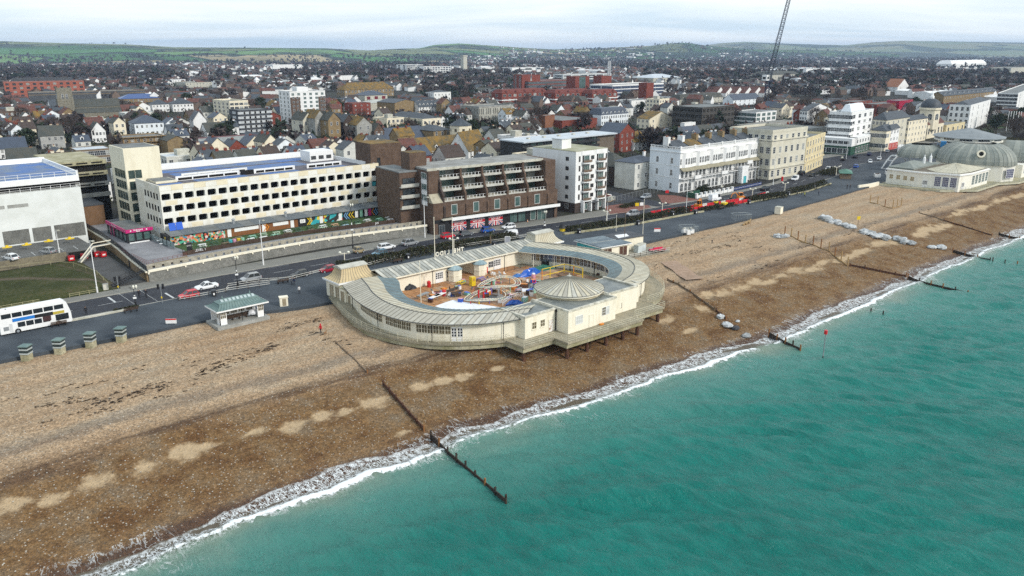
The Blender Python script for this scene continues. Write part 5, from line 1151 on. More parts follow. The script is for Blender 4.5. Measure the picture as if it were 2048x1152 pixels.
for q,(pl,pr,m,lab) in enumerate([(1267,1292,lichen,'lichen covered roof'),(1292,1316,oldslate,'mossy grey roof'),(1316,1344,bslate,'smooth blue slate roof'),(1344,1374,slate,'dark slate roof and one dormer'),(1374,1404,bslate,'blue slate roof and skylight'),(1404,1432,oldslate,'old grey roof'),(1432,1462,slate,'black slate roof by the corner block')]):
 lm('back_street_house',f'white house with {lab} in the row behind the terrace','house',pl - 6,pl,pr,302 - q*4,284 - q*3,white,'gable',m,rot=0,d=9,fl=2,nx=3,ny=2,rh=4.5,ch=1,chm=tan_brick,dorm=1,group='houses in the row behind the terrace',prot=False)
lm('curved_gable_wall','small white shaped gable with faded lettering behind the row of slate roofs','building',1366,1368,1390,266,247,white,rot=0,d=3,fl=1,nx=0,ny=0,para=.3)
lm('roof_plant_house','grey concrete upper block with roof plant behind the buff corner block','building',1470,1486,1582,300,252,gconc,rot=0,fl=4,nx=5,ny=2,ww=2,wh=1.4,para=.4,prot=False)
lm('low_annexe','low grey flat roofed annexe west of the modernist block','building',1556,1590,1650,300,262,gconc,rot=0,d=30,fl=2,nx=0,ny=4,para=.3,prot=False)
lm('red_brick_flats','red brick flats behind the cinema','apartment block',1700,1706,1742,228,205,red_brick,rot=0,d=14,fl=4,nx=4,ny=2,para=.4)
lm('red_brick_flats','long low red brick flats left of the crimson roof box','apartment block',1744,1752,1832,230,210,red_brick,rot=0,d=14,fl=3,nx=10,ny=2,para=.4)
lm('crimson_block','bright crimson roof box on the flats near the cinema','building',1792,1796,1823,226,202,paint('crimson',(.36,.015,.05)),rot=0,d=10,fl=1,nx=0,ny=0,para=.2)
lm('white_gabled_house','tan roofed house with white gables in the wooded part of town','house',1782,1794,1817,184,174,white,'gable',orange_brick,rot=0,ax='y',d=16,fl=2,nx=2,ny=2,rh=9)
for q in range(6):
 p=1432+q*19;lm('half_timbered_house',('westernmost','second','third','fourth','fifth','easternmost')[q]+' red roofed half timbered gable in the row by the crane','house',p - 3,p,p+17,195,186,white,'gable',redtile,rot=0,ax='y',d=15,fl=2,nx=3,ny=1,rh=6,mf=wood_d,group='half timbered gables near the crane')
lm('pale_terrace','pale long terrace below the half timbered gables','terrace',1355,1360,1445,210,199,lconc,'mansard',oldslate,rot=0,d=12,fl=2,nx=14,ny=1,rh=4,dorm=8)
lm('white_pair','white house pair with blue roofs west of the crane','house',1462,1466,1520,212,200,bwhite,'gable',bslate,rot=0,d=11,fl=2,nx=6,ny=1,rh=4.5,ch=2,chm=red_brick)
# red office, car park with red towers, hospital blocks
lm('red_office','large red brick office with long window bands','office',1040,1056,1152,190,163,red_brick,rot=0,fl=4,nx=5,ny=2,ww=16,wh=2.4,wk=(12,1),mf=gmetal,mg=M('band_glass',(.10,.12,.13),.2),para=.5,d=26,short='the red office')
lm('red_office_tower','taller red brick end tower of the red office, left end','office',1040,1044,1080,190,151,red_brick,rot=0,d=14,fl=6,nx=1,ny=2,ww=2,wh=3)
lm('red_office_tower','taller red brick tower of the red office with a glass stair, right end','office',1146,1150,1178,190,154,red_brick,rot=0,d=14,fl=1,nx=1,ny=0,ww=10,wh=22,wk=(3,6),mg=tglass,mf=gmetal)
lm('red_stair_tower','plain red brick stair tower between office and car park','tower',1198,1202,1222,192,153,red_brick,rot=0,d=12,fl=1,nx=0,ny=0)
lm('banded_car_park','white and dark banded car park with a red stair tower','car park',1218,1224,1326,200,172,white,rot=0,d=30,fl=4,nx=6,ny=2,ww=14,wh=2.6,wk=(6,1),mf=white,mg=M('navy_band',(.03,.05,.10),.6),para=1,short='the banded car park')  # dark navy bands across each storey
lm('red_stair_tower','plain red brick stair tower in front of the banded car park','tower',1288,1292,1306,202,167,red_brick,rot=0,d=10,fl=1,nx=0,ny=0)
for q,(pl,pr) in enumerate(((1004,1094),(1110,1180),(1184,1234))):
 lm('red_stepped_flats',('western','middle','eastern')[q]+' block of stepped red flats with white balconies','apartment block',pl - 4,pl,pr,215 - q*2,187,red_brick,'mansard',M('red_mansard',(.15,.04,.03),.8),rot=0,d=14,fl=3,nx=9 - 2*q,ny=1,ww=3,wh=2.0,wk=(3,1),mf=whitep,gw=white,bands=[(2.6,.8,.6),(5.6,.8,.6)],rh=3,dorm=5 - q,short='the stepped red flats' if q==1 else None)
lm('hospital_block','pale grey long office behind the red office','office',1122,1126,1222,172,150,M('pale_panel_wall',(.62,.64,.64),.8),rot=0,d=20,fl=5,nx=6,ny=1,ww=14,wh=1.8,wk=(8,1),para=.6)
# middle distance, centre
lm('octagonal_house','cream house front below the octagonal tower','house',862,868,902,294,262,tan_brick,'hip',slate,rot=5,d=16,fl=2,nx=3,ny=0,ww=1.2,wh=3,rh=2.4)
x,y=at(922,292);R=5.6
t=thing('octagonal_tower','cream octagonal tower with pointed slate roof','tower',(x,y,0));NAMED.append(('the octagonal tower',x,y));add_foot(x - 6,y - 6,12,12);SCR.append((902,944,240,292,hypot(x,y)))
h=z_at(x,y,250);b=MB();b.lathe([(R,-.3),(R,h)],0,0,8,0);b.lathe([(R+.1,h*.5),(R+.1,h*.5+.4)],0,0,8,0,cap=False);b.build('wall',cream,t)
b=MB();b.lathe([(R+.5,h),(.1,h+3.6)],0,0,8,0);r_=b.build('roof',slate,t);b=MB();b.lathe([(.12,h+3.5),(.12,h+4.6)],0,0,6,0);b.build('finial',whitep,r_)
for k in range(8):
 a=2*pi*(k+.5) / 8
 for zz,wh_ in ((h*.72,1.3),(h*.18,2.2)):link('window',win_mesh(1.1,wh_,2,2,.1,tan_brick),t,(R*.925*cos(a),R*.925*sin(a),zz)).rotation_euler=(0,0,a+pi / 2)
x,y=at(760,244);t=thing('round_house','pale polygonal house with conical slate roof','house',(x,y,0));add_foot(x - 6,y - 6,12,12);h=z_at(x,y,228)
b=MB();b.lathe([(6,-.3),(6,h)],0,0,8,0);b.build('wall',cream,t);b=MB();b.lathe([(6.5,h),(.1,h+4.5)],0,0,8,0);b.build('roof',slate,t)
for k in range(8):a=2*pi*(k+.5) / 8;link('window',win_mesh(1.1,1.6,2,2,.08,whitep),t,(5.56*cos(a),5.56*sin(a),h*.5)).rotation_euler=(0,0,a+pi / 2)
lm('long_cream_terrace','long cream rendered terrace with five slate roof hips','terrace',842,846,882,274,240,cream,'para_hip',slate,rot=0,d=36,fl=3,nx=4,ny=9,ww=1.1,wh=1.7,rh=3,short='the long cream terrace',ch=1)
lm('tan_gable','blank tan brick hall with curved gable','building',784,790,834,228,206,tan_brick,'gable',slate,rot=5,ax='y',d=22,fl=1,nx=0,ny=0,rh=2.2)
lm('red_hall','red brick block with a white framed window','building',690,706,742,232,208,red_brick,rot=0,fl=3,nx=3,ny=1,ww=1,wh=1,para=.5,short='the red brick hall')
lm('barrel_roof_hall','hall with pale curved metal roof behind the red brick hall','building',730,742,790,222,206,lconc,'hip',M('pale_barrel',(.45,.46,.42),.7),rot=0,d=18,fl=1,nx=0,ny=0,rh=2)
lm('concrete_library','grey concrete library with upright fins','library',945,958,1026,246,216,gconc,rot=0,d=20,fl=2,nx=20,ny=6,ww=.7,wh=4,wk=(1,1),fr=.3,mf=lconc,para=1,short='the concrete library')
for q in range(6):
 p=948+q*15;lm('saw_tooth_roof',('leftmost','second','third','fourth','fifth','rightmost')[q]+' glazed ridge of the market hall roof','roof light',p - 2,p,p+15,275 - q,262 - q,gconc,'gable',M('dirty_roof_glass',(.16,.20,.21),.35,(.09,.11,.11),.5),rot=0,ax='y',d=16,fl=1,nx=0,ny=0,rh=2.6,group='glazed ridges of the market hall',prot=False)
lm('brown_white_tower','white eight storey tower block with brown brick stripes','apartment block',568,584,654,250,185,white,rot=-6,d=20,fl=8,nx=6,ny=3,ww=1.8,wh=1.5,wk=(2,2),mg=tglass,para=.7,short='the white and brown tower')
x,y,w,d,h=fit(568,584,654,250,185,radians(-6),20)
t=[o for o in SC.objects if o.name.startswith('brown_white_tower')][0]
b=MB()
for u0,u1 in ((.01,.27),(.80,.99)):b.box(w*u0,w*u1,-.5,0,0,h - 3.2)
b.build('brick_stripe',brown_brick,t);b=MB();b.box(w*.3,w*.62,d*.3,d*.7,h,h+3);b.build('plant_room',white,t)
for f in range(7):
 for u in (.09,.2,.87,.95):link('window',win_mesh(1.2,1.3,2,1,.06,whitep,glass),t,(w*u,-.5,1.0+f*(h / 8)))
lm('cream_office','cream six storey block with small parapet towers','office',430,463,500,250,205,cream,rot=0,fl=6,nx=4,ny=4,ww=2.6,wh=1.5,wk=(4,1),para=1,short='the cream office block')
lm('grey_slab','long grey office slab with white window bands','office',478,482,545,268,222,M('dark_grey_panel',(.055,.06,.07),.7),rot=0,d=14,fl=5,nx=6,ny=1,ww=4.6,wh=1.2,wk=(4,1),mf=whitep,mg=M('white_infill_panel',(.50,.53,.55),.6),para=.4,short='the grey office slab')
lm('lichen_hall','long brick building under a huge orange lichen hipped roof','building',655,690,788,196,180,tan_brick,'hip',lichen,rot=0,d=16,fl=2,nx=16,ny=4,ww=1.4,wh=2,rh=7,mf=whitep,short='the lichen roofed hall')
lm('blue_hall','hall with blue grey pitched roof and maroon doors','building',724,730,775,202,191,lconc,'hip',bslate,rot=0,d=20,fl=1,nx=3,ny=0,ww=4,wh=3,wk=(1,1),mg=paint('maroon_paint',(.16,.02,.03)),rh=4)
lm('georgian_house','white battlemented villa right of the blue roofed hall','house',862,868,902,202,186,white,'para_hip',slate,rot=0,d=14,fl=2,nx=5,ny=2,wh=1.6,rh=2)
lm('dormer_terrace','white terrace with dormered slate roof left of the library','terrace',834,838,892,226,214,white,'gable',slate,rot=0,d=11,fl=2,nx=9,ny=1,rh=4.5,dorm=7,ch=4,chm=white)
lm('orange_roof_house','house under a long orange lichen roof with white dormers behind the brown apartment block','house',836,842,934,320,306,red_brick,'gable',lichen,rot=0,d=13,fl=3,nx=6,ny=0,rh=6,dorm=4,ch=2,chm=red_brick,short='the long orange roof',prot=False)
lm('orange_roof_house','white house with steep orange lichen roof right of the octagonal tower','house',930,937,976,318,302,white,'gable',lichen,rot=20,d=11,fl=3,nx=4,ny=2,rh=8,ch=2,chm=tan_brick,prot=False)
lm('blue_roof_house','white house with broad blue slate roof behind the lift towers','house',757,772,856,300,284,white,'gable',bslate,rot=0,d=14,fl=2,nx=6,ny=2,rh=6,ch=2,chm=tan_brick,prot=False)
for q,(pl,pr,ba,tp,m,rmat) in enumerate([(610,632,300,240,buff,oldslate),(634,656,302,236,gconc,lichen),(660,684,304,240,tan_brick,oldslate),(690,712,300,244,dk_brick,slate),(716,746,302,250,gconc,lichen),(750,770,300,262,brown_brick,oldslate)]):
 lm('tall_rear_house',('westernmost','second','third','fourth','fifth','easternmost')[q]+' tall soot stained rear of the old terrace behind the car park','house',pl - 8,pl,pr,ba,tp,m,'gable',rmat,rot=0,ax='y',d=12,fl=4,nx=2,ny=2,ww=.9,wh=1.5,rh=3.5,ch=1,chm=tan_brick,group='tall rears of the old terrace behind the car park',prot=False)
# middle distance, left
lm('red_council_office','red brick office with dark top storey at the left edge','office',6,12,172,196,165,M('salmon_brick',(.36,.11,.07),.85),rot=-12,d=20,fl=4,nx=12,ny=1,ww=3,wh=2.2,wk=(3,1),mf=orange_brick,para=.4,short='the red council office')
lm('dark_top_storey','dark glazed top storey on the red council office','roof storey',24,30,150,192,157,darkroof,rot=-12,d=12,fl=1,nx=0,ny=0,para=.3,prot=False)
lm('dark_civic_hall','long dark flat roofed hall with a yellow edge line','building',52,60,292,205,186,darkroof,rot=-10,d=22,fl=1,nx=0,ny=0,para=.3,bands=[(6.5,.5,.1)],gw=tan_brick,short='the dark civic hall')
t,x,y,w,d,h=lm('church','flint church with square tower, slate nave roof and lean to aisle','church',150,152,243,240,214,flint,'gable',oldslate,rot=-8,d=10,fl=1,nx=7,ny=0,ww=.8,wh=2,wk=(1,1),mf=buff,rh=5,short='the flint church')
b=MB();b.box(0,w,-5,0,-.4,5);b.build('aisle_wall',flint,t);b=MB();b.add([(-.2,-5.3,5),(w+.2,-5.3,5),(w+.2,0,8),(-.2,0,8)],[(0,1,2,3)]);b.build('aisle_roof',oldslate,t)
ht=z_at(x - 6,y,177);b=MB();b.box(-9.5,0,-1,8.5,-.4,ht)
for a in ((-9.8,-8.6,-1.3,-.0),(-1.2,.3,-1.3,0),(-9.8,-8.6,7.4,8.8)):b.box(*a,-.4,ht*.72)
for k in range(5):b.box(-9.5+k*2.1,-8.4+k*2.1,-1,-.6,ht,ht+.9);b.box(-9.5,-9.1,-1+k*2.1,.1+k*2.1,ht,ht+.9)
b.build('bell_tower',flint,t)
for u in (-6.2,-3.6):link('belfry_window',arch_win(1.1,3.2),t,(u,-1,ht*.68))
link('belfry_window',arch_win(1.4,3.2,side='W'),t,(-9.5,3.6,ht*.68))
lm('solar_hall','hall with blue solar panelled roof behind the church','building',238,242,322,206,198,tan_brick,'hip',M('blue_solar_roof',(.03,.07,.20),.3,(.05,.09,.22),1),rot=-8,d=18,fl=1,nx=8,ny=0,rh=4)
lm('white_villa','white boxy villa with black hipped roof right of the church','house',300,306,340,225,209,white,'hip',slate,rot=-5,d=12,fl=2,nx=5,ny=2,rh=3.5)
lm('white_villa','wide white villa with grey hipped roof near the cream office block','house',342,347,388,224,208,white,'hip',slate,rot=-5,d=13,fl=2,nx=6,ny=2,rh=4,ch=2,chm=white)
lm('white_court_houses','pair of white houses with dark hipped roofs below the church','house',253,272,330,274,247,bwhite,'hip',bslate,rot=-5,d=14,fl=2,nx=6,ny=3,rh=4)
lm('white_gable_house','white house with steep blank gable and tall chimney','house',380,389,415,264,240,white,'gable',slate,rot=-10,ax='y',d=12,fl=2,nx=0,ny=3,rh=5,ch=1,chm=white)
t,x,y,w,d,h=lm('scaffold_house','yellow brick building under roof repair with scaffolding','building',238,250,336,314,278,tan_brick,rot=-3,d=16,fl=3,nx=7,ny=2,ww=1.3,wh=1.6,para=.5,short='the scaffolded brick building')
b=MB()
for k in range(9):b.bar((w*k / 8,-1.3,0),(w*k / 8,-1.3,h+1),.06)
for k in range(4):b.box(0,w,-1.5,-.4,k*h / 3.4+1.5,k*h / 3.4+1.6);b.bar((0,-1.4,k*h / 3.4+2.4),(w,-1.4,k*h / 3.4+2.4),.04)
b.build('scaffolding',wood_y,t)
lm('yellow_brick_wedge','yellow brick hall with sloping gable right of the scaffolding','building',336,338,378,314,282,tan_brick,'gable',oldslate,rot=-3,ax='y',d=14,fl=1,nx=0,ny=0,rh=2)
lm('pub_building','brown brick two storey building with flat blue grey roof and white windows','building',150,156,226,330,302,M('yellow_brown_brick',(.20,.15,.10),.9),rot=-4,d=14,fl=2,nx=6,ny=1,ww=2.2,wh=1.9,wk=(3,2),mf=whitep,para=.3,rm=paleroof,short='the flat roofed pub')
lm('mauve_clad_shed','long shed clad in mauve brick with cluttered flat roof','building',398,420,560,316,290,M('mauve_brick',(.20,.11,.12),.9),rot=0,d=30,fl=1,nx=0,ny=0,para=.5,rm=M('cluttered_roof',(.34,.35,.33),.9,(.16,.17,.16),.5,fine=.2),short='the mauve shed',prot=False)
for q,(p,m) in enumerate([(512,white),(540,white),(566,bwhite)]):lm('workshop',('left','middle','right')[q]+' white gabled workshop behind the car park deck','workshop',p - 4,p,p+26,292,280,m,'gable',slate,rot=0,ax='y',d=18,fl=1,nx=1,ny=0,rh=3,group='white gabled workshops behind the car park',prot=False)
for q,(pw,pl,pr,ba,tp,m,rr) in enumerate([(-20,0,58,318,298,white,bslate),(36,40,74,262,240,white,oldslate),(38,44,76,246,226,cream,redtile),(58,84,132,298,272,M('grey_render',(.4,.4,.38)),oldslate),(182,186,214,286,262,white,oldslate),(100,104,128,232,212,white,slate),(140,146,176,268,246,bwhite,slate),(330,340,372,290,268,white,slate),(-10,20,80,346,322,M('grey_render',(.4,.4,.38)),oldslate),(410,416,452,284,264,white,oldslate)]):
 lm('old_town_house',['white house with long blue slate roof and white gable at the left edge','white twin gabled house left of the church tower','cream house with patched red roof left of the church','grey house with big mossy slate roof below the church','white house with grey roof left of the scaffolded building','white house half hidden by the church tower','pale house with slate roof just below the church','white house with black roof right of the scaffolding','long grey roof in front of the left car park wing','white cottage with mossy roof left of the grey slab'][q],'house',pw,pl,pr,ba,tp,m,'gable',rr,rot=(-5,-5,-5,-8,-4,0,-5,-5,-8,0)[q],d=(11,9,11,12,9,9,10,10,9,9)[q],fl=2,nx=4,ny=3,rh=4.5,ch=1,chm=tan_brick,prot=q in (0,3,4),ax='y' if q in (1,4) else 'x')
# far landmarks
for nm,lab,cat,pl,pr,ba,tp,m,kw in [('hospital','far white hospital slab with dark end','hospital',814,846,146,130,white,dict(fl=4,nx=6,ny=2,ww=8,wh=3)),('hospital','far white low wing right of the hospital slab','hospital',848,902,146,134,white,dict(fl=3,nx=10,ny=1,ww=6,wh=3)),('retail_shed','far white shed with an orange end on the left','shed',546,604,138,130,white,dict(fl=1,nx=0,ny=0)),('sports_hall','far big white shed with sloping ends on the right','shed',1902,1984,138,128,white,dict(roof='mansard',rm=white,fl=1,nx=0,ny=0,rh=9)),('far_hotel','far pale hotel with many dormers right of the crane','hotel',1544,1598,162,150,lconc,dict(roof='mansard',rm=oldslate,fl=3,nx=12,ny=1,rh=5)),('far_shed','far long white roofed sheds in the middle','shed',1024,1088,144,136,white,dict(fl=1,nx=0,ny=0)),('far_shed','far white roofed shed left of the far hotel','shed',1612,1660,146,138,white,dict(fl=1,nx=0,ny=0)),('far_school','far low white school behind the civic hall','school',345,372,172,160,white,dict(fl=3,nx=5,ny=1)),('far_school','far long pale school wing behind the cream office','school',372,462,176,166,lconc,dict(fl=2,nx=14,ny=0)),('far_shed','far white flat shed left of the hospital','shed',628,712,162,153,white,dict(fl=1,nx=0,ny=0)),('far_hall','far pale domed hall by the banded car park','hall',1306,1360,168,156,lconc,dict(roof='hip',rm=paleroof,fl=1,nx=0,ny=0,rh=5)),('far_block','far pale apartment slab right of the cinema dome','apartment block',2020,2060,150,136,lconc,dict(fl=5,nx=5,ny=1))]:
 lm(nm,lab,cat,pl - 3,pl,pr,ba,tp,m,d=40,**kw)
x,y=at(1217,172);t=thing('chimney_stack','tall twin silver flue stack behind the red office','chimney',(x,y,0));b=MB();h=z_at(x,y,122)
for dx in (-1.6,1.6):b=MB();b.bar((dx,0,0),(dx,0,h),1.2,0,10);b.build('flue',M('stainless',(.55,.56,.57),.4,metal=.4),t)
x,y=at(515,176);t=thing('white_spire','small white church spire in the far left town','spire',(x,y,0));h=z_at(x,y,154);b=MB();b.box(-3,3,-3,3,0,h*.75);b.build('tower',white,t);b=MB();b.lathe([(4,h*.75),(.1,h)],0,0,8,0);b.build('spire_cap',white,t)
x,y=at(928,140);t=thing('water_tower','slim pale tower on the slope below the hills','tower',(x,y,0));h=z_at(x,y,112);b=MB();b.box(-6,6,-6,6,0,h);b.build('shaft',lconc,t);b=MB();b.box(-7,7,-7,7,h,h+2);b.build('cap',lconc,t)
def dark_flats():
 # behind the white flats: balconied front on the left, brick return on the right
 x,y,w,d,h=fit(None,1044,1226,350,286,0,13);t=thing('dark_flats','long dark flats with black balconies and pale roof behind the white flats','apartment block',(x,y,0));add_foot(x,y,w,d);NAMED.append(('the dark flats',x+w / 2,y))
 b=MB();b.box(0,w,0,d,-.4,h);b.build('wall',blackbal,t);b=MB();b.box(w*.8,w+.1,-.1,d,-.4,h - .3);b.build('brick_end',M('grey_brown_brick',(.16,.13,.10),.9,fine=.2),t)
 b=MB();b.box(-.6,w+.4,-1.6,d,h,h+.5);ro=b.build('roof',paleroof,t)
 for k in range(5):b=MB();b.box(w*(.15+.16*k),w*(.15+.16*k)+1.2,d*.4,d*.4+1.2,h+.5,h+1.0);b.build('roof_vent',lconc,ro)
 fh=h / 6
 for f in range(6):
  b=MB();b.box(0,w*.8,-1.5,0,fh*f - .1,fh*f+.1);b.box(0,w*.8,-1.55,-1.5,fh*f,fh*f+1.0);b.build('balcony',blackbal,t)
  for k in range(11):link('window',win_mesh(2.4,fh*.66,2,1,.08,gmetal,tglass if k % 3 else glass),t,(w*.8*(k+.5) / 11,0,fh*f+.3))
dark_flats()
def pier_pavilion():
 o=(300.0,100.0,.4);t=thing('pier_pavilion','cream seaside pavilion theatre with ribbed green grey domes on piles','theatre',o)
 pv=M('pavilion_cream',(.79,.77,.70),.8,(.70,.67,.58),.5,streak=(1,1,.2))
 wing=[(300.8,127),(300.0,115.3),(301.6,111),(303.2,102.8),(311.0,101.4),(328,101.6),(328,127)];H=5.6
 b=MB();b.prism(wing,-.6,H);part(b,'wing_wall',pv,t)
 ctr=(314,113);ex=lambda p,f:(ctr[0]+(p[0] - ctr[0])*f,ctr[1]+(p[1] - ctr[1])*f)
 b=MB();b.prism([ex(p,1.03) for p in wing],H - .55,H - .15);part(b,'cornice',whitep,t);b=MB();b.prism([ex(p,.97) for p in wing],H,H+.04);part(b,'wing_roof',M('brown_roof_moss',(.10,.075,.05),.9,(.16,.14,.11),.4),t)
 b=MB();oc=[(302.4,110.5),(303.9,103.6),(311.2,102.4),(327.6,102.4),(327.6,112),(308,116)];apex=(313.5,108.5,H+2.6)
 for p,q in zip(oc,oc[1:]+oc[:1]):
  b=MB();b.add([(p[0],p[1],H+.1),(q[0],q[1],H+.1),apex],[(0,1,2)]);n=7
  for k in range(n+1):a=Vector((*p,H+.12)).lerp(Vector((*q,H+.12)),k / n);b.bar(a,a.lerp(Vector(apex),.93),.05)
  part(b,'bay_roof',rp_tones[1],t)
 f=lambda p,q,s:(lerp(p[0],q[0],s),lerp(p[1],q[1],s))
 def onwall(p,q,s,me,z,nm='window'):g=f(p,q,s);place(nm,me,t,g[0],g[1],z,math.atan2(q[1] - p[1],q[0] - p[0]))
 for s in (.16,.38,.6,.82):onwall(wing[0],wing[1],s,win_mesh(1.3,1.5,2,2,.08,pv,M('boarded_tan',(.38,.29,.16),.9)),2.0)
 onwall(wing[1],wing[2],.5,door_mesh(1.5,2.4,whitep,whitep,'S',1),.3,'door')
 for s in (.2,.5,.8):onwall(wing[2],wing[3],s,win_mesh(1.9,3.3,4,5,.12,whitep,M('violet_glass',(.10,.10,.17),.2)),.9)
 onwall(wing[3],wing[4],.35,door_mesh(1.5,2.3,whitep,whitep,'S',1),.3,'door')
 for k in range(5):onwall(wing[4],wing[5],(k+.5) / 5,win_mesh(2.3,3.2,4,4,.12,whitep,tglass),1.2)
 # main house and its bulbous ribbed roof
 sq=lambda a:1.07 / (abs(cos(a - .42))**3.4+abs(sin(a - .42))**3.4)**(1 / 3.4)
 cx,cy,RX,RY,ZE,ZT=344.0,112.0,12.6,12.8,5.9,13.0
 b=MB();b.prism([(cx+RX*.98*cos(a)*sq(a),cy+RY*.98*sin(a)*sq(a)) for a in [2*pi*(k+.5) / 16 for k in range(16)]],-.6,ZE);part(b,'house_wall',pv,t)
 n=64;prof=[(1.0,0),(.99,.2),(.95,.42),(.88,.62),(.78,.78),(.66,.9),(.55,.97),(.45,1.0)]
 dm=[M('dome_lead_a',(.165,.185,.165),.6,(.23,.245,.22),.25,fine=.08),M('dome_lead_b',(.235,.25,.22),.6,(.30,.31,.27),.25,fine=.08)]
 for cxx,nm in ((cx,0),(cx+26,1),(cx+1,2)):
  ry=RY if nm<2 else 8;cyy=(cy,cy - 6,cy+21)[nm];rx=RX if nm<2 else 9;zt=ZT if nm<2 else 10.6
  m2=n if nm==0 else 32
  for i in range(m2):
   a0,a1=2*pi*i / m2,2*pi*(i+1) / m2;b=MB();P=lambda a,r,z,k=1.0:(cxx+rx*r*k*cos(a)*sq(a),cyy+ry*r*k*sin(a)*sq(a),ZE+(zt - ZE)*z)
   for (r0,z0),(r1,z1) in zip(prof,prof[1:]):b.quad(P(a0,r0,z0),P(a1,r0,z0),P(a1,r1,z1),P(a0,r1,z1))
   am=a0+(a1 - a0)*.12
   for (r0,z0),(r1,z1) in zip(prof,prof[1:]):b.quad(P(a0,r0,z0,1.012),P(am,r0,z0,1.012),P(am,r1,z1,1.012),P(a0,r1,z1,1.012),1)
   part(b,'dome_sheet',[dm[(i*5+i // 4) % 2],dm[1]],t)
  b=MB();b.lathe([(1.04,0),(1.05,.0)],0,0,4,0)
 a_=radians(205);q=Vector((cx+RX*.95*cos(a_)*sq(a_),cy+RY*.95*sin(a_)*sq(a_),ZE+(ZT - ZE)*.58));nrm=Vector((cos(a_),sin(a_),.25)).normalized()
 b=MB();tq=nrm.to_track_quat('Z','Y')
 ring=lambda r,h:[tuple(q+tq @ Vector((r*cos(2*pi*k / 16),r*sin(2*pi*k / 16),h))) for k in range(16)]
 V=ring(1.5,0)+ring(1.4,.5)+ring(.85,.5)+ring(.8,.2);b.add(V,[(j*16+i,j*16+(i+1) % 16,(j+1)*16+(i+1) % 16,(j+1)*16+i) for j in range(3) for i in range(16)],0);b.add(ring(.82,.22),[tuple(range(16))],1);part(b,'round_vent',[lido_cream,shade],t)
 b=MB();b.lathe([(12.6,ZT - .6),(12.6,ZT+.9)],cx+13,cy+8,12,0);part(b,'lantern_wall',pv,t)
 for k in range(12):a=2*pi*(k+.5) / 12;place('lantern_window',win_mesh(4.4,.7,4,1,.08,whitep,glass),t,cx+13+12.6*.966*cos(a),cy+8+12.6*.966*sin(a),ZT,a+pi / 2)
 b=MB();b.lathe([(13.5,ZT+.9),(13.3,ZT+1.1),(.5,ZT+4.2)],cx+13,cy+8,12,0);part(b,'lantern_roof',M('lantern_lead',(.23,.25,.26),.6,(.18,.20,.21),.4),t)
 aw=radians(248);place('window',win_mesh(3.6,3.2,5,4,.12,whitep,M('violet_glass',(.10,.10,.17),.2)),t,cx+RX*.985*cos(aw)*sq(aw),cy+RY*.985*sin(aw)*sq(aw),1.5,-.36)
 b=MB();b.box(352,385,97.6,104,-.6,5.0);part(b,'side_range',pv,t)
 for k in range(6):place('window',win_mesh(1.6,1.8,3,2,.08,whitep,tglass),t,355+k*5,97.6,1.6)
 b=MB();b.box(301.5,326,118,127,5.6,6.2);b.hip(304,316,119,126,6.2,1.8,.2);part(b,'rear_roof',M('dome_lead_a',(.2,.2,.2)),t)
 for x in (318,324):b=MB();b.lathe([(.5,6.2),(.5,8.4),(.2,8.8),(.12,9.6)],x,121,8,0);part(b,'urn',whitep,t)
 dk=[(289.5,128.3),(296.3,127.8),(297.8,114.5),(299,107),(309.6,98.4),(331,98.6),(340,94.5),(385,93),(385,128)]
 b=MB();b.prism(dk,-.65,.0);part(b,'deck_beam',M('deck_fascia',(.50,.48,.37),.85,(.36,.34,.24),.5),t);b=MB();b.prism([ex(p,.995) for p in dk],0,.012);part(b,'deck',mossy,t)
 railing('railing',dk[1:8],0,t,gmetal,1.1,2,2.2)
 b=MB();b.prism([(283,128.6),(289.5,127.4),(296.5,127.4),(296.5,127.9),(289.5,128),(283,129.1)],-.8,.9);part(b,'ramp_wall',lido_cream,t)
 for x,y in [(302,104),(306,101),(310.5,99.4),(316,99.3),(321,99.4),(326,99.5),(331,99.3),(336,97),(341,95.3),(348,94.5),(356,94.2),(312,106),(320,106),(330,106),(340,103),(350,102)]:zb=bz(x,y);b=MB();b.bar((x,y,zb - .5),(x,y,-.6),.3,0,8);part(b,'pile',rust,t)
 add_foot(285,92,110,40)
pier_pavilion()
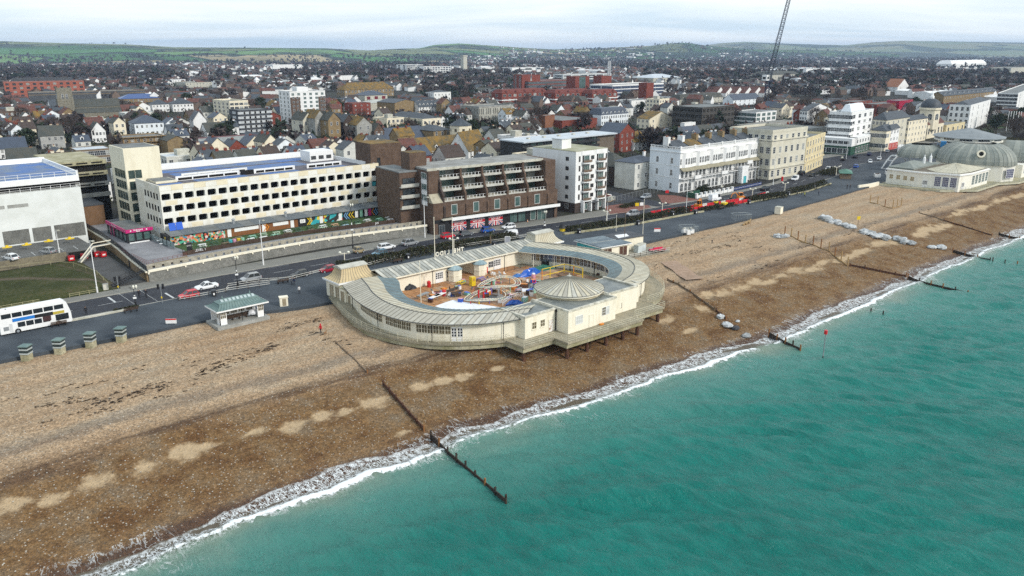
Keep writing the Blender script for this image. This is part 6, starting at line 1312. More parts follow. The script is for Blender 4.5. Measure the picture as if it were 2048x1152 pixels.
# ------------------------------------------------------------------ streets of houses, trees, and the far town
def free(x,y,r):
 for a,b,c,d in FOOT:
  if a - r<x<b+r and c - r<y<d+r:return False
 return True
def hides(x,y,h):
 px,py,de=px_of(x,y,h);D=hypot(x,y);hw=5*FPX / de
 for l,r,top,base,dist in SCR:
  if dist>D and px+hw>l and px - hw<r and py<base - (base - top)*.22 and py>top - 60:return True
 return False
def ords(n):return (['nearest','second nearest','third nearest','fourth nearest','fifth nearest','sixth nearest','seventh nearest','eighth nearest']+[nth(i)+' nearest' for i in range(8,99)])[n]
HP=[]
def house_protos():
 k=0
 for wall,wn in ((white,'white'),(cream,'cream'),(M('grey_white_render',(.62,.62,.58)),'grey'),(red_brick,'red brick'),(tan_brick,'tan brick'),(bwhite,'bluish white')):
  for rm_,rn in ((slate,'black slate'),(oldslate,'mossy grey'),(redtile,'red tiled'),(lichen,'lichen yellow'),(browntile,'brown tiled'),(bslate,'blue slate')):
   if (wn in ('cream','grey') and rn=='red tiled') or (wn=='tan brick' and rn=='blue slate'):continue
   v=k % 4;w,d,h,rh=((7.5,9,6.4,3.2),(6.5,10,7.6,3.0),(9.5,9,6.0,3.6),(6.2,9,8.6,2.6))[v];ax='y' if k % 3==1 else 'x'
   t=bld('town_house','','house',0,0,w,d,h,wall,'hip' if v==2 and k % 2 else 'gable',rm_,fl=2 if h<8 else 3,nx=2 if w<8 else 3,ny=2,ww=1.1,wh=1.4,rh=rh,ax=ax,ch=1+(k % 2),chm=wall if k % 3==0 else red_brick,mf=whitep,dorm=1 if k % 5==0 and ax=='x' and not (v==2 and k % 2) else 0)
   HP.append([t,wn,rn,w,d,h+rh,0]);k+=1
house_protos()
def block_protos():
 for k,(wall,wn,rm_,rn,w,d,h,fl) in enumerate([(white,'white',greyroof,'flat grey',15,12,9,3),(M('grey_white_render',(.6,.6,.6)),'grey',paleroof,'flat pale',20,13,6,2),(red_brick,'red brick',greyroof,'flat grey',16,11,9,3),(brown_brick,'brown brick',darkroof,'flat dark',18,14,8,3),(cream,'cream',darkroof,'flat dark',13,12,10,4),(lconc,'concrete',paleroof,'flat pale',24,16,6,2)]):
  t=bld('flat_roofed_block','','building',0,0,w,d,h,wall,'flat',rm_,fl=fl,nx=w // 3,ny=4,ww=1.5,wh=1.4,mf=whitep,para=.5)
  b=MB();b.box(w*.3,w*.55,d*.4,d*.7,h,h+2.2);b.box(w*.7,w*.8,d*.3,d*.45,h,h+1.0);b.split('roof_plant',lconc,t);HP.append([t,wn,rn,w,d,h,0])
block_protos();FLAT=HP[-6:];HP2=HP[:-6]
def dup_house(hp,x,y,rz):
 t=hp[0]
 if hp[6]==0:hp[6]=1;t.location=(x,y,0);t.rotation_euler=(0,0,rz);return t
 return dup(t,(x,y,0),rz)
HOUSES=[]
def rows():
 r=random.Random(21);cand=[]
 # rows of three to seven joined houses on a loose street grid
 for gy in range(0,60):
  for gx in range(-36,70):
   x,y=gx*22+r.uniform(-5,5),236+gy*15+r.uniform(-3,3)
   if x>190 and gy==0:y=200
   D=hypot(x,y)
   if D>820:continue
   px,py,de=px_of(x,y,0)
   if not -60<px<2110 or (px<1000 and y<245):continue
   cand.append((D,x,y))
 for x in range(196,330,26):
  for y in (188,206,224):cand.append((hypot(x,y),x+r.uniform(-3,3),y))
 for x in range(330,640,26):
  for y in (205,222,240):cand.append((hypot(x,y),x+r.uniform(-4,4),y))
 cand.sort()
 for D,x,y in cand:
  if r.random()<.1:continue
  rz=r.choice((0,0,0,pi / 2))+r.uniform(-.09,.09);n=r.choice((1,2,3,3,4));c,s=cos(rz),sin(rz)
  base=r.choice(HP2);flat=r.random()<.13;n=1 if flat else n
  far_red=D>520
  for q in range(n):
   hp=base if r.random()<.35 else r.choice(HP2)
   if far_red and hp[2] not in ('red tiled','brown tiled') and r.random()<.4:hp=r.choice([h for h in HP2 if h[2] in ('red tiled','brown tiled')])
   for _ in range(2):
    if not far_red and (hp[2] in ('red tiled','lichen yellow') or hp[1] in ('red brick','tan brick')):hp=r.choice(HP2)
   hp=r.choice(FLAT) if flat else hp;w,d,h=hp[3],hp[4],hp[5];m_=4.2 if not flat else 8
   cx,cy=x+w / 2*c - d / 2*s,y+w / 2*s+d / 2*c
   if len(HOUSES)<298 and free(cx,cy,m_) and not hides(cx,cy,h):
    t=dup_house(hp,x,y,rz);t.scale=(1,1,r.uniform(.84,1.16));HOUSES.append((t,hp,cx,cy))
    FOOT.append((cx - m_+.2,cx+m_ - .2,cy - m_+.2,cy+m_ - .2))
   x+=(w+.02)*c;y+=(w+.02)*s
rows()
def label_houses():
 from collections import defaultdict
 byk=defaultdict(list)
 for t,hp,cx,cy in HOUSES:
  nm,dx,dy=min(NAMED,key=lambda n:hypot(n[1] - cx,n[2] - cy));byk[(hp[1],hp[2],nm)].append((hypot(dx - cx,dy - cy),t))
 for (wn,rn,nm),L in byk.items():
  L.sort(key=lambda a:a[0])
  for i,(d,t) in enumerate(L):
   o=ords(i);art='' if len(L)==1 else (o or 'far')+' '
   t['label']=(f'{wn} {"block" if "flat" in rn else "house"} with {rn} roof, the only such beside {nm}' if len(L)==1 else f'{wn} {"block" if "flat" in rn else "house"} with {rn} roof, {o} to {nm}')
   t['group']='houses in the old town streets'
 for hp in HP:
  if hp[6]==0:
   for c in list(hp[0].children):
    for g in list(c.children):bpy.data.objects.remove(g)
    bpy.data.objects.remove(c)
   bpy.data.objects.remove(hp[0])
label_houses()
# ---- trees
twig=M('winter_twigs',(.075,.055,.045),.95,(.05,.038,.034),.4);twig2=M('purple_twigs',(.062,.048,.050),.95,(.05,.04,.036),.4);bark=M('bark',(.06,.05,.04),.95)
evg=M('evergreen_leaves',(.018,.032,.016),.9,(.032,.045,.02),.5);evg2=M('olive_leaves',(.045,.052,.022),.9,(.03,.04,.018),.5)
def tree_proto(kind,seed):
 r=random.Random(seed);H={'bare':11,'bare2':9,'ever':10,'cone':13,'bush':4}[kind];t=MB();t.bar((0,0,-.3),(0,0,H*.38),.28,0,6,.18);tips=[]
 for k in range(7):
  a=k*2.4+r.uniform(-.4,.4);L=H*r.uniform(.3,.48);z=H*r.uniform(.22,.4);e=(cos(a)*L*.6,sin(a)*L*.6,z+L*.9);t.bar((0,0,z),e,.13,0,4,.05);tips.append(e)
  for q in range(3):a2=a+r.uniform(-1,1);e2=(e[0]+cos(a2)*L*.4,e[1]+sin(a2)*L*.4,e[2]+L*r.uniform(.1,.4));t.bar(e,e2,.05,0,3,.02)
 cr=MB();n={'bare':620,'bare2':520,'ever':900,'cone':700,'bush':300}[kind]
 clumps=[(r.gauss(0,1),r.gauss(0,1),r.gauss(0,1)) for _ in range(16)]
 for i in range(n):
  if kind=='cone':
   u=r.random()**.7;z=H*(.12+.88*u);R=H*.26*(1 - u)+.15;a=r.uniform(0,6.28);rr=R*sqrt(r.random());p=(rr*cos(a),rr*sin(a),z)
  else:
   c=clumps[i % 16];L=sqrt(sum(v*v for v in c)) or 1;q=min(1,L) / L;q2=r.random()**.4
   sx=H*(.36 if kind !='bush' else .5);c0=(c[0]*q*sx*.72,c[1]*q*sx*.72,H*(.62 if kind !='bush' else .45)+c[2]*q*H*.26);g=(r.gauss(0,1),r.gauss(0,1),r.gauss(0,1));gl=sqrt(sum(v*v for v in g)) or 1;R=H*.17*q2
   p=(c0[0]+g[0] / gl*R,c0[1]+g[1] / gl*R,max(.3,c0[2]+g[2] / gl*R*.85))
  s={'bare':.30,'bare2':.26,'ever':.5,'cone':.5,'bush':.35}[kind]*r.uniform(.6,1.3)
  if kind.startswith('bare'):
   d=Vector((p[0],p[1],(p[2] - H*.3))).normalized()+Vector((r.uniform(-.5,.5),r.uniform(-.5,.5),r.uniform(-.2,.6)));d.normalize();o=d.cross(Vector((r.uniform(-1,1),r.uniform(-1,1),r.uniform(-1,1)))).normalized()*.07;P=Vector(p)
   cr.add([tuple(P - o),tuple(P+o),tuple(P+d*s*4.2)],[(0,1,2)])
   o2=o.cross(d);cr.add([tuple(P+d*s - o2),tuple(P+d*s+o2),tuple(P+d*s*3.4+o*9)],[(0,1,2)])
  else:
   u=Vector((r.gauss(0,1),r.gauss(0,1),r.gauss(0,1))).normalized();v=u.orthogonal().normalized();w_=u.cross(v);P=Vector(p);cr.add([tuple(P+v*s),tuple(P - v*s*.6+w_*s*.8),tuple(P - v*s*.6 - w_*s*.8)],[(0,1,2)])
 return t.mesh('trunk',bark),cr.mesh('crown',{'bare':twig,'bare2':twig2,'ever':evg,'cone':evg,'bush':evg2}[kind]),H
TP={k:[tree_proto(k,s) for s in (1,2,3)] for k in ('bare','bare2','ever','cone','bush')}
TN={'bare':('bare_tree','brown leafless tree'),'bare2':('bare_tree','grey purple leafless tree'),'ever':('evergreen_tree','dark evergreen tree'),'cone':('conifer_tree','dark pointed conifer'),'bush':('shrub','olive green shrub')}
TREES=[]
def tree(kind,x,y,s,r,label=None):
 tm,cm,H=TP[kind][r.randrange(3)];t=link(TN[kind][0],None,None,(x,y,0),r.uniform(0,6.28));t.scale=(s,s,s*r.uniform(.85,1.1));link('trunk',tm,t);link('crown',cm,t)
 tag(t,label,'tree' if kind !='bush' else 'shrub','trees among the town houses' if not label else None)
 if not label:TREES.append((t,kind,x,y))
 return t
def plant():
 r=random.Random(4)
 spots=[]
 # groves seen in the picture: x, y in the picture, spread, how many, kinds
 for px,py,sx,sy,n,kinds in [(30,200,40,14,8,('ever','bare')),(85,225,30,12,7,('ever','ever','bare2')),(120,240,14,8,3,('bare',)),(270,228,26,10,8,('bare2','bare')),(545,205,14,8,3,('cone','ever')),(600,180,40,8,5,('bare2',)),(820,262,34,8,5,('bare',)),(930,250,20,8,4,('bare',)),(890,290,14,5,2,('bare',)),(960,176,30,10,10,('bare2','bare')),(1000,170,20,8,6,('bare2','ever')),(1380,176,70,8,16,('bare2','bare','ever')),(1440,170,20,6,5,('ever','cone')),(1380,190,60,6,6,('bare',)),(1690,205,70,12,22,('bare','bare2')),(1720,190,90,10,18,('bare','ever','bare2')),(1900,190,70,14,20,('ever','bare','ever')),(1980,205,50,12,12,('ever','bare')),(1995,240,20,9,8,('ever',)),(2040,246,15,8,5,('ever',)),(420,236,16,8,5,('bare','bare2')),(100,262,20,8,4,('bare2','bare')),(170,290,20,8,4,('bare2',)),(240,268,12,5,3,('ever','bush')),(60,300,14,6,3,('bush','ever')),(1290,205,20,6,3,('bare',)),(1830,225,20,6,4,('bare','ever')),(680,226,24,4,3,('ever','bush'))]:
  for _ in range(n):spots.append((px+r.gauss(0,sx*.5),py+r.gauss(0,sy*.4),r.choice(kinds)))
 for _ in range(1500):spots.append((r.uniform(-20,2060),r.uniform(156,300),r.choice(('bare','bare2','bare','bare2','ever','bush'))))
 spots.sort(key=lambda s:-s[1]);n=0
 for i,(px,py,k) in enumerate(spots):
  x,y=at(px,py);D=hypot(x,y)
  if D<285 or D>900 or n>290:continue
  if not free(x,y,.5):continue
  h=r.uniform(.75,1.3)
  if hides(x,y,9*h):continue
  if i % 3 and py>190 and r.random()<.35:continue
  tree(k,x,y,h,r);n+=1
plant()
def label_trees():
 from collections import defaultdict
 byk=defaultdict(list)
 for t,k,x,y in TREES:
  nm,dx,dy=min(NAMED,key=lambda n:hypot(n[1] - x,n[2] - y));byk[(TN[k][1],nm)].append((hypot(dx - x,dy - y),t))
 for (tn,nm),L in byk.items():
  L.sort(key=lambda a:a[0])
  for i,(d,t) in enumerate(L):t['label']=f'{tn}, {ords(i)} to {nm}' if len(L)>1 else f'{tn}, the only such near {nm}'
label_trees()
# ---- everything farther off, one mass of houses and one of trees
def hill_z(x,y):
 return 0
def far_town():
 r=np.random.RandomState(8);b=MB();t=MB()
 mats=[white,M('pale_brick_far',(.17,.125,.10),.9),slate,browntile,redtile,oldslate]
 def house(x,y,z,w,d,h,rh,rz,mw,mr):
  c,s=cos(rz),sin(rz);T=lambda u,v,zz:(x+u*c - v*s,y+u*s+v*c,z+zz);w /=2;d /=2
  V=[T(-w,-d,-1),T(w,-d,-1),T(w,d,-1),T(-w,d,-1),T(-w,-d,h),T(w,-d,h),T(w,d,h),T(-w,d,h),T(-w,0,h+rh),T(w,0,h+rh)]
  b.add(V,[(0,1,5,4),(1,2,6,5),(2,3,7,6),(3,0,4,7),(4,8,7),(5,6,9)],mw);b.add([T(-w - .3,-d - .3,h - .1),T(w+.3,-d - .3,h - .1),V[9],V[8],T(w+.3,d+.3,h - .1),T(-w - .3,d+.3,h - .1)],[(0,1,2,3),(3,2,4,5)],mr)
 dg=bpy.context.evaluated_depsgraph_get();hl=[o for o in SC.objects if o.name in ('downland_hills','wooded_hill','distant_downs')]
 def gz(x,y):
  z=0
  for o in hl:
   ok,loc,n,i=o.ray_cast(Vector((x,y,400)),Vector((0,0,-1)))
   if ok:z=max(z,loc.z)
  return z
 n=0
 D0=max(hypot(h[2],h[3]) for h in HOUSES) - 60;print('individual houses to',D0)
 while n<9500:
  px=r.uniform(-60,2110);D=D0+5200*r.rand()**1.7
  if D>3200 and not (900<px):continue
  az=HEAD+atan((px - 1024) / FPX);gx,gy=D*sin(az - HEAD),D*cos(az - HEAD);x,y=D*sin(az),D*cos(az)
  n+=1
  if D<830 and not free(x,y,2):continue
  z=gz(x,y) if D>2800 else 0
  if z>(75 if px>1000 else 22):continue
  den=fbm(np.array([x / 260.]),np.array([y / 260.]),2)[0]
  if den<.41:continue
  big=r.rand()<.05 and D>900;k=r.rand();roofm=4 if k<.26 else 3 if k<.56 else 2 if k<.8 else 5
  if hides(x,y,8):continue
  rz=(0.3 if den>.52 else 1.2)+(pi / 2 if r.rand()<.5 else 0)+r.normal(0,.08);wl=r.uniform(8,15) if not big else r.uniform(30,70)
  house(x,y,z,wl,r.uniform(7.5,9.5) if not big else r.uniform(18,30),r.uniform(4.5,6.5),r.uniform(2.2,3.6) if not big else 1.5,rz,0 if r.rand()<.34 or big else 1,roofm if not big else r.choice([5,0]))
 tag(b.build('distant_houses',mats),'mass of small red, brown and grey roofed houses filling the plain',None,kind='stuff')
 tm=[M('far_twigs',(.062,.047,.041),.95,(.042,.034,.033),.03),M('far_evergreens',(.022,.034,.02),.95),M('far_purple_wood',(.05,.041,.043),.95)]
 n=0
 while n<13000:
  px=r.uniform(-60,2110);D=400+5650*r.rand()**1.55;az=HEAD+atan((px - 1024) / FPX);x,y=D*sin(az),D*cos(az);n+=1
  if D<900 and not free(x,y,-1.2):continue
  if hides(x,y,9) or y<212 and D<560:continue
  z=gz(x,y) if D>2800 else 0
  dn=fbm(np.array([x / 330.+9]),np.array([y / 330.]),2)[0]+(.12 if z>8 and px>1100 else 0)+(.07 if px>1300 or px<330 else 0)+(.05 if D>2200 else 0) - (.22 if z>25 and px<1150 else 0)
  if dn<.465 or (z>28 and px<1080 and r.rand()<.93):continue
  h=r.uniform(6,13)*(1.2 if z>0 else 1);R=h*r.uniform(.4,.6);m=(0,0,2,1)[r.randint(4)]
  fine=D<1100
  for _ in range(34 if fine else 9):
   g=r.normal(0,1,3);g /=np.linalg.norm(g);c=np.array([x,y,z+h*.55])+g*np.array([R,R,h*.42])*r.uniform(.35,.95);s=h*r.uniform(.16,.34)*(.5 if fine else 1);u=r.normal(0,1,3);u /=np.linalg.norm(u);v=np.cross(u,r.normal(0,1,3));v /=np.linalg.norm(v);w=np.cross(u,v)
   t.add([tuple(c+v*s*1.3),tuple(c - v*s*.7+w*s),tuple(c - v*s*.7 - w*s)],[(0,1,2)],m)
 for px0,px1,py0,py1,cnt in [(1560,2070,150,182,1500),(1290,1540,150,168,500),(-20,340,136,168,650),(850,1040,150,188,500),(560,860,130,158,500),(1000,1600,120,140,700),(1500,2070,114,140,900)]:
  for _ in range(cnt):
   x,y=at(r.uniform(px0,px1),r.uniform(py0,py1));D=hypot(x,y)
   if hides(x,y,9) or (D<900 and not free(x,y,-1)):continue
   z=gz(x,y) if D>2800 else 0;h=r.uniform(6,12)*(1 if D<1500 else 1.3);m=(0,0,2,1,2)[r.randint(5)];R=h*.5
   for _ in range(30 if D<1000 else 10):
    g=r.normal(0,1,3);g /=np.linalg.norm(g);c=np.array([x,y,z+h*.55])+g*np.array([R,R,h*.42])*r.uniform(.35,.95);s=h*r.uniform(.16,.34)*(.5 if D<1000 else 1);u=r.normal(0,1,3);u /=np.linalg.norm(u);v=np.cross(u,r.normal(0,1,3));v /=np.linalg.norm(v);w=np.cross(u,v)
    t.add([tuple(c+v*s*1.3),tuple(c - v*s*.7+w*s),tuple(c - v*s*.7 - w*s)],[(0,1,2)],m)
 tag(t.build('distant_trees',tm),'brown and dark green winter trees mixed through the far town and lower slopes',None,kind='stuff')
far_town()
def yards():
 # scrub, hedges and sheds between the houses
 r=random.Random(31);b=MB();n=0
 while n<9000:
  D=250+620*r.random()**.8;az=HEAD+atan((r.uniform(-60,2110) - 1024) / FPX);x,y=D*sin(az),D*cos(az);n+=1
  if y<186 or not free(x,y,-1.6) or (28<x<66 and y<262):continue
  if fbm(np.array([x / 24.]),np.array([y / 24.]),2)[0]<.47 or (x<330 and y<200):continue
  m=r.choice((0,0,1,2));R=r.uniform(.5,1.5);h=r.uniform(.8,3)
  for _ in range(7):
   u=Vector((r.gauss(0,1),r.gauss(0,1),r.gauss(0,1))).normalized();v=u.orthogonal().normalized();w=u.cross(v);P=Vector((x+r.gauss(0,R),y+r.gauss(0,R),h*r.random()**.7+.2));q=r.uniform(.3,.8);b.add([tuple(P+v*q),tuple(P - v*q*.6+w*q),tuple(P - v*q*.6 - w*q)],[(0,1,2)],m)
 tag(b.build('garden_scrub',[M('scrub_dark',(.024,.03,.016),.95),M('scrub_brown',(.05,.038,.026),.95),M('scrub_green',(.04,.052,.02),.95)]),'dark scrub and garden hedges filling the yards between town houses',None,kind='stuff')
yards()
def crane():
 x,y=at(1531,222);de=px_of(x,y,0)[2];t=thing('tower_crane','tall dark blue luffing crane with long lattice jib above the town','crane',(x,y,0));cb=M('crane_blue',(.02,.03,.07),.6)
 zc=z_at(x,y,163)
 def lattice(A,B,w0,w1,n,nm,r=.16,m=cb):
  A=Vector(A);B=Vector(B);d=(B - A).normalized();u=d.orthogonal().normalized();v=d.cross(u);b=MB();P=[]
  for i in range(n+1):
   c=A.lerp(B,i / n);w=lerp(w0,w1,i / n);P.append([c+u*w*a+v*w*e for a,e in ((-1,-1),(1,-1),(1,1),(-1,1))])
  for i in range(n):
   for k in range(4):b.bar(P[i][k],P[i+1][k],r,0,3);b.bar(P[i][k],P[i+1][(k+1) % 4],r*.6,0,3);b.bar(P[i+1][k],P[i+1][(k+1) % 4],r*.6,0,3)
  b.build(nm,m,t)
 lattice((0,0,0),(0,0,zc),1.5,1.5,12,'mast',.3)
 b=MB();b.box(-2,4.5,-1.6,1.6,zc,zc+.8);b.build('slewing_deck',cb,t)
 k=cos(HEAD),-sin(HEAD);s=FPX / de
 topx,topz=(1561 - 1531) / s,z_at(x,y,-26)
 lattice((0,0,zc+1),(topx*k[0],topx*k[1],topz),1.6,1.0,24,'jib',.2,M('jib_grey_blue',(.022,.032,.055),.6))
 b=MB();b.box(-2.2*k[0] - 2.2,-2.2*k[0]+2.2,-2.2*k[1] - 2.2,-2.2*k[1]+2.2,zc+.8,zc+5.2);b.build('cab',whitep,t);b=MB();b.box(-2.2*k[0] - 2.3,-2.2*k[0] - 2.15,-2.2*k[1] - 1.3,-2.2*k[1]+1.3,zc+1.8,zc+3.7);b.box(-2.2*k[0] - 1.3,-2.2*k[0]+1.3,-2.2*k[1] - 2.3,-2.2*k[1] - 2.15,zc+1.8,zc+3.7);b.build('cab_window',glass,t)
 b=MB();b.bar((0,0,zc+1),(-5*k[0],-5*k[1],zc+12),.25);b.bar((-6*k[0],-6*k[1],zc+1),(-5*k[0],-5*k[1],zc+12),.2);b.bar((-5*k[0],-5*k[1],zc+12),(topx*.6*k[0],topx*.6*k[1],zc+(topz - zc)*.6),.07);b.build('back_stay',cb,t)
 b=MB();b.box(-9*k[0] - 1.5,-9*k[0]+1.5,-9*k[1] - 1.5,-9*k[1]+1.5,zc - 1.5,zc+.7);b.bar((-9*k[0],-9*k[1],zc+.3),(0,0,zc+.5),.5);b.build('counterweight',gconc,t)
crane()
# ------------------------------------------------------------------ the left car park wing, ramp, yard and grass
def left_wing():
 x0,x1,y0=-26.0,53.0,220.3;Z1=z_at(x1,y0,374);Z2=z_at(x1,y0,361);Z3=z_at(x1,y0,350)
 t=thing('car_park_wing','white walled car park wing with blue roof deck at the left edge','car park',(x0,y0,0));wl=M('left_wall_white',(.70,.72,.70),.85,(.60,.62,.59),.25)
 b=MB();b.box(x0,x1,y0,y0+34,-.4,Z1);part(b,'wall',wl,t)
 b=MB();b.box(x0,x1 - .5,y0+2.2,y0+34,Z1,Z2);part(b,'open_storey_shade',shade,t)  # solid black block paints the shade of the open storey
 b=MB();b.box(x0,x1,y0+.1,y0+34,Z2,Z3);part(b,'top_slab',whitep,t)
 b=MB();b.box(x0,x1 - .8,y0+1.0,y0+33,Z3,Z3+.02);part(b,'blue_deck',M('blue_deck_coating',(.03,.1,.36)),t)
 b=MB();b.box(-2,40,y0+9,y0+22,Z3+.02,Z3+.03);part(b,'worn_deck',M('worn_blue_grey',(.16,.19,.24),.8,(.08,.13,.28),.2),t)
 b=MB();b.box(x1 - .4,x1,y0+.5,y0+34,Z3,Z3+1.0);b.box(x0,x1,y0+33.4,y0+34,Z3,Z3+1.3);part(b,'parapet',whitep,t)
 railing('top_railing',[(x0,y0+.4),(x1,y0+.4)],Z3,t,wmetal,1.2,2,2.6,.05);railing('lower_railing',[(x0,y0+.2),(x1,y0+.2)],Z1,t,wmetal,1.1,2,2.2,.045)
 for a,c in ((34.6,40.2),(40.9,45.0),(45.7,52.6),(22,33.5)):b=MB();b.box(a,c,y0 - .04,y0,2.2,5.6);part(b,'pebbled_panel',M('dark_pebbledash',(.17,.17,.155),.95,(.12,.12,.11),.6,fine=.3),t)
 for a,c in ((24,36),(36.6,41)):b=MB();b.box(a,c,y0 - .03,y0,Z1 - 3.4,Z1 - 2.6);part(b,'grey_strip',gconc,t)
 k=thing('rear_car_park','weathered concrete car park ramps between the wing and the tower','car park',(53.5,236,0));Zr=z_at(58,240,326)
 for q in range(4):b=MB();b.box(53.3,66,243,268,Zr - 1.1 - q*3.0,Zr - q*3.0);part(b,'ramp_band',mossy if q<2 else gconc,k)
 for q in range(3):
  for j in range(3):b=MB();b.box(54.5+j*3.8,57.3+j*3.8,242.9,243,Zr - .75 - q*3,Zr - .4 - q*3);part(b,'band_slot_shade',shade,k)  # black strips paint the shade of slots in the bands
 b=MB();b.box(53.4,65.9,244,267,.0,Zr - 1);part(b,'storey_shade',shade,k)  # black block paints in the shade between the ramp bands
 b=MB();b.box(53.4,60.5,231,243,0,7.5);part(b,'yard_building',M('yard_brick',(.19,.11,.06),.9),k);b=MB();b.box(53.3,60.6,230.9,243,7.5,7.9);part(b,'yard_roof',darkroof,k)
left_wing()
def yard():
 Z=1.9
 b=MB();b.box(-30,50.6,204.6,220.4,-.3,Z);struct(b.build('parking_deck',M('parking_deck',(.13,.13,.125),.9,(.09,.09,.085),.4,fine=.2)))
 b=MB()
 for x in range(-28,50,3):b.box(x,x+.12,206.2,210.5,Z+.004,Z+.008)
 struct(b.build('bay_lines',linew))
 w=thing('deck_wall','tan retaining wall under the left parking deck','wall',(10,204.3,0));b=MB();b.box(-30,44,204.2,204.6,-.3,Z+.15);part(b,'wall_face',M('tan_wall',(.22,.19,.13),.9,(.16,.14,.10),.5,fine=.2),w);railing('railing',[(-30,204.4),(44,204.4)],Z+.15,w,gmetal,.9,2,2.5,.03)
 b=MB();b.box(44.5,50.4,204.5,204.6,-.2,1.7);part(b,'bin_store_shade',shade,w)  # black sheet paints the shade of the bin store
 for k,(x,d) in enumerate(((44.6,0),(47.4,.0),(50.2,.3),(51.2,-1.0))):
  t=thing('red_bin',('leftmost','second','third','rightmost')[k]+' red wheeled bin under the parking deck','bin',(x,203.2+d,0),.1*k,'red wheeled bins under the parking deck');b=MB();b.box(-.65,.65,-.5,.5,.15,1.15);b.build('bin_body',redp,t);b=MB();b.box(-.7,.7,-.55,.55,1.15,1.3);b.build('lid',paint('dark_red',(.3,.01,.02)),t)
  b=MB();[b.bar((sx*.5,sy*.4,0),(sx*.5,sy*.4,.16),.1,0,6) for sx in (-1,1) for sy in (-1,1)];b.build('castor',rubber,t);b=MB();b.box(-.35,.35,-.52,-.5,.5,.85);b.build('white_label',whitep,t)
 for k,px in enumerate(((14,494),(53,489),(97,482),(139,477))):
  x,y=at(px[0],px[1],Z+1.2);t=thing('yellow_canopy',('leftmost','second','third','rightmost')[k]+' small yellow pay sign on the left parking deck','sign',(x,y,Z),0,'yellow signs on the parking deck');b=MB();b.bar((0,0,0),(0,0,1.1),.06);b.build('post',gmetal,t);b=MB();b.prism([(-1,-.4),(-.5,-.8),(.5,-.8),(1,-.4),(1,.4),(-1,.4)],1.1,1.25);b.box(-.3,.3,-.3,.3,1.25,1.6);b.build('yellow_board',yelp,t)
 # bridge and ramp edge: brick side, dark glazed parapet, white coping
 r=thing('ramp_bridge','long brick sided pedestrian ramp with dark parapet and white coping down to the pavement','ramp',(53,190,0));pts=[(51.95,172.9),(52.9,186),(54.2,200),(55.0,214),(55.4,235)]
 for (xa,ya),(xb,yb) in zip(pts,pts[1:]):
  b=MB();b.prism([(xa - .3,ya),(xa,ya),(xb,yb),(xb - .3,yb)],-.3,2.0);part(b,'brick_side',M('ramp_brick',(.24,.17,.09),.9,(.17,.12,.07),.5,fine=.2),r)
  b=MB();b.prism([(xa - .45,ya),(xa,ya),(xb,yb),(xb - .45,yb)],2.0,2.35);part(b,'white_coping',lido_cream,r)
  b=MB();b.prism([(xa - .2,ya),(xa - .05,ya),(xb - .05,yb),(xb - .2,yb)],2.35,3.5);part(b,'dark_parapet',M('dark_parapet',(.035,.04,.05),.4),r)
 b=MB();b.box(52.7,52.8,187,188.2,-.2,1.9);part(b,'door',black,r)
 s=thing('link_stair','white edged stair running down from the ramp to the parking deck','stair',(50,203,0));b=MB();b.add([(53.6,206,2.4),(49.8,205.2,2.4),(49.8,203.6,2.4),(53.6,204.4,2.4)],[(0,1,2,3)]);b.box(49.7,50.2,203.4,203.9,0,2.4);part(b,'landing',gconc,s)
 b=MB();b.path([(53.9,204.2,3.4),(49.7,203.4,3.4),(45.6,199.2,1.0)],.12);b.path([(53.9,204.2,2.5),(49.7,203.4,2.5),(45.6,199.2,.2)],.14);part(b,'white_rail',lido_cream,s)
 for k in range(12):q=k / 12;b=MB();b.box(lerp(49.7,45.6,q) - .7,lerp(49.7,45.6,q)+.7,lerp(204.2,200,q) - .4,lerp(204.2,200,q)+.4,2.2 - q*2.2,2.3 - q*2.2);part(b,'tread',gconc,s)
 # kiosk with the magenta fascia
 k=thing('entrance_kiosk','black glazed bowling entrance with magenta fascia beside the stair tower','kiosk',(58,200,ZD));xa,xb,ya,yb=57.2,62.8,202.4,218
 b=MB();b.box(xa,xb,ya,yb,ZD,ZD+2.6);part(b,'black_glazing',M('black_glazing',(.015,.015,.018),.15,spec=.7),k);b=MB();b.box(xa - .25,xb+.5,ya - .25,ya,ZD+2.5,ZD+3.3);b.box(xa - .25,xa,ya,yb,ZD+2.5,ZD+3.3);part(b,'magenta_fascia',pinkp,k)
 b=MB();b.box(xa,xb,ya,yb,ZD+2.6,ZD+2.7);part(b,'kiosk_roof',greyroof,k)
 txt('lettering','Hollywood',.5,(xa+2.6,ya - .27,ZD+3.05),FS,whitep,k,.005,bold=.01);txt('lettering','Bowl',.42,(xa+2.6,ya - .27,ZD+2.68),FS,whitep,k,.005,bold=.01)
 txt('lettering','Hollywood Bowl',.55,(xa - .27,ya+9,ZD+2.9),FW,whitep,k,.005)
 for dx in (.9,4.6):txt('star','*',.9,(xa+dx,ya - .27,ZD+2.75),FS,whitep,k,.005,bold=.02)
 for j in range(3):place('window',win_mesh(1.3,1.7,1,1,.08,black,tglass),k,xa+1+j*1.8,ya,ZD+.5)
 for j in range(5):place('window',win_mesh(1.8,2.0,1,1,.08,black,tglass,side='W'),k,xa,ya+1.6+j*3,ZD+.4)
 for j in range(2):b=MB();b.box(xa - .05,xa,ya+10+j*2.5,ya+10.6+j*2.5,ZD,ZD+2.5);part(b,'magenta_post',pinkp,k)
 b=MB();b.box(xa+.2,xb - .8,ya - .8,ya - .5,ZD,ZD+.25);part(b,'white_step',whitep,k)
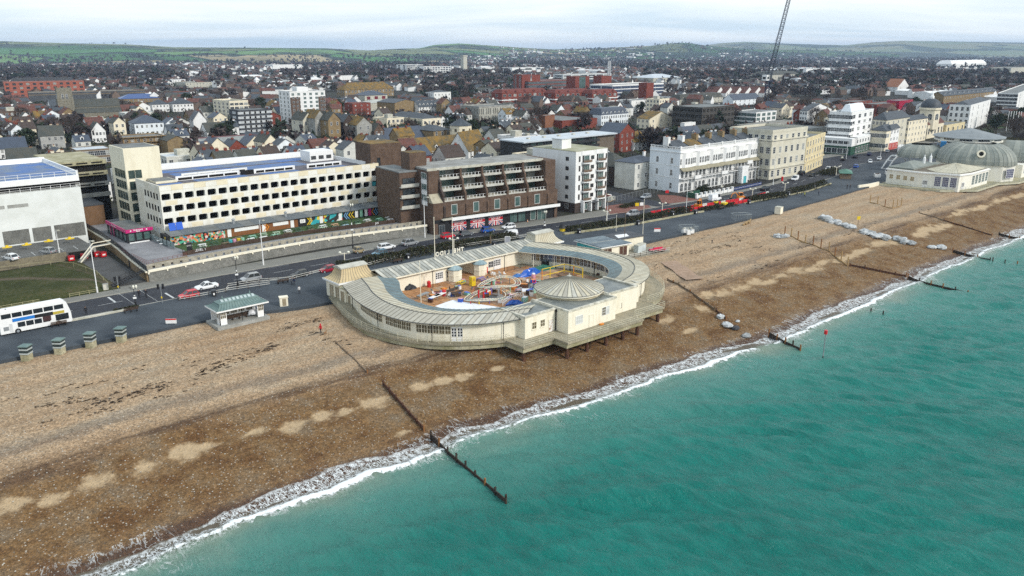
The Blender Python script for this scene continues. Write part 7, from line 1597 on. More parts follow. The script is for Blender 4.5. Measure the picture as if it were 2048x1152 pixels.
 for j in range(4):
  x,y=at(232+25*3+j*5,472+j*6,ZD+.4);c=thing('cafe_table',f'small grey outdoor table, {nth(j)} from the glazed bowling entrance','table',(x,y,ZD),0,'small grey tables outside the bowling entrance');b=MB();b.lathe([(.4,.7),(.4,.75)],0,0,8,0);b.build('table_top',wmetal,c);b=MB();b.bar((0,0,0),(0,0,.7),.04);b.build('leg',gmetal,c)
 gs=thing('glass_screen','glass wind screens beside the car park side wall','screen',(64,204,ZD));
 for j in range(7):b=MB();b.box(63.3 - j*.12,63.36 - j*.12,188.5+j*2.3,190.6+j*2.3,ZD+.1,ZD+1.5);part(b,'glass_panel',M('clear_screen',(.25,.31,.31),.2),gs)
 rl=thing('ramp_railing','red brown railing round the ramp at the west end of the terrace','railing',(57,176,ZD));railing('rail_run',[(53.2,186.5),(53.6,177.2),(62.5,178.8)],ZD,rl,M('red_brown_rail',(.20,.07,.06),.7),1.1,3,1.2,.035)
 b=MB();b.prism([(53.8,175.2),(62,176.6),(62.5,178.6),(54,177.0)],ZD,ZD+.5);part(b,'ramp_slope',M('ramp_brick',(.2,.1,.1)),rl)
 st=thing('metal_stair','dark metal stair from the pavement up to the terrace','stair',(49,173,0))
 for k in range(14):q=k / 14;b=MB();b.box(lerp(44.6,51.6,q),lerp(44.6,51.6,q)+.55,173.4,175.2,q*2.3,q*2.3+.08);part(b,'tread',black,st)
 b=MB();[b.path([(44.6,y,.1),(48,y,1.2),(51.8,y,2.3)],.06) for y in (173.4,175.2)];[b.path([(44.6,y,1.1),(51.8,y,3.3)],.04) for y in (173.4,175.2)]
 for k in range(9):q=k / 8;[b.bar((lerp(44.6,51.8,q),y,q*2.3),(lerp(44.6,51.8,q),y,q*2.3+1.05),.03) for y in (173.4,175.2)]
 part(b,'stringer',black,st)
 # service apron, grass bank and its worn path
 b=MB();b.prism([(40,203.5),(52.5,203.5),(52.0,173.2),(45.2,173.2),(45,186),(43,198)],-.005,.006);struct(b.build('service_apron',M('apron_tarmac',(.085,.085,.085),.9,(.06,.06,.06),.25,fine=.2)))
 n=60;X,Y=np.meshgrid(np.linspace(-60,46,120),np.linspace(171.8,203.5,n));u=np.clip((Y - 171.8) / 4,0,1)*np.clip((203.5 - Y) / 6,0,1);v=np.clip((45.6 - X - np.clip(Y - 186,0,99)*.25) / 4,0,1);Zg=.03+1.1*u*u*(3 - 2*u)*v*v*(3 - 2*v)+.12*(fbm(X*.3,Y*.3,3) - .5)*u*v
 a=NT('rough_grass');g=a.ramp(a.math('ADD',a.math('MULTIPLY',a.noise(.18,5),.5),a.math('MULTIPLY',a.noise(1.6,4),.5)),[(.36,(.026,.028,.012)),(.5,(.042,.050,.018)),(.6,(.066,.064,.03)),(.68,(.075,.06,.04))]);col=a.mix(a.attr('path'),g,(.11,.085,.062));a.bump(a.noise(2.5,4),.6,.2);a.done(col,.95,.1)
 pth=np.exp(-((Y - (np.interp(X,[-60,24.9,33,41,46],[200,194,188,180,176])+(fbm(X*.2,X*0,2) - .5)*2)) / 1.0)**2);ring=np.exp(-((v*4 - .6) / .5)**2)*(u>.2)*.6
 struct(grid_mesh('grass_bank',X,Y,Zg,a.m,{'path':np.clip(np.maximum(pth,ring)*1.1,0,1)}))
 f=thing('knee_rail','low timber knee rail round the grass bank','fence',(20,172,0));tp_=M('knee_rail_timber',(.36,.33,.19),.9);b=MB()
 for xa,xb in ((-40,22),(24.5,31),(36.3,41.2)):
  for zz in (.45,.8):b.bar((xa,171.5,zz),(xb,171.5,zz),.05)
  for k in range(int((xb - xa) / 1.8)+1):b.bar((xa+k*1.8,171.5,0),(xa+k*1.8,171.5,.9),.06)
 part(b,'rail_run',tp_,f)
 f2=thing('knee_rail','low timber rail along the yard side of the grass bank','fence',(44,190,0));b=MB();b.path([(28,204,1),(40,202,1),(43.5,197,1),(45.4,186,.9),(44.5,175,.8)],.045)
 for p in ((28,204),(34,203),(40,202),(43.5,197),(44.5,191),(45.4,186),(45,180),(44.5,175)):b.bar((p[0],p[1],-.1),(p[0],p[1],1.05),.05)
 part(b,'rail_run',tp_,f2)
 c=thing('grey_cabinet','grey street cabinet beside the tall white lamp post','cabinet',(*at(212,580),0));b=MB();b.box(-.5,.5,-.25,.25,0,1.3);b.build('cabinet_body',lconc,c);b=MB();b.box(-.55,.55,-.3,.3,1.3,1.36);b.build('cabinet_top',gconc,c)
yard()
# ------------------------------------------------------------------ vehicles
GL=M('car_glass',(.012,.016,.02),.08,(.02,.026,.03),1,spec=.9);HEADL=paint('headlamp',(.75,.75,.72));TAILL=paint('tail_lamp',(.35,.01,.01));CP={}
def cpaint(nm,rgb,metal=.15):return M('car_'+nm,rgb,.25,tuple(c*.95 for c in rgb),2,metal=metal,spec=.6)
DIM={'hatch':(4.0,1.72,1.48,.28,.04,.86),'suv':(4.4,1.84,1.66,.25,.05,.95),'sedan':(4.7,1.8,1.44,.30,.20,.86),'estate':(4.7,1.82,1.5,.28,.03,.88),'smart':(2.7,1.6,1.55,.16,.05,.9),'van':(5.2,1.98,2.25,.13,.0,1.15),'smallvan':(4.4,1.8,1.85,.22,.0,1.0)}
def car_parts(kind,pm):
 k=('car',kind,pm.name)
 if k in MC:return MC[k]
 L,Wd,H,fb,rb,sh=DIM[kind];w=Wd / 2;xf=L / 2
 # body: hull with rounded nose and tail, from cross sections along the length (front is +x)
 st=[(-xf,.62,.42,sh*.86),(-xf+.12,.9,.26,sh*.98),(-xf+.7,1,.2,sh),(-.2,1,.2,sh),(xf - L*fb - .1,1,.2,sh),(xf - .55,.97,.2,sh*.9),(xf - .14,.86,.26,sh*.78),(xf,.6,.42,sh*.66)]
 b=MB();R=[]
 for x,f,z0,z1 in st:R.append([(x,-w*f*.92,z0),(x,-w*f,z0+(z1 - z0)*.4),(x,-w*f*.93,z1),(x,w*f*.93,z1),(x,w*f,z0+(z1 - z0)*.4),(x,w*f*.92,z0)])
 V=[p for r in R for p in r];n=6
 F=[(i*n+j,i*n+(j+1) % n,(i+1)*n+(j+1) % n,(i+1)*n+j)[::-1] for i in range(len(st) - 1) for j in range(n)]
 F+=[tuple(range(n)),tuple(range((len(st) - 1)*n,len(st)*n))[::-1]];b.add(V,[f[::-1] for f in F]);body=b.mesh('body',pm)
 x0,x1=-xf+L*rb+.12,xf - L*fb+.12;t0,t1=x0+(.35 if kind not in ('van','smallvan') else .08),x1 - (.75 if kind !='van' else .5)
 if kind=='sedan':t0=x0+.75
 g=MB();zl,zh=sh - .02,H - .07;a=[(x0,-w*.9,zl),(x1,-w*.9,zl),(x1,w*.9,zl),(x0,w*.9,zl)];c=[(t0,-w*.74,zh),(t1,-w*.74,zh),(t1,w*.74,zh),(t0,w*.74,zh)]
 van=kind in ('van','smallvan')
 g.add(a+c,[(0,1,5,4),(1,2,6,5),(2,3,7,6),(3,0,4,7)]);glassm=g.mesh('window_band',GL)
 r=MB();r.prism([(t0 - .05,-w*.75),(t1+.05,-w*.75),(t1+.05,w*.75),(t0 - .05,w*.75)],zh,H)
 for s in (-1,1):
  xs_=[(x0,t0),(x1,t1)]+([(lerp(x0,x1,.48),lerp(t0,t1,.5))] if not van else [])
  for xa,xb in xs_:r.bar((xa,s*w*.905,zl),(xb,s*w*.745,zh),.055)
  if van:r.add([(x0 - .02,s*w*.92,zl),(x1 - 1.5,s*w*.92,zl),(x1 - 1.5,s*w*.76,zh),(t0 - .02,s*w*.76,zh)],[(0,1,2,3)])
 if van:r.add([(x0 - .03,-w*.9,zl),(x0 - .03,w*.9,zl),(t0 - .03,w*.75,zh),(t0 - .03,-w*.75,zh)],[(0,1,2,3)])
 roof=r.mesh('roof',pm)
 wh=MB();wh.bar((0,-.11,0),(0,.11,0),.32,0,12);wh.bar((0,-.125,0),(0,.125,0),.2,1,10);wheel=wh.mesh('wheel',[rubber,silverp])
 l=MB().box(-.06,.06,-.2,.2,-.07,.07).mesh('headlight',HEADL);tl=MB().box(-.05,.05,-.12,.12,-.12,.12).mesh('tail_light',TAILL)
 MC[k]=(body,glassm,roof,wheel,l,tl,L,w,sh);return MC[k]
def car(kind,pm,px,py,face,label,z=-.11,rz=None,xy=None):
 x,y=xy or at(px,py,z);x2=x+2
 if rz is None:m=lambda q:(yS(q)+yN(q)) / 2;rz=math.atan2(m(x+3) - m(x - 3),6)
 if face<0:rz+=pi
 y+=.9 if xy is None else 0
 body,gl,rf,wh,hl,tl,L,w,sh=car_parts(kind,pm)
 cat='van' if 'van' in kind else 'car';t=thing('parked_van' if cat=='van' else 'car',label,cat,(x,y,z),rz)
 link('body',body,t);link('window_band',gl,t);link('roof',rf,t)
 for sx in (-.31,.31):
  for sy in (-1,1):link('wheel',wh,t,(L*sx,sy*(w - .1),.32))
 for sy in (-1,1):link('headlight',hl,t,(L / 2 - .1,sy*w*.6,sh*.62));link('tail_light',tl,t,(-L / 2+.06,sy*w*.66,sh*.74))
 return t
CW=cpaint('white',(.78,.79,.80),0);CS=cpaint('silver',(.44,.46,.48),.5);CG=cpaint('grey',(.16,.175,.19),.4);CR=cpaint('red',(.55,.012,.03),0);CK=cpaint('black',(.015,.017,.02));CB=cpaint('blue',(.015,.10,.42));CT=cpaint('beige',(.42,.34,.20),.3);CN=cpaint('navy',(.02,.035,.10));CM=cpaint('maroon',(.30,.01,.03));CL=cpaint('pale_blue',(.14,.27,.36),.3)
for a in [('hatch',CR,382,597,-1,'red hatchback driving west past the promenade shelter'),('sedan',CW,417,579,-1,'silver white saloon driving just behind the red hatchback'),('suv',CS,506,563,-1,'silver grey off-roader driving west past the black lamp post'),('hatch',CK,604,555,-1,'black car driving west by the white rail fence'),('hatch',CM,660,545,-1,'dark red car half hidden by the lido pavilion roof'),('hatch',CL,764,512,-1,'pale blue car half hidden behind the promenade hedge'),
   ('smart',CT,722,507,1,'tiny beige two seater parked at the kerb'),('estate',CW,777,499,1,'white estate car parked below the retaining wall'),('suv',CS,824,491,1,'silver off-roader parked by the tall white lamp post'),('hatch',CR,900,477,1,'red hatchback parked in front of the first flag hoarding'),('hatch',CG,936,472,1,'grey hatchback parked behind the red one by the flags'),('hatch',CB,980,465,1,'bright blue hatchback parked before the third flag hoarding'),('hatch',CW,1022,458,-1,'white hatchback parked before the food hall entrance'),('smallvan',CW,1024,475,-1,'white van half hidden by the hedge near the lido pavilion'),
   ('suv',CS,1270,432,-1,'silver off-roader with red roof at the junction by the flagpole'),('smallvan',CW,1594,361,-1,'small white van near the red pillar box'),('sedan',CK,1535,381,1,'black saloon passing the hotel banner fence'),('suv',CK,1608,350,1,'black off-roader parked by the curved yellow block'),('hatch',CK,1628,353,-1,'black hatchback beside the black off-roader'),('hatch',CW,1660,341,-1,'white hatchback west of the roundabout')]:car(*a)
car('van',CW,1434,402,1,'large white van parked behind the roadworks barriers')
car('estate',CS,1296,397,-1,'silver estate car on the side road by the building site',z=.01,rz=.1)
for k,(px,py,kd,pm,lb,fr,rz) in enumerate([(1716,336,'hatch',CB,'blue hatchback on the roundabout',1,.2),(1744,326,'hatch',CW,'white car with dark roof on the roundabout',-1,.5),(1762,320,'sedan',CW,'white saloon leaving the roundabout',1,.3),(1690,321,'suv',CK,'black off-roader outside the green shop fronts, left one',1,.3),(1714,316,'suv',CK,'black off-roader outside the green shop fronts, middle one',1,.3),(1742,311,'suv',CN,'navy off-roader outside the green shop fronts, right one',1,.3),(1778,305,'estate',CS,'silver estate car by the coral house',1,.3),(1820,297,'suv',CW,'white off-roader behind the single deck bus',-1,.2),(1830,303,'hatch',CM,'maroon car ahead of the minibus',1,.3),(1854,312,'van',CW,'white van on the pavilion forecourt',1,.6),(1850,324,'van',CS,'silver van beside the pavilion wall',1,.8),(1968,272,'hatch',CW,'far white car passing the large white hotel',1,.3),(2000,272,'hatch',CS,'far silver car by the grass square',1,.3)]):
 car(kd,pm,px,py,fr,lb,z=-.1,rz=rz)
car('hatch',CW,24,521,1,'white hatchback parked on the left deck, left one',z=1.91,rz=1.9);car('hatch',CS,98,508,1,'silver white hatchback parked on the left deck, right one',z=1.91,rz=2.0)
def bus(px,py,label,L,H,bodym,face,rz,z=-.11,decks=2,ad=False,low=None,name='bus'):
 x,y=at(px,py,z);t=thing(name,label,'bus',(x,y,z),rz);w=1.25
 b=MB();prof=[(-L / 2,.35),(L / 2 - .15,.35),(L / 2,.6),(L / 2 - .05,H*.5),(L / 2 - .55,H - .25),(L / 2 - .95,H),(-L / 2+.3,H),(-L / 2,H - .4)]
 for s,o in ((-w,0),(w,1)):pass
 V=[(p[0],-w,p[1]) for p in prof]+[(p[0],w,p[1]) for p in prof];n=len(prof);b.add(V,[tuple(range(n)),tuple(range(2*n - 1,n - 1,-1))]+[((i+1) % n,i,n+i,n+(i+1) % n) for i in range(n)]);b.build('body',bodym,t)
 if low:b=MB();b.box(-L / 2+.02,L / 2 - .1,-w - .012,w+.012,.36,1.1);b.build('skirt',low,t)
 dz=[(H - 1.25,H - .45)]+([(1.15,2.0)] if decks==2 else [])
 for q,(z0,z1) in enumerate(dz):
  nn=6 if q==0 else 4;xs0=-L / 2+.35 if q==0 else -L / 2+2.6;xs1=L / 2 - (1.05 if q==0 else 3.4)
  for k in range(nn):
   a,c=lerp(xs0,xs1,k / nn)+.08,lerp(xs0,xs1,(k+1) / nn) - .08
   for s in (-1,1):b=MB();b.box(a,c,s*w - .03,s*w+.03,z0,z1);b.build('window',GL,t)
  b=MB();b.add([(L / 2+.02 - (.35 if q==0 and decks==2 else .0),-w*.9,z0),(L / 2+.02 - (.35 if q==0 and decks==2 else 0),w*.9,z0),(L / 2 - .42+(.38 if q else 0),w*.88,z1),(L / 2 - .42+(.38 if q else 0),-w*.88,z1)],[(0,1,2,3)]);b.build('windscreen',GL,t)
 if decks==2:b=MB();b.box(L / 2 - 2.6,L / 2 - .5,-w - .03,-w+.03,1.0,2.1);b.build('cab_window',GL,t)
 for sx in (-.27,.30):
  for s in (-1,1):b=MB();b.bar((L*sx,s*w - .12*s,.48),(L*sx,s*w+.03*s,.48),.48,0,14);b.bar((L*sx,s*w,.48),(L*sx,s*w+.045*s,.48),.24,1,10);b.build('wheel',[rubber,silverp],t)
 for s in (-1,1):b=MB();b.box(L / 2 - .08,L / 2+.02,s*.9 - .2,s*.9+.2,.75,1.0);b.build('headlight',HEADL,t)
 if ad:
  b=MB();b.box(-L / 2+2.0,-L / 2+5.4,-w - .05,-w - .02,2.25,2.8);b.build('blue_advert',paint('advert_blue',(.02,.18,.55)),t);b=MB();b.box(-L / 2+5.4,-L / 2+8.3,-w - .05,-w - .02,2.2,2.8);b.build('black_advert',black,t);b=MB();b.box(-L / 2+8.3,-L / 2+10.1,-w - .05,-w - .02,2.2,2.7);b.build('gold_advert',paint('advert_gold',(.48,.38,.06)),t);b=MB();b.box(-L / 2+6.6,-L / 2+7.9,-w - .05,-w - .02,1.3,2.2);b.build('dark_advert',paint('advert_red',(.06,.03,.03)),t)
  txt('lettering','pay your way',.3,(-L / 2+3.0,-w - .07,2.52),FS,whitep,t,.004);txt('lettering','tickets',.3,(-L / 2+4.7,-w - .07,2.52),FS,whitep,t,.004)
  b=MB();b.box(-L / 2+.5,-L / 2+1.3,-w - .03,-w,.9,1.6);b.build('vent_grille',gmetal,t);b=MB();b.box(-L / 2+1.4,-L / 2+1.9,-w - .03,-w,.5,2.0);b.build('door',M('bus_door',(.65,.66,.66)),t)
 return t
_b=at(75,652);bus(73,656,'white double deck bus with advert panels on the road at the left edge',11.2,4.3,whitep,1,0.0,ad=True)
bus(1801,303,'white and teal single deck bus by the coral house',10.5,3.0,whitep,1,.35,decks=1,low=tealp);bus(1851,305,'white minibus on the pavilion forecourt',7,2.7,whitep,1,.4,decks=1);bus(1882,297,'blue and lime double deck bus by the cinema',10.5,4.2,paint('bus_blue',(.02,.16,.36)),1,.5,low=paint('bus_lime',(.38,.50,.05)));bus(1926,291,'dark blue double deck bus with white roof by the cinema',10.5,4.2,paint('bus_navy',(.02,.07,.20)),1,.5,low=black);bus(1905,284,'navy coach parked behind the double deck buses',11,3.4,CN,1,.3,decks=1)
# ------------------------------------------------------------------ promenade furniture
def shelter():
 x0,x1,y0,y1=51.6,60.0,135.0,139.0;t=thing('promenade_shelter','white seaside shelter with swept green roof and bench on the promenade edge','shelter',(56,137,0));gr=M('copper_green_roof',(.11,.17,.165),.6,(.16,.22,.205),.7,fine=.1)
 b=MB();b.prism([(x0 - .8,y0 - .8),(x1+.6,y0 - .8),(x1+.6,y1+.6),(x0 - .8,y1+.6)],-.6,.03);part(b,'plinth',gconc,t)
 for a,c in ((x0,x0+1.3),(x1 - 1.3,x1)):
  b=MB();b.box(a,c,y0,y0+.12,.03,2.6);b.box(a,a+.12,y0,y0+1.3,.03,2.6) if a==x0 else b.box(c - .12,c,y0,y0+1.3,.03,2.6);b.box(a,c,y1 - .1,y1,.03,2.6);part(b,'end_bay',whitep,t)
  place('window',win_mesh(1.0,1.1,3,2,.05,whitep,M('amber_pane',(.16,.14,.09),.3)),t,(a+c) / 2,y0,1.25)
 place('window',win_mesh(1.0,1.1,3,2,.05,whitep,M('amber_pane',(.16,.14,.09),.3),side='W'),t,x0,y0+.65,1.25)
 b=MB();b.box(x0+1.3,x1 - 1.3,(y0+y1) / 2,(y0+y1) / 2+.1,.03,2.6);part(b,'mid_screen',whitep,t)
 for k in range(4):place('window',win_mesh(1.1,1.1,3,2,.05,whitep,M('amber_pane',(.16,.14,.09))),t,x0+1.3+(x1 - x0 - 2.6)*(k+.5) / 4,(y0+y1) / 2,1.25)
 b=MB();b.box(x0+1.4,x1 - 1.4,y0+1.3,y0+1.9,.45,.52);b.box(x0+1.4,x1 - 1.4,y0+1.9,y0+1.96,.5,1.0);[b.box(x0+1.6+k*1.3,x0+1.7+k*1.3,y0+1.35,y0+1.85,0,.45) for k in range(4)];part(b,'bench',wood_d,t)
 b=MB();b.bar(((x0+x1) / 2,y0+.1,0),((x0+x1) / 2,y0+.1,2.6),.06,0,6);part(b,'post',black,t)
 b=MB();b.box(x0 - .7,x1+.7,y0 - .7,y1+.7,2.6,2.85);part(b,'fascia',whitep,t)
 prof=[(x1 - x0+1.3,y1 - y0+1.3,2.85),(x1 - x0 - .2,y1 - y0 - .6,3.2),(x1 - x0 - 1.2,y1 - y0 - 1.9,3.75)];cx,cy=(x0+x1) / 2,(y0+y1) / 2;b=MB();s=MB()
 for (w,d,z),(w2,d2,z2) in zip(prof,prof[1:]):
  c0=[(cx - w / 2,cy - d / 2,z),(cx+w / 2,cy - d / 2,z),(cx+w / 2,cy+d / 2,z),(cx - w / 2,cy+d / 2,z)];c1=[(cx - w2 / 2,cy - d2 / 2,z2),(cx+w2 / 2,cy - d2 / 2,z2),(cx+w2 / 2,cy+d2 / 2,z2),(cx - w2 / 2,cy+d2 / 2,z2)]
  for k in range(4):
   b.quad(c0[k],c0[(k+1) % 4],c1[(k+1) % 4],c1[k]);m_=16 if k % 2==0 else 7
   for j in range(m_+1):A=Vector(c0[k]).lerp(Vector(c0[(k+1) % 4]),j / m_);B=Vector(c1[k]).lerp(Vector(c1[(k+1) % 4]),j / m_);s.bar(A,B,.035)
 part(b,'swept_roof',gr,t);part(s,'roof_seam',M('green_seam',(.07,.11,.105),.7),t)
 b=MB();w,d,z=prof[-1];b.hip(cx - w / 2+.1,cx+w / 2 - .1,cy - d / 2+.1,cy+d / 2 - .1,z,.55,.25);part(b,'roof_lantern',gr,t)
 for k in range(9):b=MB();xx=cx - w / 2+.7+k*(w - 1.4) / 8;b.add([(xx - .22,cy - d / 2+.2,z+.16),(xx+.22,cy - d / 2+.2,z+.16),(xx+.22,cy - .3,z+.5),(xx - .22,cy - .3,z+.5)],[(0,1,2,3)]);part(b,'roof_light',M('pale_roof_light',(.45,.52,.52),.3),t)
 for s_ in (-1,1):b=MB();b.lathe([(.1,z+.5),(.16,z+.65),(.02,z+1.1)],cx+s_*(w / 2 - 1.0),cy,6,0);part(b,'finial',gr,t)
 bg=thing('dinghy_cover','bundled white sheet lying on the shelter bench','sheet',(58.3,136.2,.5));rr=random.Random(1);b=MB();b.lathe([(.9,0),(1.0,.3),(.7,.65),(.3,.85)],0,0,9,0);b.v=[(p[0]*rr.uniform(.8,1.2),p[1]*.55*rr.uniform(.8,1.2),p[2]*rr.uniform(.85,1.15)) for p in b.v];b.build('sheet_bundle',M('white_sheet',(.72,.74,.78),.8),bg);b=MB();b.bar((-.8,0,.3),(.8,.1,.45),.04);b.build('tie_rope',gmetal,bg)
shelter()
def simple(name,label,cat,x,y,z,parts,rz=0,group=None):
 t=thing(name,label,cat,(x,y,z),rz,group)
 for nm,m,fn in parts:b=MB();fn(b);(b.split if nm in ('leg','wheel','castor','track','drum','frame_leg') else b.build)(nm,m,t)
 return t
def lamp_double(px,py,top,label):
 x,y=at(px,py);h=max(3.2,z_at(x,y,top));return simple('street_lamp',label,'street lamp',x,y,0,[('post',lido_cream,lambda b:(b.bar((0,0,0),(0,0,h),.11,0,6),b.lathe([(.2,0),(.2,.7),(.12,.9)],0,0,6,0))),('arm',lido_cream,lambda b:(b.path([(-.95,0,h+.1),(-.5,0,h - .15),(.5,0,h - .15),(.95,0,h+.1)],.06))),('lamp_head',lamp_w,lambda b:b.lathe([(.05,h+.4),(.32,h+.25),(.28,h - .02),(.1,h - .1)],-.95,0,8,0)),('lamp_head',lamp_w,lambda b:b.lathe([(.05,h+.4),(.32,h+.25),(.28,h - .02),(.1,h - .1)],.95,0,8,0))],radians(-30),'cream twin headed promenade lamps')
for a in [(690,533,506,'cream twin headed lamp behind the west lido pavilion'),(908,507,478,'cream twin headed lamp between the lido flagpoles and hedge'),(1213,444,426,'cream twin headed lamp across from the white flats'),(1324,428,410,'cream twin headed lamp at the west end of the roadworks'),(1504,398,378,'cream twin headed lamp at the east end of the roadworks'),(1569,385,367,'cream twin headed lamp by the eastern hedge'),(1672,350,341,'cream twin headed lamp near the green kiosk')]:lamp_double(*a)
def lamp_black(px,py,top,label):
 x,y=at(px,py);h=max(4,z_at(x,y,top));simple('street_lamp',label,'street lamp',x,y,0,[('post',black,lambda b:(b.bar((0,0,0),(0,0,h),.1,0,6,.06),b.lathe([(.2,0),(.2,1.0),(.1,1.2)],0,0,6,0),b.bar((-.5,0,h - .4),(.5,0,h - .4),.05)))]+[('lantern',lamp_w if k else M('dark_lantern',(.2,.2,.18)),(lambda b,k=k:b.lathe([(.08,h - .35),(.22,h+.1),(.05,h+.35)],(k - 1)*.5,0,6,0))) for k in range(3)]+[('notice_plate',whitep,lambda b:b.box(-.3,.3,-.14,-.1,h*.42,h*.42+.35)),('band',whitep,lambda b:b.lathe([(.14,h*.55),(.14,h*.6)],0,0,6,0,cap=False))],radians(-20),'black ornate lamp posts along the road')
for a in [(272,614,577,'black ornate lamp post by the traffic lights'),(26,664,621,'black ornate lamp post in front of the bus'),(476,575,516,'black ornate lamp post west of the shelter roof'),(706,497,410,'tall black lamp post at the kerb by the beige car'),(1089,471,424,'black ornate lamp post with hanging baskets by the food hall'),(1441,399,373,'black ornate lamp post beside the large white van'),(1607,342,312,'black ornate lamp post at the buff corner block'),(1680,345,315,'black ornate lamp post by the green kiosk')]:lamp_black(*a)
def lamp_tall(px,py,top,label,z=0,r=.12):
 x,y=at(px,py,z);h=max(5,z_at(x,y,top) - z);simple('street_lamp',label,'street lamp',x,y,z,[('post',wmetal,lambda b:(b.bar((0,0,0),(0,0,h),r,0,6,r*.55),b.bar((0,0,0),(0,0,1.2),r*1.4,0,6))),('arm',wmetal,lambda b:b.bar((0,0,h),(.15,-1.3,h+.1),.05)),('lamp_head',lconc,lambda b:b.box(-.12,.42,-1.9,-1.1,h+.05,h+.2))],0,'tall white lamp posts')
for a in [(195,585,481,'tall white lamp post by the grass bank'),(527,530,440,'tall white lamp post before the beer garden, west one'),(850,475,394,'tall white lamp post before the beer garden, east one'),(1372,425,384,'tall white lamp post behind the roadworks'),(1546,370,310,'tall white lamp post before the white terrace'),(1692,318,258,'tall white lamp post at the modernist block'),(1760,318,290,'tall white lamp post on the roundabout, west one'),(1800,312,280,'tall white lamp post on the roundabout, east one')]:lamp_tall(*a)
lamp_tall(119,506,460,'tall white lamp post on the left parking deck',1.9);lamp_tall(1214,448,398,'slim white post outside the white flats',0,.08)
for a in [(1285,478,0,400,'tall white flagpole at the corner of the beach store'),(1232,463,0,432,'white pole with green notices by the beach store'),(1249,476,3,425,'rusty aerial pole on the beach store roof')]:
 x,y=at(a[0],a[1],a[2]);flagpole(x,y,a[2],a[3],a[4],.08,None if a[2]==0 else timber)
for px,py,top,lab in [(238,584,553,'traffic signal on the grass side of the crossing'),(325,606,568,'traffic signal on the promenade side of the crossing')]:
 x,y=at(px,py);h=max(2.8,z_at(x,y,top));simple('traffic_signal',lab,'traffic signal',x,y,0,[('post',gmetal,lambda b:b.bar((0,0,0),(0,0,h),.07,0,6))]+[('signal_head',black,(lambda b,s=s:(b.box(s*.45 - .18,s*.45+.18,-.15,.15,h - 1.0,h),b.bar((0,0,h - .4),(s*.45,0,h - .4),.04)))) for s in (-1,1)]+[('push_button',yelp,lambda b:b.box(-.12,.12,-.2,-.07,1.0,1.35))],radians(-30))
def bench(px,py,label,rz=0,z=0):x,y=at(px,py,z);simple('bench',label,'bench',x,y,z,[('seat',wood_d,lambda b:[b.box(-1.3,1.3,-.25+k*.17,-.25+k*.17+.13,.42,.47) for k in range(3)]),('backrest',wood_d,lambda b:[b.box(-1.3,1.3,.26,.31,.55+k*.16,.55+k*.16+.12) for k in range(3)]),('leg',black,lambda b:[b.box(s - .05,s+.05,-.25,.3,0,.42) for s in (-1.1,0,1.1)])],rz+pi,'dark wooden promenade benches')
for a in [(262,624,'dark bench beside the traffic lights'),(118,652,'dark bench in front of the double deck bus'),(566,566,'dark bench at the promenade rail behind the shelter'),(795,525,'dark bench below the hedge behind the lido roof'),(1328,438,'dark bench before the roadworks'),(1442,418,'dark bench under the shrubs in the roadworks gap'),(1522,400,'dark bench at the eastern hedge, west one'),(1538,398,'dark bench at the eastern hedge, east one')]:bench(*a)
def litter(px,py,label):x,y=at(px,py);simple('litter_bin',label,'litter bin',x,y,0,[('bin_body',black,lambda b:b.box(-.4,.4,-.4,.4,0,1.25)),('bin_top',darkroof,lambda b:b.hip(-.4,.4,-.4,.4,1.25,.25,.05)),('notice',whitep,lambda b:b.box(-.15,.15,-.43,-.4,.3,.75))],radians(-15),'black litter bins')
for a in [(428,592,'black litter bin left of the shelter'),(816,518,'black litter bin by the hedge behind the lido flagpoles'),(988,493,'black litter bin near the east lido pavilion'),(1158,467,'black litter bin at the west end of the eastern hedge'),(1276,450,'black litter bin beside the beach store flagpole'),(1391,428,'black litter bin in front of the excavator'),(1498,408,'black litter bin at the end of the barriers'),(1577,391,'black litter bin with green top by the eastern hedge'),(1628,377,'black litter bin east of the eastern hedge'),(1345,431,'black wide bin store before the roadworks')]:litter(*a)
slats=M('slat_green',(.035,.05,.048),.8)
for k,(px,py) in enumerate([(54,716),(120,703),(182,690),(243,679)]):
 x,y=at(px,py - 1);z=-.1
 t=thing('slatted_bin',('leftmost','second','third','rightmost')[k]+' dark slatted bin on a mossy concrete block at the beach edge','bin',(x,y,z),radians(45),'slatted bins at the beach edge');b=MB();b.box(-.62,.62,-.62,.62,-1.0,.75);b.build('concrete_base',mossy,t)  # slatted bins, each on its own concrete block
 for s in range(4):
  for j in range(4):b=MB();z0=.8+j*.34;a=((-.66,.66,-.7,-.64),(.64,.7,-.66,.66),(-.66,.66,.64,.7),(-.7,-.64,-.66,.66))[s];b.box(*a,z0,z0+.24);b.build('slat',slats if j % 2 else M('faded_slat',(.42,.46,.45),.8),t)
 b=MB();b.box(-.6,.6,-.6,.6,.75,2.1);b.build('liner',black,t);b=MB();b.hip(-.7,.7,-.7,.7,2.2,.25,.08);b.build('lid',M('copper_green_roof',(.1,.17,.16)),t)
x,y=at(568,611);simple('service_cabinet','cream service cabinet between shelter and lido','cabinet',x,y,0,[('cabinet_body',lido_cream,lambda b:b.box(-.75,.75,-.6,.6,-.3,1.7)),('cabinet_roof',lido_cream,lambda b:b.box(-.85,.85,-.7,.7,1.7,1.82)),('cabinet_door',M('boarded_door',(.3,.25,.2)),lambda b:b.box(-.3,.4,-.63,-.6,.1,1.5))],radians(-20))
x,y=at(1557,427,-.3);simple('concrete_block','cream concrete block alone on the beach edge','block',x,y,-.3,[('block_body',lido_cream,lambda b:b.box(-1.1,1.1,-.9,.9,0,2.0)),('block_cap',lconc,lambda b:b.box(-1.15,1.15,-.95,.95,2.0,2.12))],radians(10))
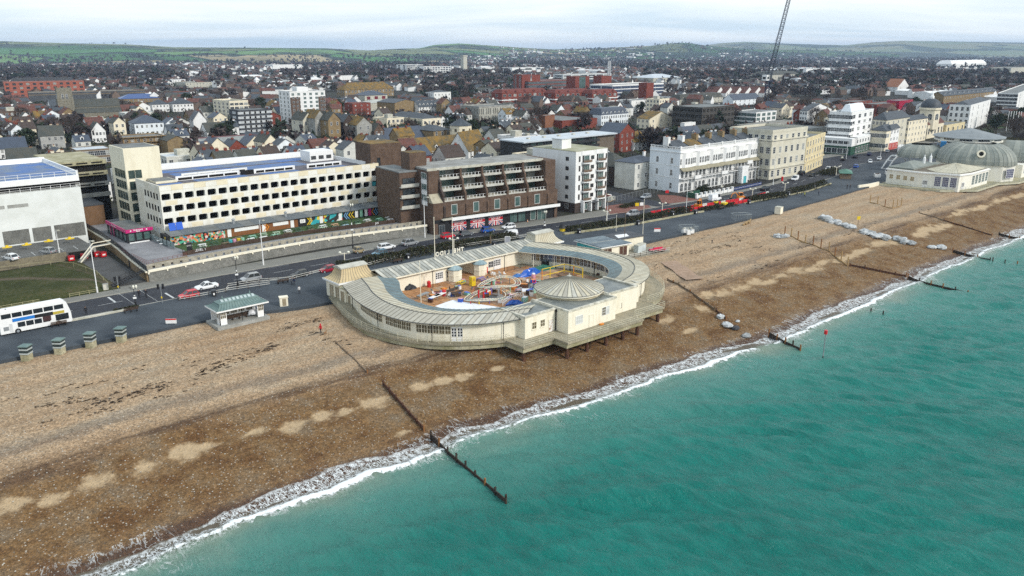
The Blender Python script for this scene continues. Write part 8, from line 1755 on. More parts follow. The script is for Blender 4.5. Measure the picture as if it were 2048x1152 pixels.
def notice(px,py,label,z=0,w=1.8,h=1.0,post=.9,body=None):
 x,y=at(px,py,z);t=simple('notice_board',label,'sign',x,y,z,[('board',whitep,lambda b:b.box(-w / 2,w / 2,-.04,.04,post,post+h)),('red_header',redp,lambda b:b.box(-w / 2,w / 2,-.06,-.04,post+h*.72,post+h)),('post',gmetal,lambda b:[b.bar((s*w*.4,0,-.2),(s*w*.4,0,post+h),.04) for s in (-1,1)])],radians(-38),'white beach notices with red headers');return t
notice(343,650,'white notice board with red header left of the shelter',0,1.9,.9,.3);notice(1314,470,'white notice board with red header on the eastern beach',-.2,1.7,1.0,.9)
# fences along the promenade
def rail_fence(pts,label,h=.95):
 t=thing('promenade_fence',label,'fence',(*pts[0],0));wr=M('white_top_rail',(.60,.59,.54),.7)
 for a,c in zip(pts,pts[1:]):
  n=max(1,round(hypot(c[0] - a[0],c[1] - a[1]) / 2.0));b=MB()
  for k in range(n):b.bar((lerp(a[0],c[0],k / n),lerp(a[1],c[1],k / n),0),(lerp(a[0],c[0],k / n),lerp(a[1],c[1],k / n),h),.06)
  b.v=[(p[0] - t.location.x,p[1] - t.location.y,p[2]) for p in b.v];b.split('post',wood_d,t)
  for z in (.4,.8):b=MB();b.bar((*a,z),(*c,z),.055);part(b,'rail',wr,t)
rail_fence([at(p,q) for p,q in ((358,602),(400,595),(452,585),(458,578))],'white railed fence in front of the red hatchback');rail_fence([at(p,q) for p,q in ((452,584),(540,571))],'white railed fence west of the dark bench');rail_fence([at(p,q) for p,q in ((455,575),(520,565),(575,562),(640,546),(700,535))],'white railed fence curving toward the lido pavilion');rail_fence([at(p,q) for p,q in ((735,533),(780,521),(850,506),(930,494),(1000,484),(1060,474))],'white railed fence below the hedge behind the lido')
# hedges
def hedge(pts,wd,h,label,n,seed,mats,name='hedge'):
 r=random.Random(seed);b=MB();L=[0]
 for a,c in zip(pts,pts[1:]):L.append(L[-1]+hypot(c[0] - a[0],c[1] - a[1]))
 for i in range(n):
  s=r.uniform(0,L[-1]);j=max(k for k in range(len(L)) if L[k]<=s);j=min(j,len(pts) - 2);f=(s - L[j]) / (L[j+1] - L[j]);a,c=pts[j],pts[j+1];dx,dy=(c[0] - a[0]) / (L[j+1] - L[j]),(c[1] - a[1]) / (L[j+1] - L[j]);o=r.gauss(0,.32)*wd
  hh=h*(.65+.6*float(fbm(np.array([s*.35]),np.array([seed*3.1]),2)[0]));zz=hh*(r.random()**.6)*max(.15,1 - (abs(o) / wd*1.4)**2);P=Vector((lerp(a[0],c[0],f) - dy*o,lerp(a[1],c[1],f)+dx*o,max(.05,zz)));s_=r.uniform(.12,.3)
  u=Vector((r.gauss(0,1),r.gauss(0,1),r.gauss(0,1))).normalized();v=u.orthogonal().normalized();w=u.cross(v);b.add([tuple(P+v*s_),tuple(P - v*s_*.6+w*s_*.8),tuple(P - v*s_*.6 - w*s_*.8)],[(0,1,2)],r.choice(range(len(mats))))
 o=b.build(name,mats);tag(o,label,'hedge');return o
hm=[M('hedge_dark',(.025,.032,.015),.9),M('hedge_mid',(.045,.05,.02),.9),M('hedge_brown',(.055,.045,.028),.9)]
hedge([(86.5,154.3),(97,154.8),(107,154.4),(116,153.6),(124,153.8),(138,151.9)],3.4,1.9,'long dark green hedge between the road and the lido',9000,1,hm);hedge([(153.5,147.8),(165,145.8),(176,144.6),(189,144.3),(202,142.6)],3.6,1.7,'dark hedge in the planter east of the lido',7500,2,hm)
hedge([(229,140.2),(240,138.6),(248,138.0)],3.2,2.0,'brown green hedge east of the roadworks',3500,3,hm);hedge([(251,138.4),(266,138.8),(281,140.6)],3.2,2.1,'straggly hedge at the far end of the promenade',3000,4,hm);hedge([(205,141.2),(212,140.6),(221,139.8)],2.6,1.0,'sparse brown shrubs inside the roadworks planter',1500,5,hm);hedge([(40,156.4),(44.5,156.3)],1.0,.5,'small tuft of grass by the kerb near the bus',200,6,hm);hedge([(230,160),(236,160.5)],3,2.6,'dark evergreen bush at the corner of the terrace garden',1400,7,hm[:1]);hedge([(190,160.5),(200,160.8)],2.0,1.2,'brown shrubs in front of the white flats',900,8,hm);hedge([(303,152),(312,154.5),(320,157)],5,1.3,'clipped shrubs on the roundabout',2500,9,hm)
x,y=at(981,487);t=thing('palm_tree','spiky cabbage palm rising from the hedge','palm tree',(x,y,0));b=MB();b.bar((0,0,0),(0,0,2.6),.22,0,6,.16);b.build('trunk',timber,t);b=MB();rr=random.Random(2)
for k in range(70):a=rr.uniform(0,6.28);e=rr.uniform(-.5,1.3);d=Vector((cos(a)*cos(e),sin(a)*cos(e),sin(e)));o=d.cross(Vector((0,0,1))).normalized()*.06;P=Vector((0,0,2.7));b.add([tuple(P - o),tuple(P+o),tuple(P+d*1.5+Vector((0,0,-.25)))],[(0,1,2)])
b.build('crown',M('palm_leaf',(.10,.11,.045),.8),t)
b=MB();b.prism([(150,145.6),(164,142.6),(176,141),(204,139.2),(204,139.6),(176,141.5),(164,143.1),(150,146.2)],0,.45);struct(b.build('planter_kerb',mossy));b=MB();b.prism([(225,138.3),(262,136.5),(284,139.4),(284,139.8),(262,136.9),(225,138.8)],0,.4);struct(b.build('planter_kerb',mossy));b=MB();b.prism([(20,155.7),(42,155.3),(42,155.8),(20,156.2)],0,.3);struct(b.build('planter_kerb',lconc))
# roadworks
br=MB();br.box(-1,1,-.2,.2,0,.15);br.box(-.98,.98,-.08,.08,.15,1.0);br.box(-.75,.75,-.1,.1,.3,.42)
bm={c:(br.mesh('barrier_body',m),MB().box(-.9,.9,-.09,.09,.62,.9).mesh('stripe_panel',m2)) for c,m,m2 in (('red',redp,paint('barrier_red',(.6,.03,.05))),('white',whitep,lconc))}
line=[(188.9,147.9),(198,146.6),(206.4,145.2),(216.8,143.6),(232.1,141.9),(247.2,143.3)];k=0
for a,c in zip(line,line[1:]):
 n=max(1,int(hypot(c[0] - a[0],c[1] - a[1]) / 2.05))
 for j in range(n):
  f=(j+.5) / n;cl='white' if k % 4==2 and k>6 else 'red';t=thing('barrier',f'{cl} plastic road barrier, {nth(k)} from the west in the long line by the excavators','barrier',(lerp(a[0],c[0],f),lerp(a[1],c[1],f),0),math.atan2(c[1] - a[1],c[0] - a[0]),f'{cl} plastic road barriers');link('barrier_body',bm[cl][0],t);link('stripe_panel',bm[cl][1],t);k+=1
for a,c in (((199,143.8),(213,141.6)),((219,140.6),(231,139.6))):
 n=int(hypot(c[0] - a[0],c[1] - a[1]) / 2.05)
 for j in range(n):f=(j+.5) / n;t=thing('barrier',f'red plastic road barrier, {nth(j)} from the west in the {"western" if a[0] < 210 else "eastern"} promenade side run','barrier',(lerp(a[0],c[0],f),lerp(a[1],c[1],f),0),math.atan2(c[1] - a[1],c[0] - a[0]),'red barriers on the promenade side');link('barrier_body',bm['red'][0],t);link('stripe_panel',bm['red'][1],t)
def digger(px,py,label,rz):
 x,y=at(px,py);simple('excavator',label,'excavator',x,y,0,[('track',rubber,lambda b:[b.box(-1.2,1.2,s*.75 - .2,s*.75+.2,0,.55) for s in (-1,1)]),('engine_deck',orangep,lambda b:b.box(-1.3,.9,-.85,.85,.6,1.35)),('cab',orangep,lambda b:(b.box(-.9,.5,-.8,.1,2.35,2.5),[b.bar((xx,yy,1.35),(xx,yy,2.35),.05) for xx in (-.85,.45) for yy in (-.75,.05)])),('cab_window',GL,lambda b:b.box(-.82,.42,-.72,.02,1.4,2.3)),('boom',orangep,lambda b:b.path([(.8,.4,1.2),(1.9,.4,2.6),(3.0,.4,2.3)],.16)),('dipper',orangep,lambda b:b.bar((3.0,.4,2.4),(3.5,.4,1.0),.12)),('bucket',black,lambda b:b.prism([(3.2,.1),(3.9,.1),(3.9,.7),(3.2,.7)],.5,1.0))],rz)
digger(1396,416,'orange mini excavator behind the western barriers',.2);digger(1480,400,'yellow orange excavator between the eastern barriers',2.6)
x,y=at(1431,410);simple('roller','small yellow roller beside the white van','roller',x,y,0,[('drum',black,lambda b:[b.bar((s,-.6,.4),(s,.6,.4),.4,0,12) for s in (-.7,.7)]),('roller_body',yelp,lambda b:b.box(-.9,.9,-.45,.45,.6,1.2)),('seat',black,lambda b:b.box(-.3,.2,-.3,.3,1.2,1.5)),('roll_bar',black,lambda b:b.path([(-.5,-.4,1.2),(-.5,-.4,2.2),(-.5,.4,2.2),(-.5,.4,1.2)],.04))],.1)
x,y=at(1448,413);simple('dumper','small yellow dumper skip by the roadworks barriers','dumper',x,y,0,[('skip',yelp,lambda b:b.prism([(-1.2,-.7),(1.2,-.7),(1.2,.7),(-1.2,.7)],.6,1.3)),('wheel',rubber,lambda b:[b.bar((sx,sy*.6,.4),(sx,sy*.8,.4),.4,0,10) for sx in (-.9,.9) for sy in (-1,1)])],.2)
for k,(px,py,m,lb) in enumerate([(1274,414,yelp,'yellow road sign on the brick island'),(1283,413,whitep,'white red edged road sign on the brick island'),(1334,388,redp,'small red road sign by the building site fence')]):
 x,y=at(px,py);simple('road_sign',lb,'sign',x,y,0,[('sign_face',m,lambda b:b.box(-.6,.6,-.03,.03,.3,1.3)),('frame_leg',gmetal,lambda b:[b.bar((s*.4,.0,0),(s*.4,.1,1.0),.03) for s in (-1,1)])],radians(-30))
bp=M('brick_paving',(.20,.085,.065),.9,(.15,.07,.055),.6,fine=.2)
struct(MB().prism([(180.6,156.4),(188.1,153.4),(198.3,154.9),(200.5,158),(195.5,165),(188,166)],-.005,.008).build('brick_island',bp));struct(MB().prism([(207,157.5),(208,155),(220.9,152.4),(221.4,163),(218,168)],-.005,.008).build('brick_pavement',bp))
struct(MB().prism([(200.5,153.7),(207.5,153.4),(208.5,170),(214,190),(205,190),(196.5,168),(200,160)],-.005,.006).build('side_road',asphalt));struct(MB().prism([(188,166.2),(196,165.2),(196,172),(190,182),(189,170)],-.005,.006).build('side_road',asphalt))
def site():
 r=random.Random(6)
 for k,x in enumerate(sorted(190.5+r.uniform(0,12) for _ in range(16))):
  y=170+r.uniform(0,9);h=r.uniform(.6,1.6);simple('pallet_stack',f'wrapped stack of building materials on the site, {nth(k)} one from the white flats','pallet',x,y,0,[('pallet',wood_y,lambda b:b.box(-.7,.7,-.6,.6,0,.15)),('wrapped_load',r.choice((whitep,lconc,gconc,M('red_load',(.25,.06,.05)))),lambda b:b.box(-.65,.65,-.55,.55,.15,h))],r.uniform(0,3),'stacks of building materials on the site')
 f=thing('site_fence','wire mesh panels round the building site beside the white flats','fence',(200,166,0))
 for k in range(14):x0=193+k*2.2;b=MB();y0=167.6+k*.25;b.path([(x0,y0,.1),(x0,y0,2),(x0+2.1,y0+.2,2),(x0+2.1,y0+.2,.1)],.04);[b.bar((x0+q*.42,y0,.1),(x0+q*.42,y0,2),.012) for q in range(1,5)];part(b,'mesh_panel',gmetal,f)
site()
# annexe by the lido
def annexe():
 t=thing('beach_store','low cream beach store with dark felt roof and turquoise side wall','store',(137,121,0));b=MB();b.prism([(137.4,121.4),(146.0,120.2),(147.2,128.6),(138.4,130.2)],-.5,2.75);part(b,'store_wall',lido_cream,t)
 b=MB();b.prism([(137.0,121.0),(146.3,119.7),(147.6,129.0),(138.0,130.7)],2.9,3.06);part(b,'felt_roof',M('blue_grey_felt',(.07,.10,.125),.45,(.15,.19,.21),.4),t);b=MB();b.prism([(136.9,120.9),(146.4,119.6),(147.7,129.1),(137.9,130.8)],2.7,2.9);part(b,'roof_fascia',whitep,t)
 b=MB();b.prism([(137.3,121.6),(137.35,121.6),(138.35,130.0),(138.3,130.0)],.0,2.7);part(b,'turquoise_side',tealp,t);b=MB();b.prism([(146,124),(154.6,122.8),(155,128),(147,129)],-.5,2.9);part(b,'rear_wall',lido_cream,t);b=MB();b.prism([(145.8,123.7),(155,122.4),(155.4,128.3),(146.8,129.6)],2.9,3.1);part(b,'black_roof',darkroof,t)
 b=MB();b.prism([(147.2,124.6),(151,124.4),(152.5,126.5),(149,127.4)],3.104,3.12);part(b,'white_roof_patch',whitep,t)
 b=MB();b.add([(138.4,125.4,3.07),(147,124.0,3.07),(147,124.2,3.07),(138.4,125.6,3.07)],[(0,1,2,3)]);part(b,'roof_seam',lconc,t)
 for x in (139.4,144.2):place('door',door_mesh(2.4,2.2,lido_cream,M('brown_shutter',(.10,.05,.035),.8)),t,x,lerp(121.4,120.2,(x - 137.4) / 8.6),.1,math.atan2(-1.2,8.6))
 place('door',door_mesh(.9,2.0,lido_cream,greenp),t,147.2,123.8,.1,-.1)
 g=thing('grey_generator','pair of pale grey cabinets on the beach store yard','cabinet',(150.5,120.6,-.2))
 for k in range(2):b=MB();b.box(149.2+k*2,150.8+k*2,119.9+k*.5,121.3+k*.5,-.2,1.6);part(b,'cabinet_body',M('pale_cabinet',(.55,.60,.60)),g);b=MB();b.box(149.15+k*2,150.85+k*2,119.85+k*.5,121.35+k*.5,1.6,1.7);part(b,'cabinet_top',lconc,g)
 b=MB();b.prism([(137,119.2),(157,116.2),(158.5,119.5),(155.5,123),(146,124),(138,122)],-1.0,-.12);struct(b.build('store_yard',M('yard_concrete',(.27,.25,.20),.9,(.2,.18,.14),.3,fine=.2)))
 q=thing('quad_trailer','red beach quad with trailer on the store yard','quad bike',(153.2,117.8,-.12),-.3)
 for nm,m,fn in [('quad_body',pinkp if 0 else paint('quad_red',(.55,.02,.08)),lambda b:(b.box(-1.6,-.2,-.4,.4,.45,.85),b.box(-.6,-.1,-.15,.15,.85,1.15))),('trailer_bed',paint('quad_red',(.5,.02,.08)),lambda b:(b.box(.2,2.6,-.7,.7,.45,.6),b.box(.2,2.6,-.75,-.68,.6,.95),b.box(.2,2.6,.68,.75,.6,.95))),('wheel',rubber,lambda b:[b.bar((sx,sy*.45,.32),(sx,sy*.7,.32),.32,0,10) for sx in (-1.35,-.35,1.6) for sy in (-1,1)]),('handlebar',black,lambda b:b.bar((-.5,-.35,1.2),(-.5,.35,1.2),.03))]:b=MB();fn(b);(b.split if nm=='wheel' else b.build)(nm,m,q)
 rail_fence([(138,119),(147,117.4),(156.6,116)],'weathered rail along the seaward edge of the store yard',.9)
 x,y=at(1125,462);simple('round_kiosk','small yellow kiosk with black conical roof behind the store','kiosk',x,y,0,[('kiosk_body',yelp,lambda b:b.lathe([(.8,0),(.8,.9)],0,0,8,0)),('kiosk_roof',black,lambda b:b.lathe([(1.1,.9),(.9,1.4),(.1,2.2)],0,0,8,0))])
 x,y=at(1015,488);simple('pavement_sign','white framed advertising board by the lido pavilion','sign',x,y,0,[('board',M('advert_grey',(.35,.36,.40)),lambda b:b.box(-.6,.6,-.05,.05,.3,1.9)),('frame',whitep,lambda b:(b.box(-.7,-.6,-.08,.08,.2,2),b.box(.6,.7,-.08,.08,.2,2),b.box(-.7,.7,-.08,.08,1.9,2.0)))],-.6)
annexe()
# kiosk, pillar box, arch, round the pier approach
x,y=at(1690,355);simple('green_kiosk','low green roofed kiosk on the promenade near the pier','kiosk',x,y,0,[('kiosk_wall',timber,lambda b:b.box(-4,4,-2,2,0,2.2)),('kiosk_roof',M('jade_roof',(.10,.22,.17),.7),lambda b:b.hip(-4,4,-2,2,2.2,1.0,.4)),('hatch',black,lambda b:b.box(-2.5,2.5,-2.05,-2,.9,1.9))],.5)
x,y=at(1564,362);simple('pillar_box','red pillar box on the pavement by the buff corner block','post box',x,y,0,[('box_body',redp,lambda b:b.lathe([(.4,0),(.4,1.4)],0,0,10,0)),('box_cap',redp,lambda b:b.lathe([(.48,1.4),(.48,1.5),(.1,1.7)],0,0,10,0)),('slot',black,lambda b:b.box(-.15,.15,-.42,-.39,1.15,1.22))])
x,y=at(1795,338);t=thing('pier_arch','white tubular arch sculpture at the pier approach','sculpture',(x,y,0));s=px_of(x,y,0)[2] / FPX
for k,dy in enumerate((-1.2,1.2)):b=MB();pts=[(-26*s*.75,dy+.67*26*s,0),(-17*s*.75,dy+.67*17*s,17*s),(-10*s*.75,dy+.67*10*s,26*s),(10*s*.75,dy - .67*10*s,27*s),(18*s*.75,dy - .67*18*s,18*s),(24*s*.75,dy - .67*24*s,6*s)];b.path(pts,.3,0,6);b.build('arch_tube',whitep,t)
b=MB();[b.bar((p[0],-1.2+.0+p[1] - dy,p[2]),(p[0],1.2+p[1] - dy,p[2]),.18) for p in pts];b.build('cross_tube',whitep,t)
for k in range(9):x,y=at(1862+k*6 - 60,330 - k*.6);simple('bollard',f'white bollard, {nth(k)} from the west in the row on the pier forecourt','bollard',x,y,0,[('post',whitep,lambda b:b.bar((0,0,0),(0,0,1.0),.14,0,6)),('cap',gmetal,lambda b:b.lathe([(.16,1.0),(.1,1.1)],0,0,6,0))],0,'white bollards on the pier forecourt')
for k in range(3):x,y=at(1754+k*22,362 - k*5 - 8);simple('planter',('left','middle','right')[k]+' white block planter at the pier approach','planter',x,y,0,[('planter_box',whitep,lambda b:b.box(-1.4,1.4,-1,1,0,1.3)),('soil',wood_d,lambda b:b.box(-1.2,1.2,-.8,.8,1.3,1.34))],.6,'white block planters at the pier approach')
for k in range(6):x,y=at(2012+k*5,262 - k % 2*2);zt=z_at(x,y,224);simple('flagpole',f'white flagpole, {nth(k)} from the west in the cluster on the grass square','flagpole',x,y,0,[('pole',whitep,lambda b:b.bar((0,0,0),(0,0,zt),.16,0,6)),('finial',whitep,lambda b:b.lathe([(.25,zt),(.05,zt+.5)],0,0,6,0))],0,'white flagpoles on the grass square')
q=[at(p,r_) for p,r_ in ((1960,262),(2048,250),(2120,236),(2040,236),(1975,246))];struct(MB().prism(q,-.004,.006).build('grass_square',M('square_grass',(.05,.085,.025),.95)))
# ------------------------------------------------------------------ the beach: groynes, rocks, timbers
def groyne(pts,label,step=2.3,top=.9,plank=True,m=None,ph=None,gone=()):
 m=m or rust;t=thing('groyne',label,'groyne',(*pts[0],bz(*pts[0])));tot=0;P=[]
 for a,c in zip(pts,pts[1:]):
  n=max(1,round(hypot(c[0] - a[0],c[1] - a[1]) / step))
  for k in range(n):P.append((lerp(a[0],c[0],k / n),lerp(a[1],c[1],k / n)))
 P.append(pts[-1])
 Z=[max(bz(x,y),SEA_Z - .35) for x,y in P]
 for (x,y),z in zip(P,Z):b=MB();b.bar((x,y,z - 1.2),(x,y,z+(ph or top)+RNG.uniform(-.1,.25)),.15,0,5);part(b,'post',m if RNG.random()<.6 else M('orange_rust',(.24,.11,.04),.9),t)
 if plank:
  for i in range(len(P) - 1):
   if i in gone:continue
   (x,y),(u,v)=P[i],P[i+1];b=MB();b.add([(x,y,Z[i] - .6),(u,v,Z[i+1] - .6),(u,v,Z[i+1]+top*.62),(x,y,Z[i]+top*.62),(x+.14,y,Z[i] - .6),(u+.14,v,Z[i+1] - .6),(u+.14,v,Z[i+1]+top*.62),(x+.14,y,Z[i]+top*.62)],[(0,1,2,3),(7,6,5,4),(3,2,6,7)]);part(b,'plank',m,t)
 return t
old=M('old_groyne_timber',(.05,.035,.025),.9,(.03,.024,.02),1,fine=.3)
groyne([at(767,774,-2.4),at(848,862,-4.0)],'rust brown plank groyne running down the wet shingle');groyne([at(862,876,-4.1),at(1012,1008,SEA_Z)],'dark timber groyne running out into the sea, nearest one',2.4,1.5,True,old)
groyne([at(672,688,-.9),at(735,748,-1.6)],'pale broken groyne timbers left of the lido deck',2.6,.35,True,timber)
groyne([(137.5,102),(131.8,85.9)],'weathered groyne east of the lido deck',2.2,.6,True,timber);groyne([(131.6,85.4),(130,82)],'rusty end of the groyne east of the lido deck',1.7,.6)
groyne([at(1537,676,SEA_Z),at(1570,690,SEA_Z),at(1600,704,SEA_Z)],'dark groyne frame standing in the surf',2.0,1.7,True,old);groyne([at(1605,708,SEA_Z),at(1625,716,SEA_Z)],'two submerged groyne posts beyond the frame',2.6,.3,False,old)
groyne([(197.5,108.5),(194,102.7),(190.6,92.3),(185.4,84.7)],'line of new yellow posts along a half buried groyne',3.0,.4,True,wood_y,2.4);groyne([at(1700,530,-2.6),at(1790,550,-4),at(1812,557,SEA_Z)],'thin dark groyne running into the surf on the eastern beach',3.0,.8,True,rust);groyne([at(1815,560,SEA_Z),at(1935,588,SEA_Z)],'dark groyne posts standing in the eastern shallows',3.0,1.3,True,old);groyne([at(1718,616,SEA_Z),at(1766,628,SEA_Z)],'four short posts in the sea off the eastern beach',2.4,1.0,False,old)
groyne([at(1740,405,-.7),at(1785,418,-.8),at(1802,412,-.7)],'row of tall new posts on the far beach',3.2,.3,True,wood_y,2.6);groyne([at(1838,426,-1),at(1886,438,-1.6)],'low far groyne plank beyond the posts',3,.4,True,timber);groyne([at(1888,438,-1.6),at(1985,464,-3)],'long rust brown groyne on the far beach',3,.5,True,rust);groyne([at(1998,467,-3.6),at(2060,482,SEA_Z)],'far groyne end running into the surf',3,1.1,True,old);groyne([at(1905,504,-4),at(1980,521,SEA_Z)],'far dark groyne planks at the waterline',3,1.2,True,old);groyne([at(1985,523,SEA_Z),at(2034,530,SEA_Z)],'row of far dark posts standing in the sea',3.6,1.4,False,old)
def rocks(line,n,label,group,seed,s0=.7,s1=1.5,mats=None):
 r=random.Random(seed);mats=mats or [M('pale_boulder',(.52,.53,.53),.9,(.36,.37,.37),.8,fine=.2),M('grey_boulder',(.34,.35,.35),.9,(.22,.23,.23),.8,fine=.2)];base=[]
 for k in range(5):
  b=MB();b.lathe([(.25,-.5),(.8,-.35),(1,.0),(.85,.4),(.35,.62)],0,0,8,0);b.v=[tuple(c*r.uniform(.72,1.25) for c in p) for p in b.v];base.append([b.mesh('boulder',m) for m in mats])
 for i,f in enumerate(sorted(r.random()*(len(line) - 1) for _ in range(n))):
  j=int(f);x,y=lerp(line[j][0],line[j+1][0],f - j)+r.gauss(0,.6),lerp(line[j][1],line[j+1][1],f - j)+r.gauss(0,.6);s=r.uniform(s0,s1)
  o=link('boulder',r.choice(base)[0 if r.random()<.65 else len(mats) - 1],None,(x,y,bz(x,y)+s*.25),r.uniform(0,6));o.scale=(s,s*r.uniform(.7,1),s*r.uniform(.6,.9));tag(o,label if n==1 else f'{label}, {nth(i)} from its landward end','boulder',group)
rocks([at(1645,437,-.8),at(1680,450,-.9),at(1735,466,-1),at(1775,474,-1.4)],52,'pale boulder in the long rock groyne','boulders of the long rock groyne',3);rocks([at(1790,470,-1.2),at(1830,484,-2)],14,'white boulder in the lower rock groyne','boulders of the lower rock groyne',4,.8,1.7);rocks([at(1860,492,-3),at(1888,497,-3.6)],4,'pale boulder near the waterline on the eastern beach','boulders near the waterline',5);rocks([at(1552,472,-.8),at(1566,476,-.8)],4,'pale boulder at the head of the yellow posts','boulders at the yellow posts',6,.9,1.5)
for px,py,s,lb in [(1442,637,.9,'small white boulder at the end of the rusty groyne'),(1462,647,1.3,'flat white boulder on the wet shingle east of the lido'),(1469,641,.6,'tiny white stone behind the flat white boulder'),(1476,654,.8,'dark grey boulder beside the flat white one'),(1494,663,.9,'pointed white boulder nearest the surf')]:
 x,y=at(px,py,-3.2);rocks([(x,y),(x+.01,y)],1,lb,None,int(px),s,s+.1,[M('dark_boulder',(.06,.06,.065),.9)] if 'dark' in lb else None)
for px,py,L,rz,lb in [(1190,552,0,0,'')]:pass
x,y=at(1645,722,SEA_Z);zt=z_at(x,y,668);simple('marker_post','thin sea marker pole with red topmark','marker',x,y,SEA_Z,[('pole',gmetal,lambda b:b.bar((0,0,-2),(0,0,zt - SEA_Z),.1,0,6)),('topmark',redp,lambda b:b.lathe([(.3,zt - SEA_Z),(.3,zt - SEA_Z+.7)],0,0,8,0)),('footing',old,lambda b:b.bar((0,0,-1),(0,0,.9),.12,0,6))])
x,y=at(1716,449,-.9);simple('beach_sign','small yellow warning sign on a post behind the rock groyne','sign',x,y,bz(x,y),[('post',timber,lambda b:b.bar((0,0,0),(0,0,2.0),.07)),('sign_face',yelp,lambda b:b.box(-.5,.5,-.05,.05,1.5,2.5))],-.6)
w=thing('board_walk','faded pink board walk lying across the shingle','board walk',(146,104,-.8));A,B=Vector((149.2,110.6)),Vector((141.9,98.0))
for k in range(13):p=A.lerp(B,k / 13);d=(B - A) / 13;b=MB();u=Vector((1.9,-.9));z=bz(p.x,p.y)+.28;z2=bz(*(p+d))+.28;b.add([(p.x - u.x,p.y - u.y,z),(p.x+u.x,p.y+u.y,z),(p.x+d.x*.96+u.x,p.y+d.y*.96+u.y,z2),(p.x+d.x*.96 - u.x,p.y+d.y*.96 - u.y,z2)],[(0,1,2,3)]);part(b,'plank',M('faded_board',(.36,.25,.18),.9,(.28,.19,.13),.8),w)
def mesh_pen(px,py,label,w,d,white_n,seed):
 x,y=at(px,py,-.2);t=thing('mesh_pen',label,'fence',(x,y,-.2),radians(-30));r=random.Random(seed)
 for a,c in (((-w,-d),(w,-d)),((w,-d),(w,d)),((-w,d),(w,d)),((-w,-d),(-w,d))):b=MB();b.path([(*a,0),(*a,2),(*c,2),(*c,0)],.045);[b.bar((lerp(a[0],c[0],q / 8),lerp(a[1],c[1],q / 8),0),(lerp(a[0],c[0],q / 8),lerp(a[1],c[1],q / 8),2),.012) for q in range(1,8)];b.build('mesh_panel',M('galvanised',(.42,.47,.48),.5,metal=.3),t)
 for k,xx in enumerate(sorted(x+r.uniform(-w,w)*.75 for _ in range(white_n))):yy=y+r.uniform(-d,d)*.75;simple('white_crate',f'white box in the mesh pen, {nth(k)} from its western end','box',xx,yy,-.2,[('box_body',whitep,lambda b:b.box(-.45,.45,-.4,.4,0,r.uniform(.7,1.3))),('lid',lconc,lambda b:b.box(-.3,.3,-.3,.3,1.3,1.35))],r.uniform(0,3),'white boxes in the mesh pen')
mesh_pen(1376,466,'mesh fence pen holding white boxes at the beach edge',2.2,1.6,9,1);mesh_pen(1482,441,'empty mesh fence pen with a small white notice',2.4,1.6,0,2)
for k in range(3):x,y=at(1490+k*5,447 - k*2,-.4);simple('timber_baulk',f'yellow timber baulk, {nth(k)} from the road end in the pile at the beach edge','timber',x,y,bz(x,y)+.1,[('baulk',wood_y,lambda b:b.box(-2.6,2.6,-.18,.18,0,.3)),('end_face',timber,lambda b:b.box(2.6,2.64,-.17,.17,.01,.29))],.35+k*.05,'timber baulks at the beach edge')
# shelving wood and weed along the tide lines
def wrack():
 r=random.Random(12);b=MB();rows=[((20,800),(560,692),26,9),((40,850),(470,745),30,8),((180,812),(330,770),16,20),((400,745),(560,690),14,26),((560,660),(640,640),10,10),((60,815),(250,780),14,10),((1240,520),(1420,470),12,8),((1180,560),(1330,530),10,6),((1340,512),(1470,486),16,16),((1400,560),(1560,520),12,6),((1590,500),(1640,470),10,5),((1690,470),(1760,440),12,6),((620,668),(720,690),10,6),((1840,420),(1930,400),10,5),((1450,470),(1540,500),14,12)]
 for (x0,y0),(x1,y1),sp,n in rows:
  for i in range(n*2):
   f=r.random();cx,cy=at(lerp(x0,x1,f)+r.gauss(0,sp*.3),lerp(y0,y1,f)+r.gauss(0,sp*.28),-.7);q=max(.25,abs(r.gauss(.35,.3)))
   for k in range(int(8*q)+2):
    a=r.gauss(0,.35);x,y=cx+r.gauss(0,.75*q),cy+r.gauss(0,.22*q);L=r.uniform(.1,.34);z=bz(x,y)+.03 if k==0 else z
    b.add([(x - L*cos(a),y - L*sin(a),z),(x+.1*sin(a),y - .1*cos(a) - .05,z+r.uniform(.02,.12)),(x+L*cos(a),y+L*sin(a),z),(x+.04,y+.14,z+.02)],[(0,1,2,3)])
 tag(b.build('seaweed',M('dry_seaweed',(.028,.02,.015),.9,(.05,.035,.025),2)),'black seaweed strewn along the tide lines of the shingle',None,kind='stuff')
 s=MB();mats=[M('stone_pale',(.48,.45,.39),.9),M('stone_brown',(.17,.11,.065),.9),M('stone_grey',(.22,.21,.2),.9),M('stone_dark',(.06,.045,.035),.9)]
 X=[];
 for i in range(15000):
  px,py=r.uniform(-10,1750),r.uniform(440,1130);x,y=at(px,py,-1.6)
  if y>yP(x) - .5 or x>330:continue
  X.append((x,y,r.random()))
 A=np.array(X);Zb=beach_z(A[:,0][None],A[:,1][None])[0];D=A[:,1] - yw(A[:,0][None])[0]
 for (x,y,q),z,d in zip(X,Zb,D):
  if d<.5 or (66<x<138 and 87<y<137):continue
  R=.05+.09*q**5;a=r.uniform(0,3);c,n=cos(a),sin(a);m=0 if q>.9 else r.choice((1,2,3,1));V=[(x+R*(c*u - n*v*.8),y+R*(n*u+c*v*.8),z+.01) for u,v in ((-1,0),(0,-1),(1,0),(0,1))]+[(x,y,z+R*.8)]
  s.add(V,[(0,1,4),(1,2,4),(2,3,4),(3,0,4)],m)
 tag(s.build('shingle_stones',mats),'larger loose flints lying over the shingle',None,kind='stuff')
wrack()
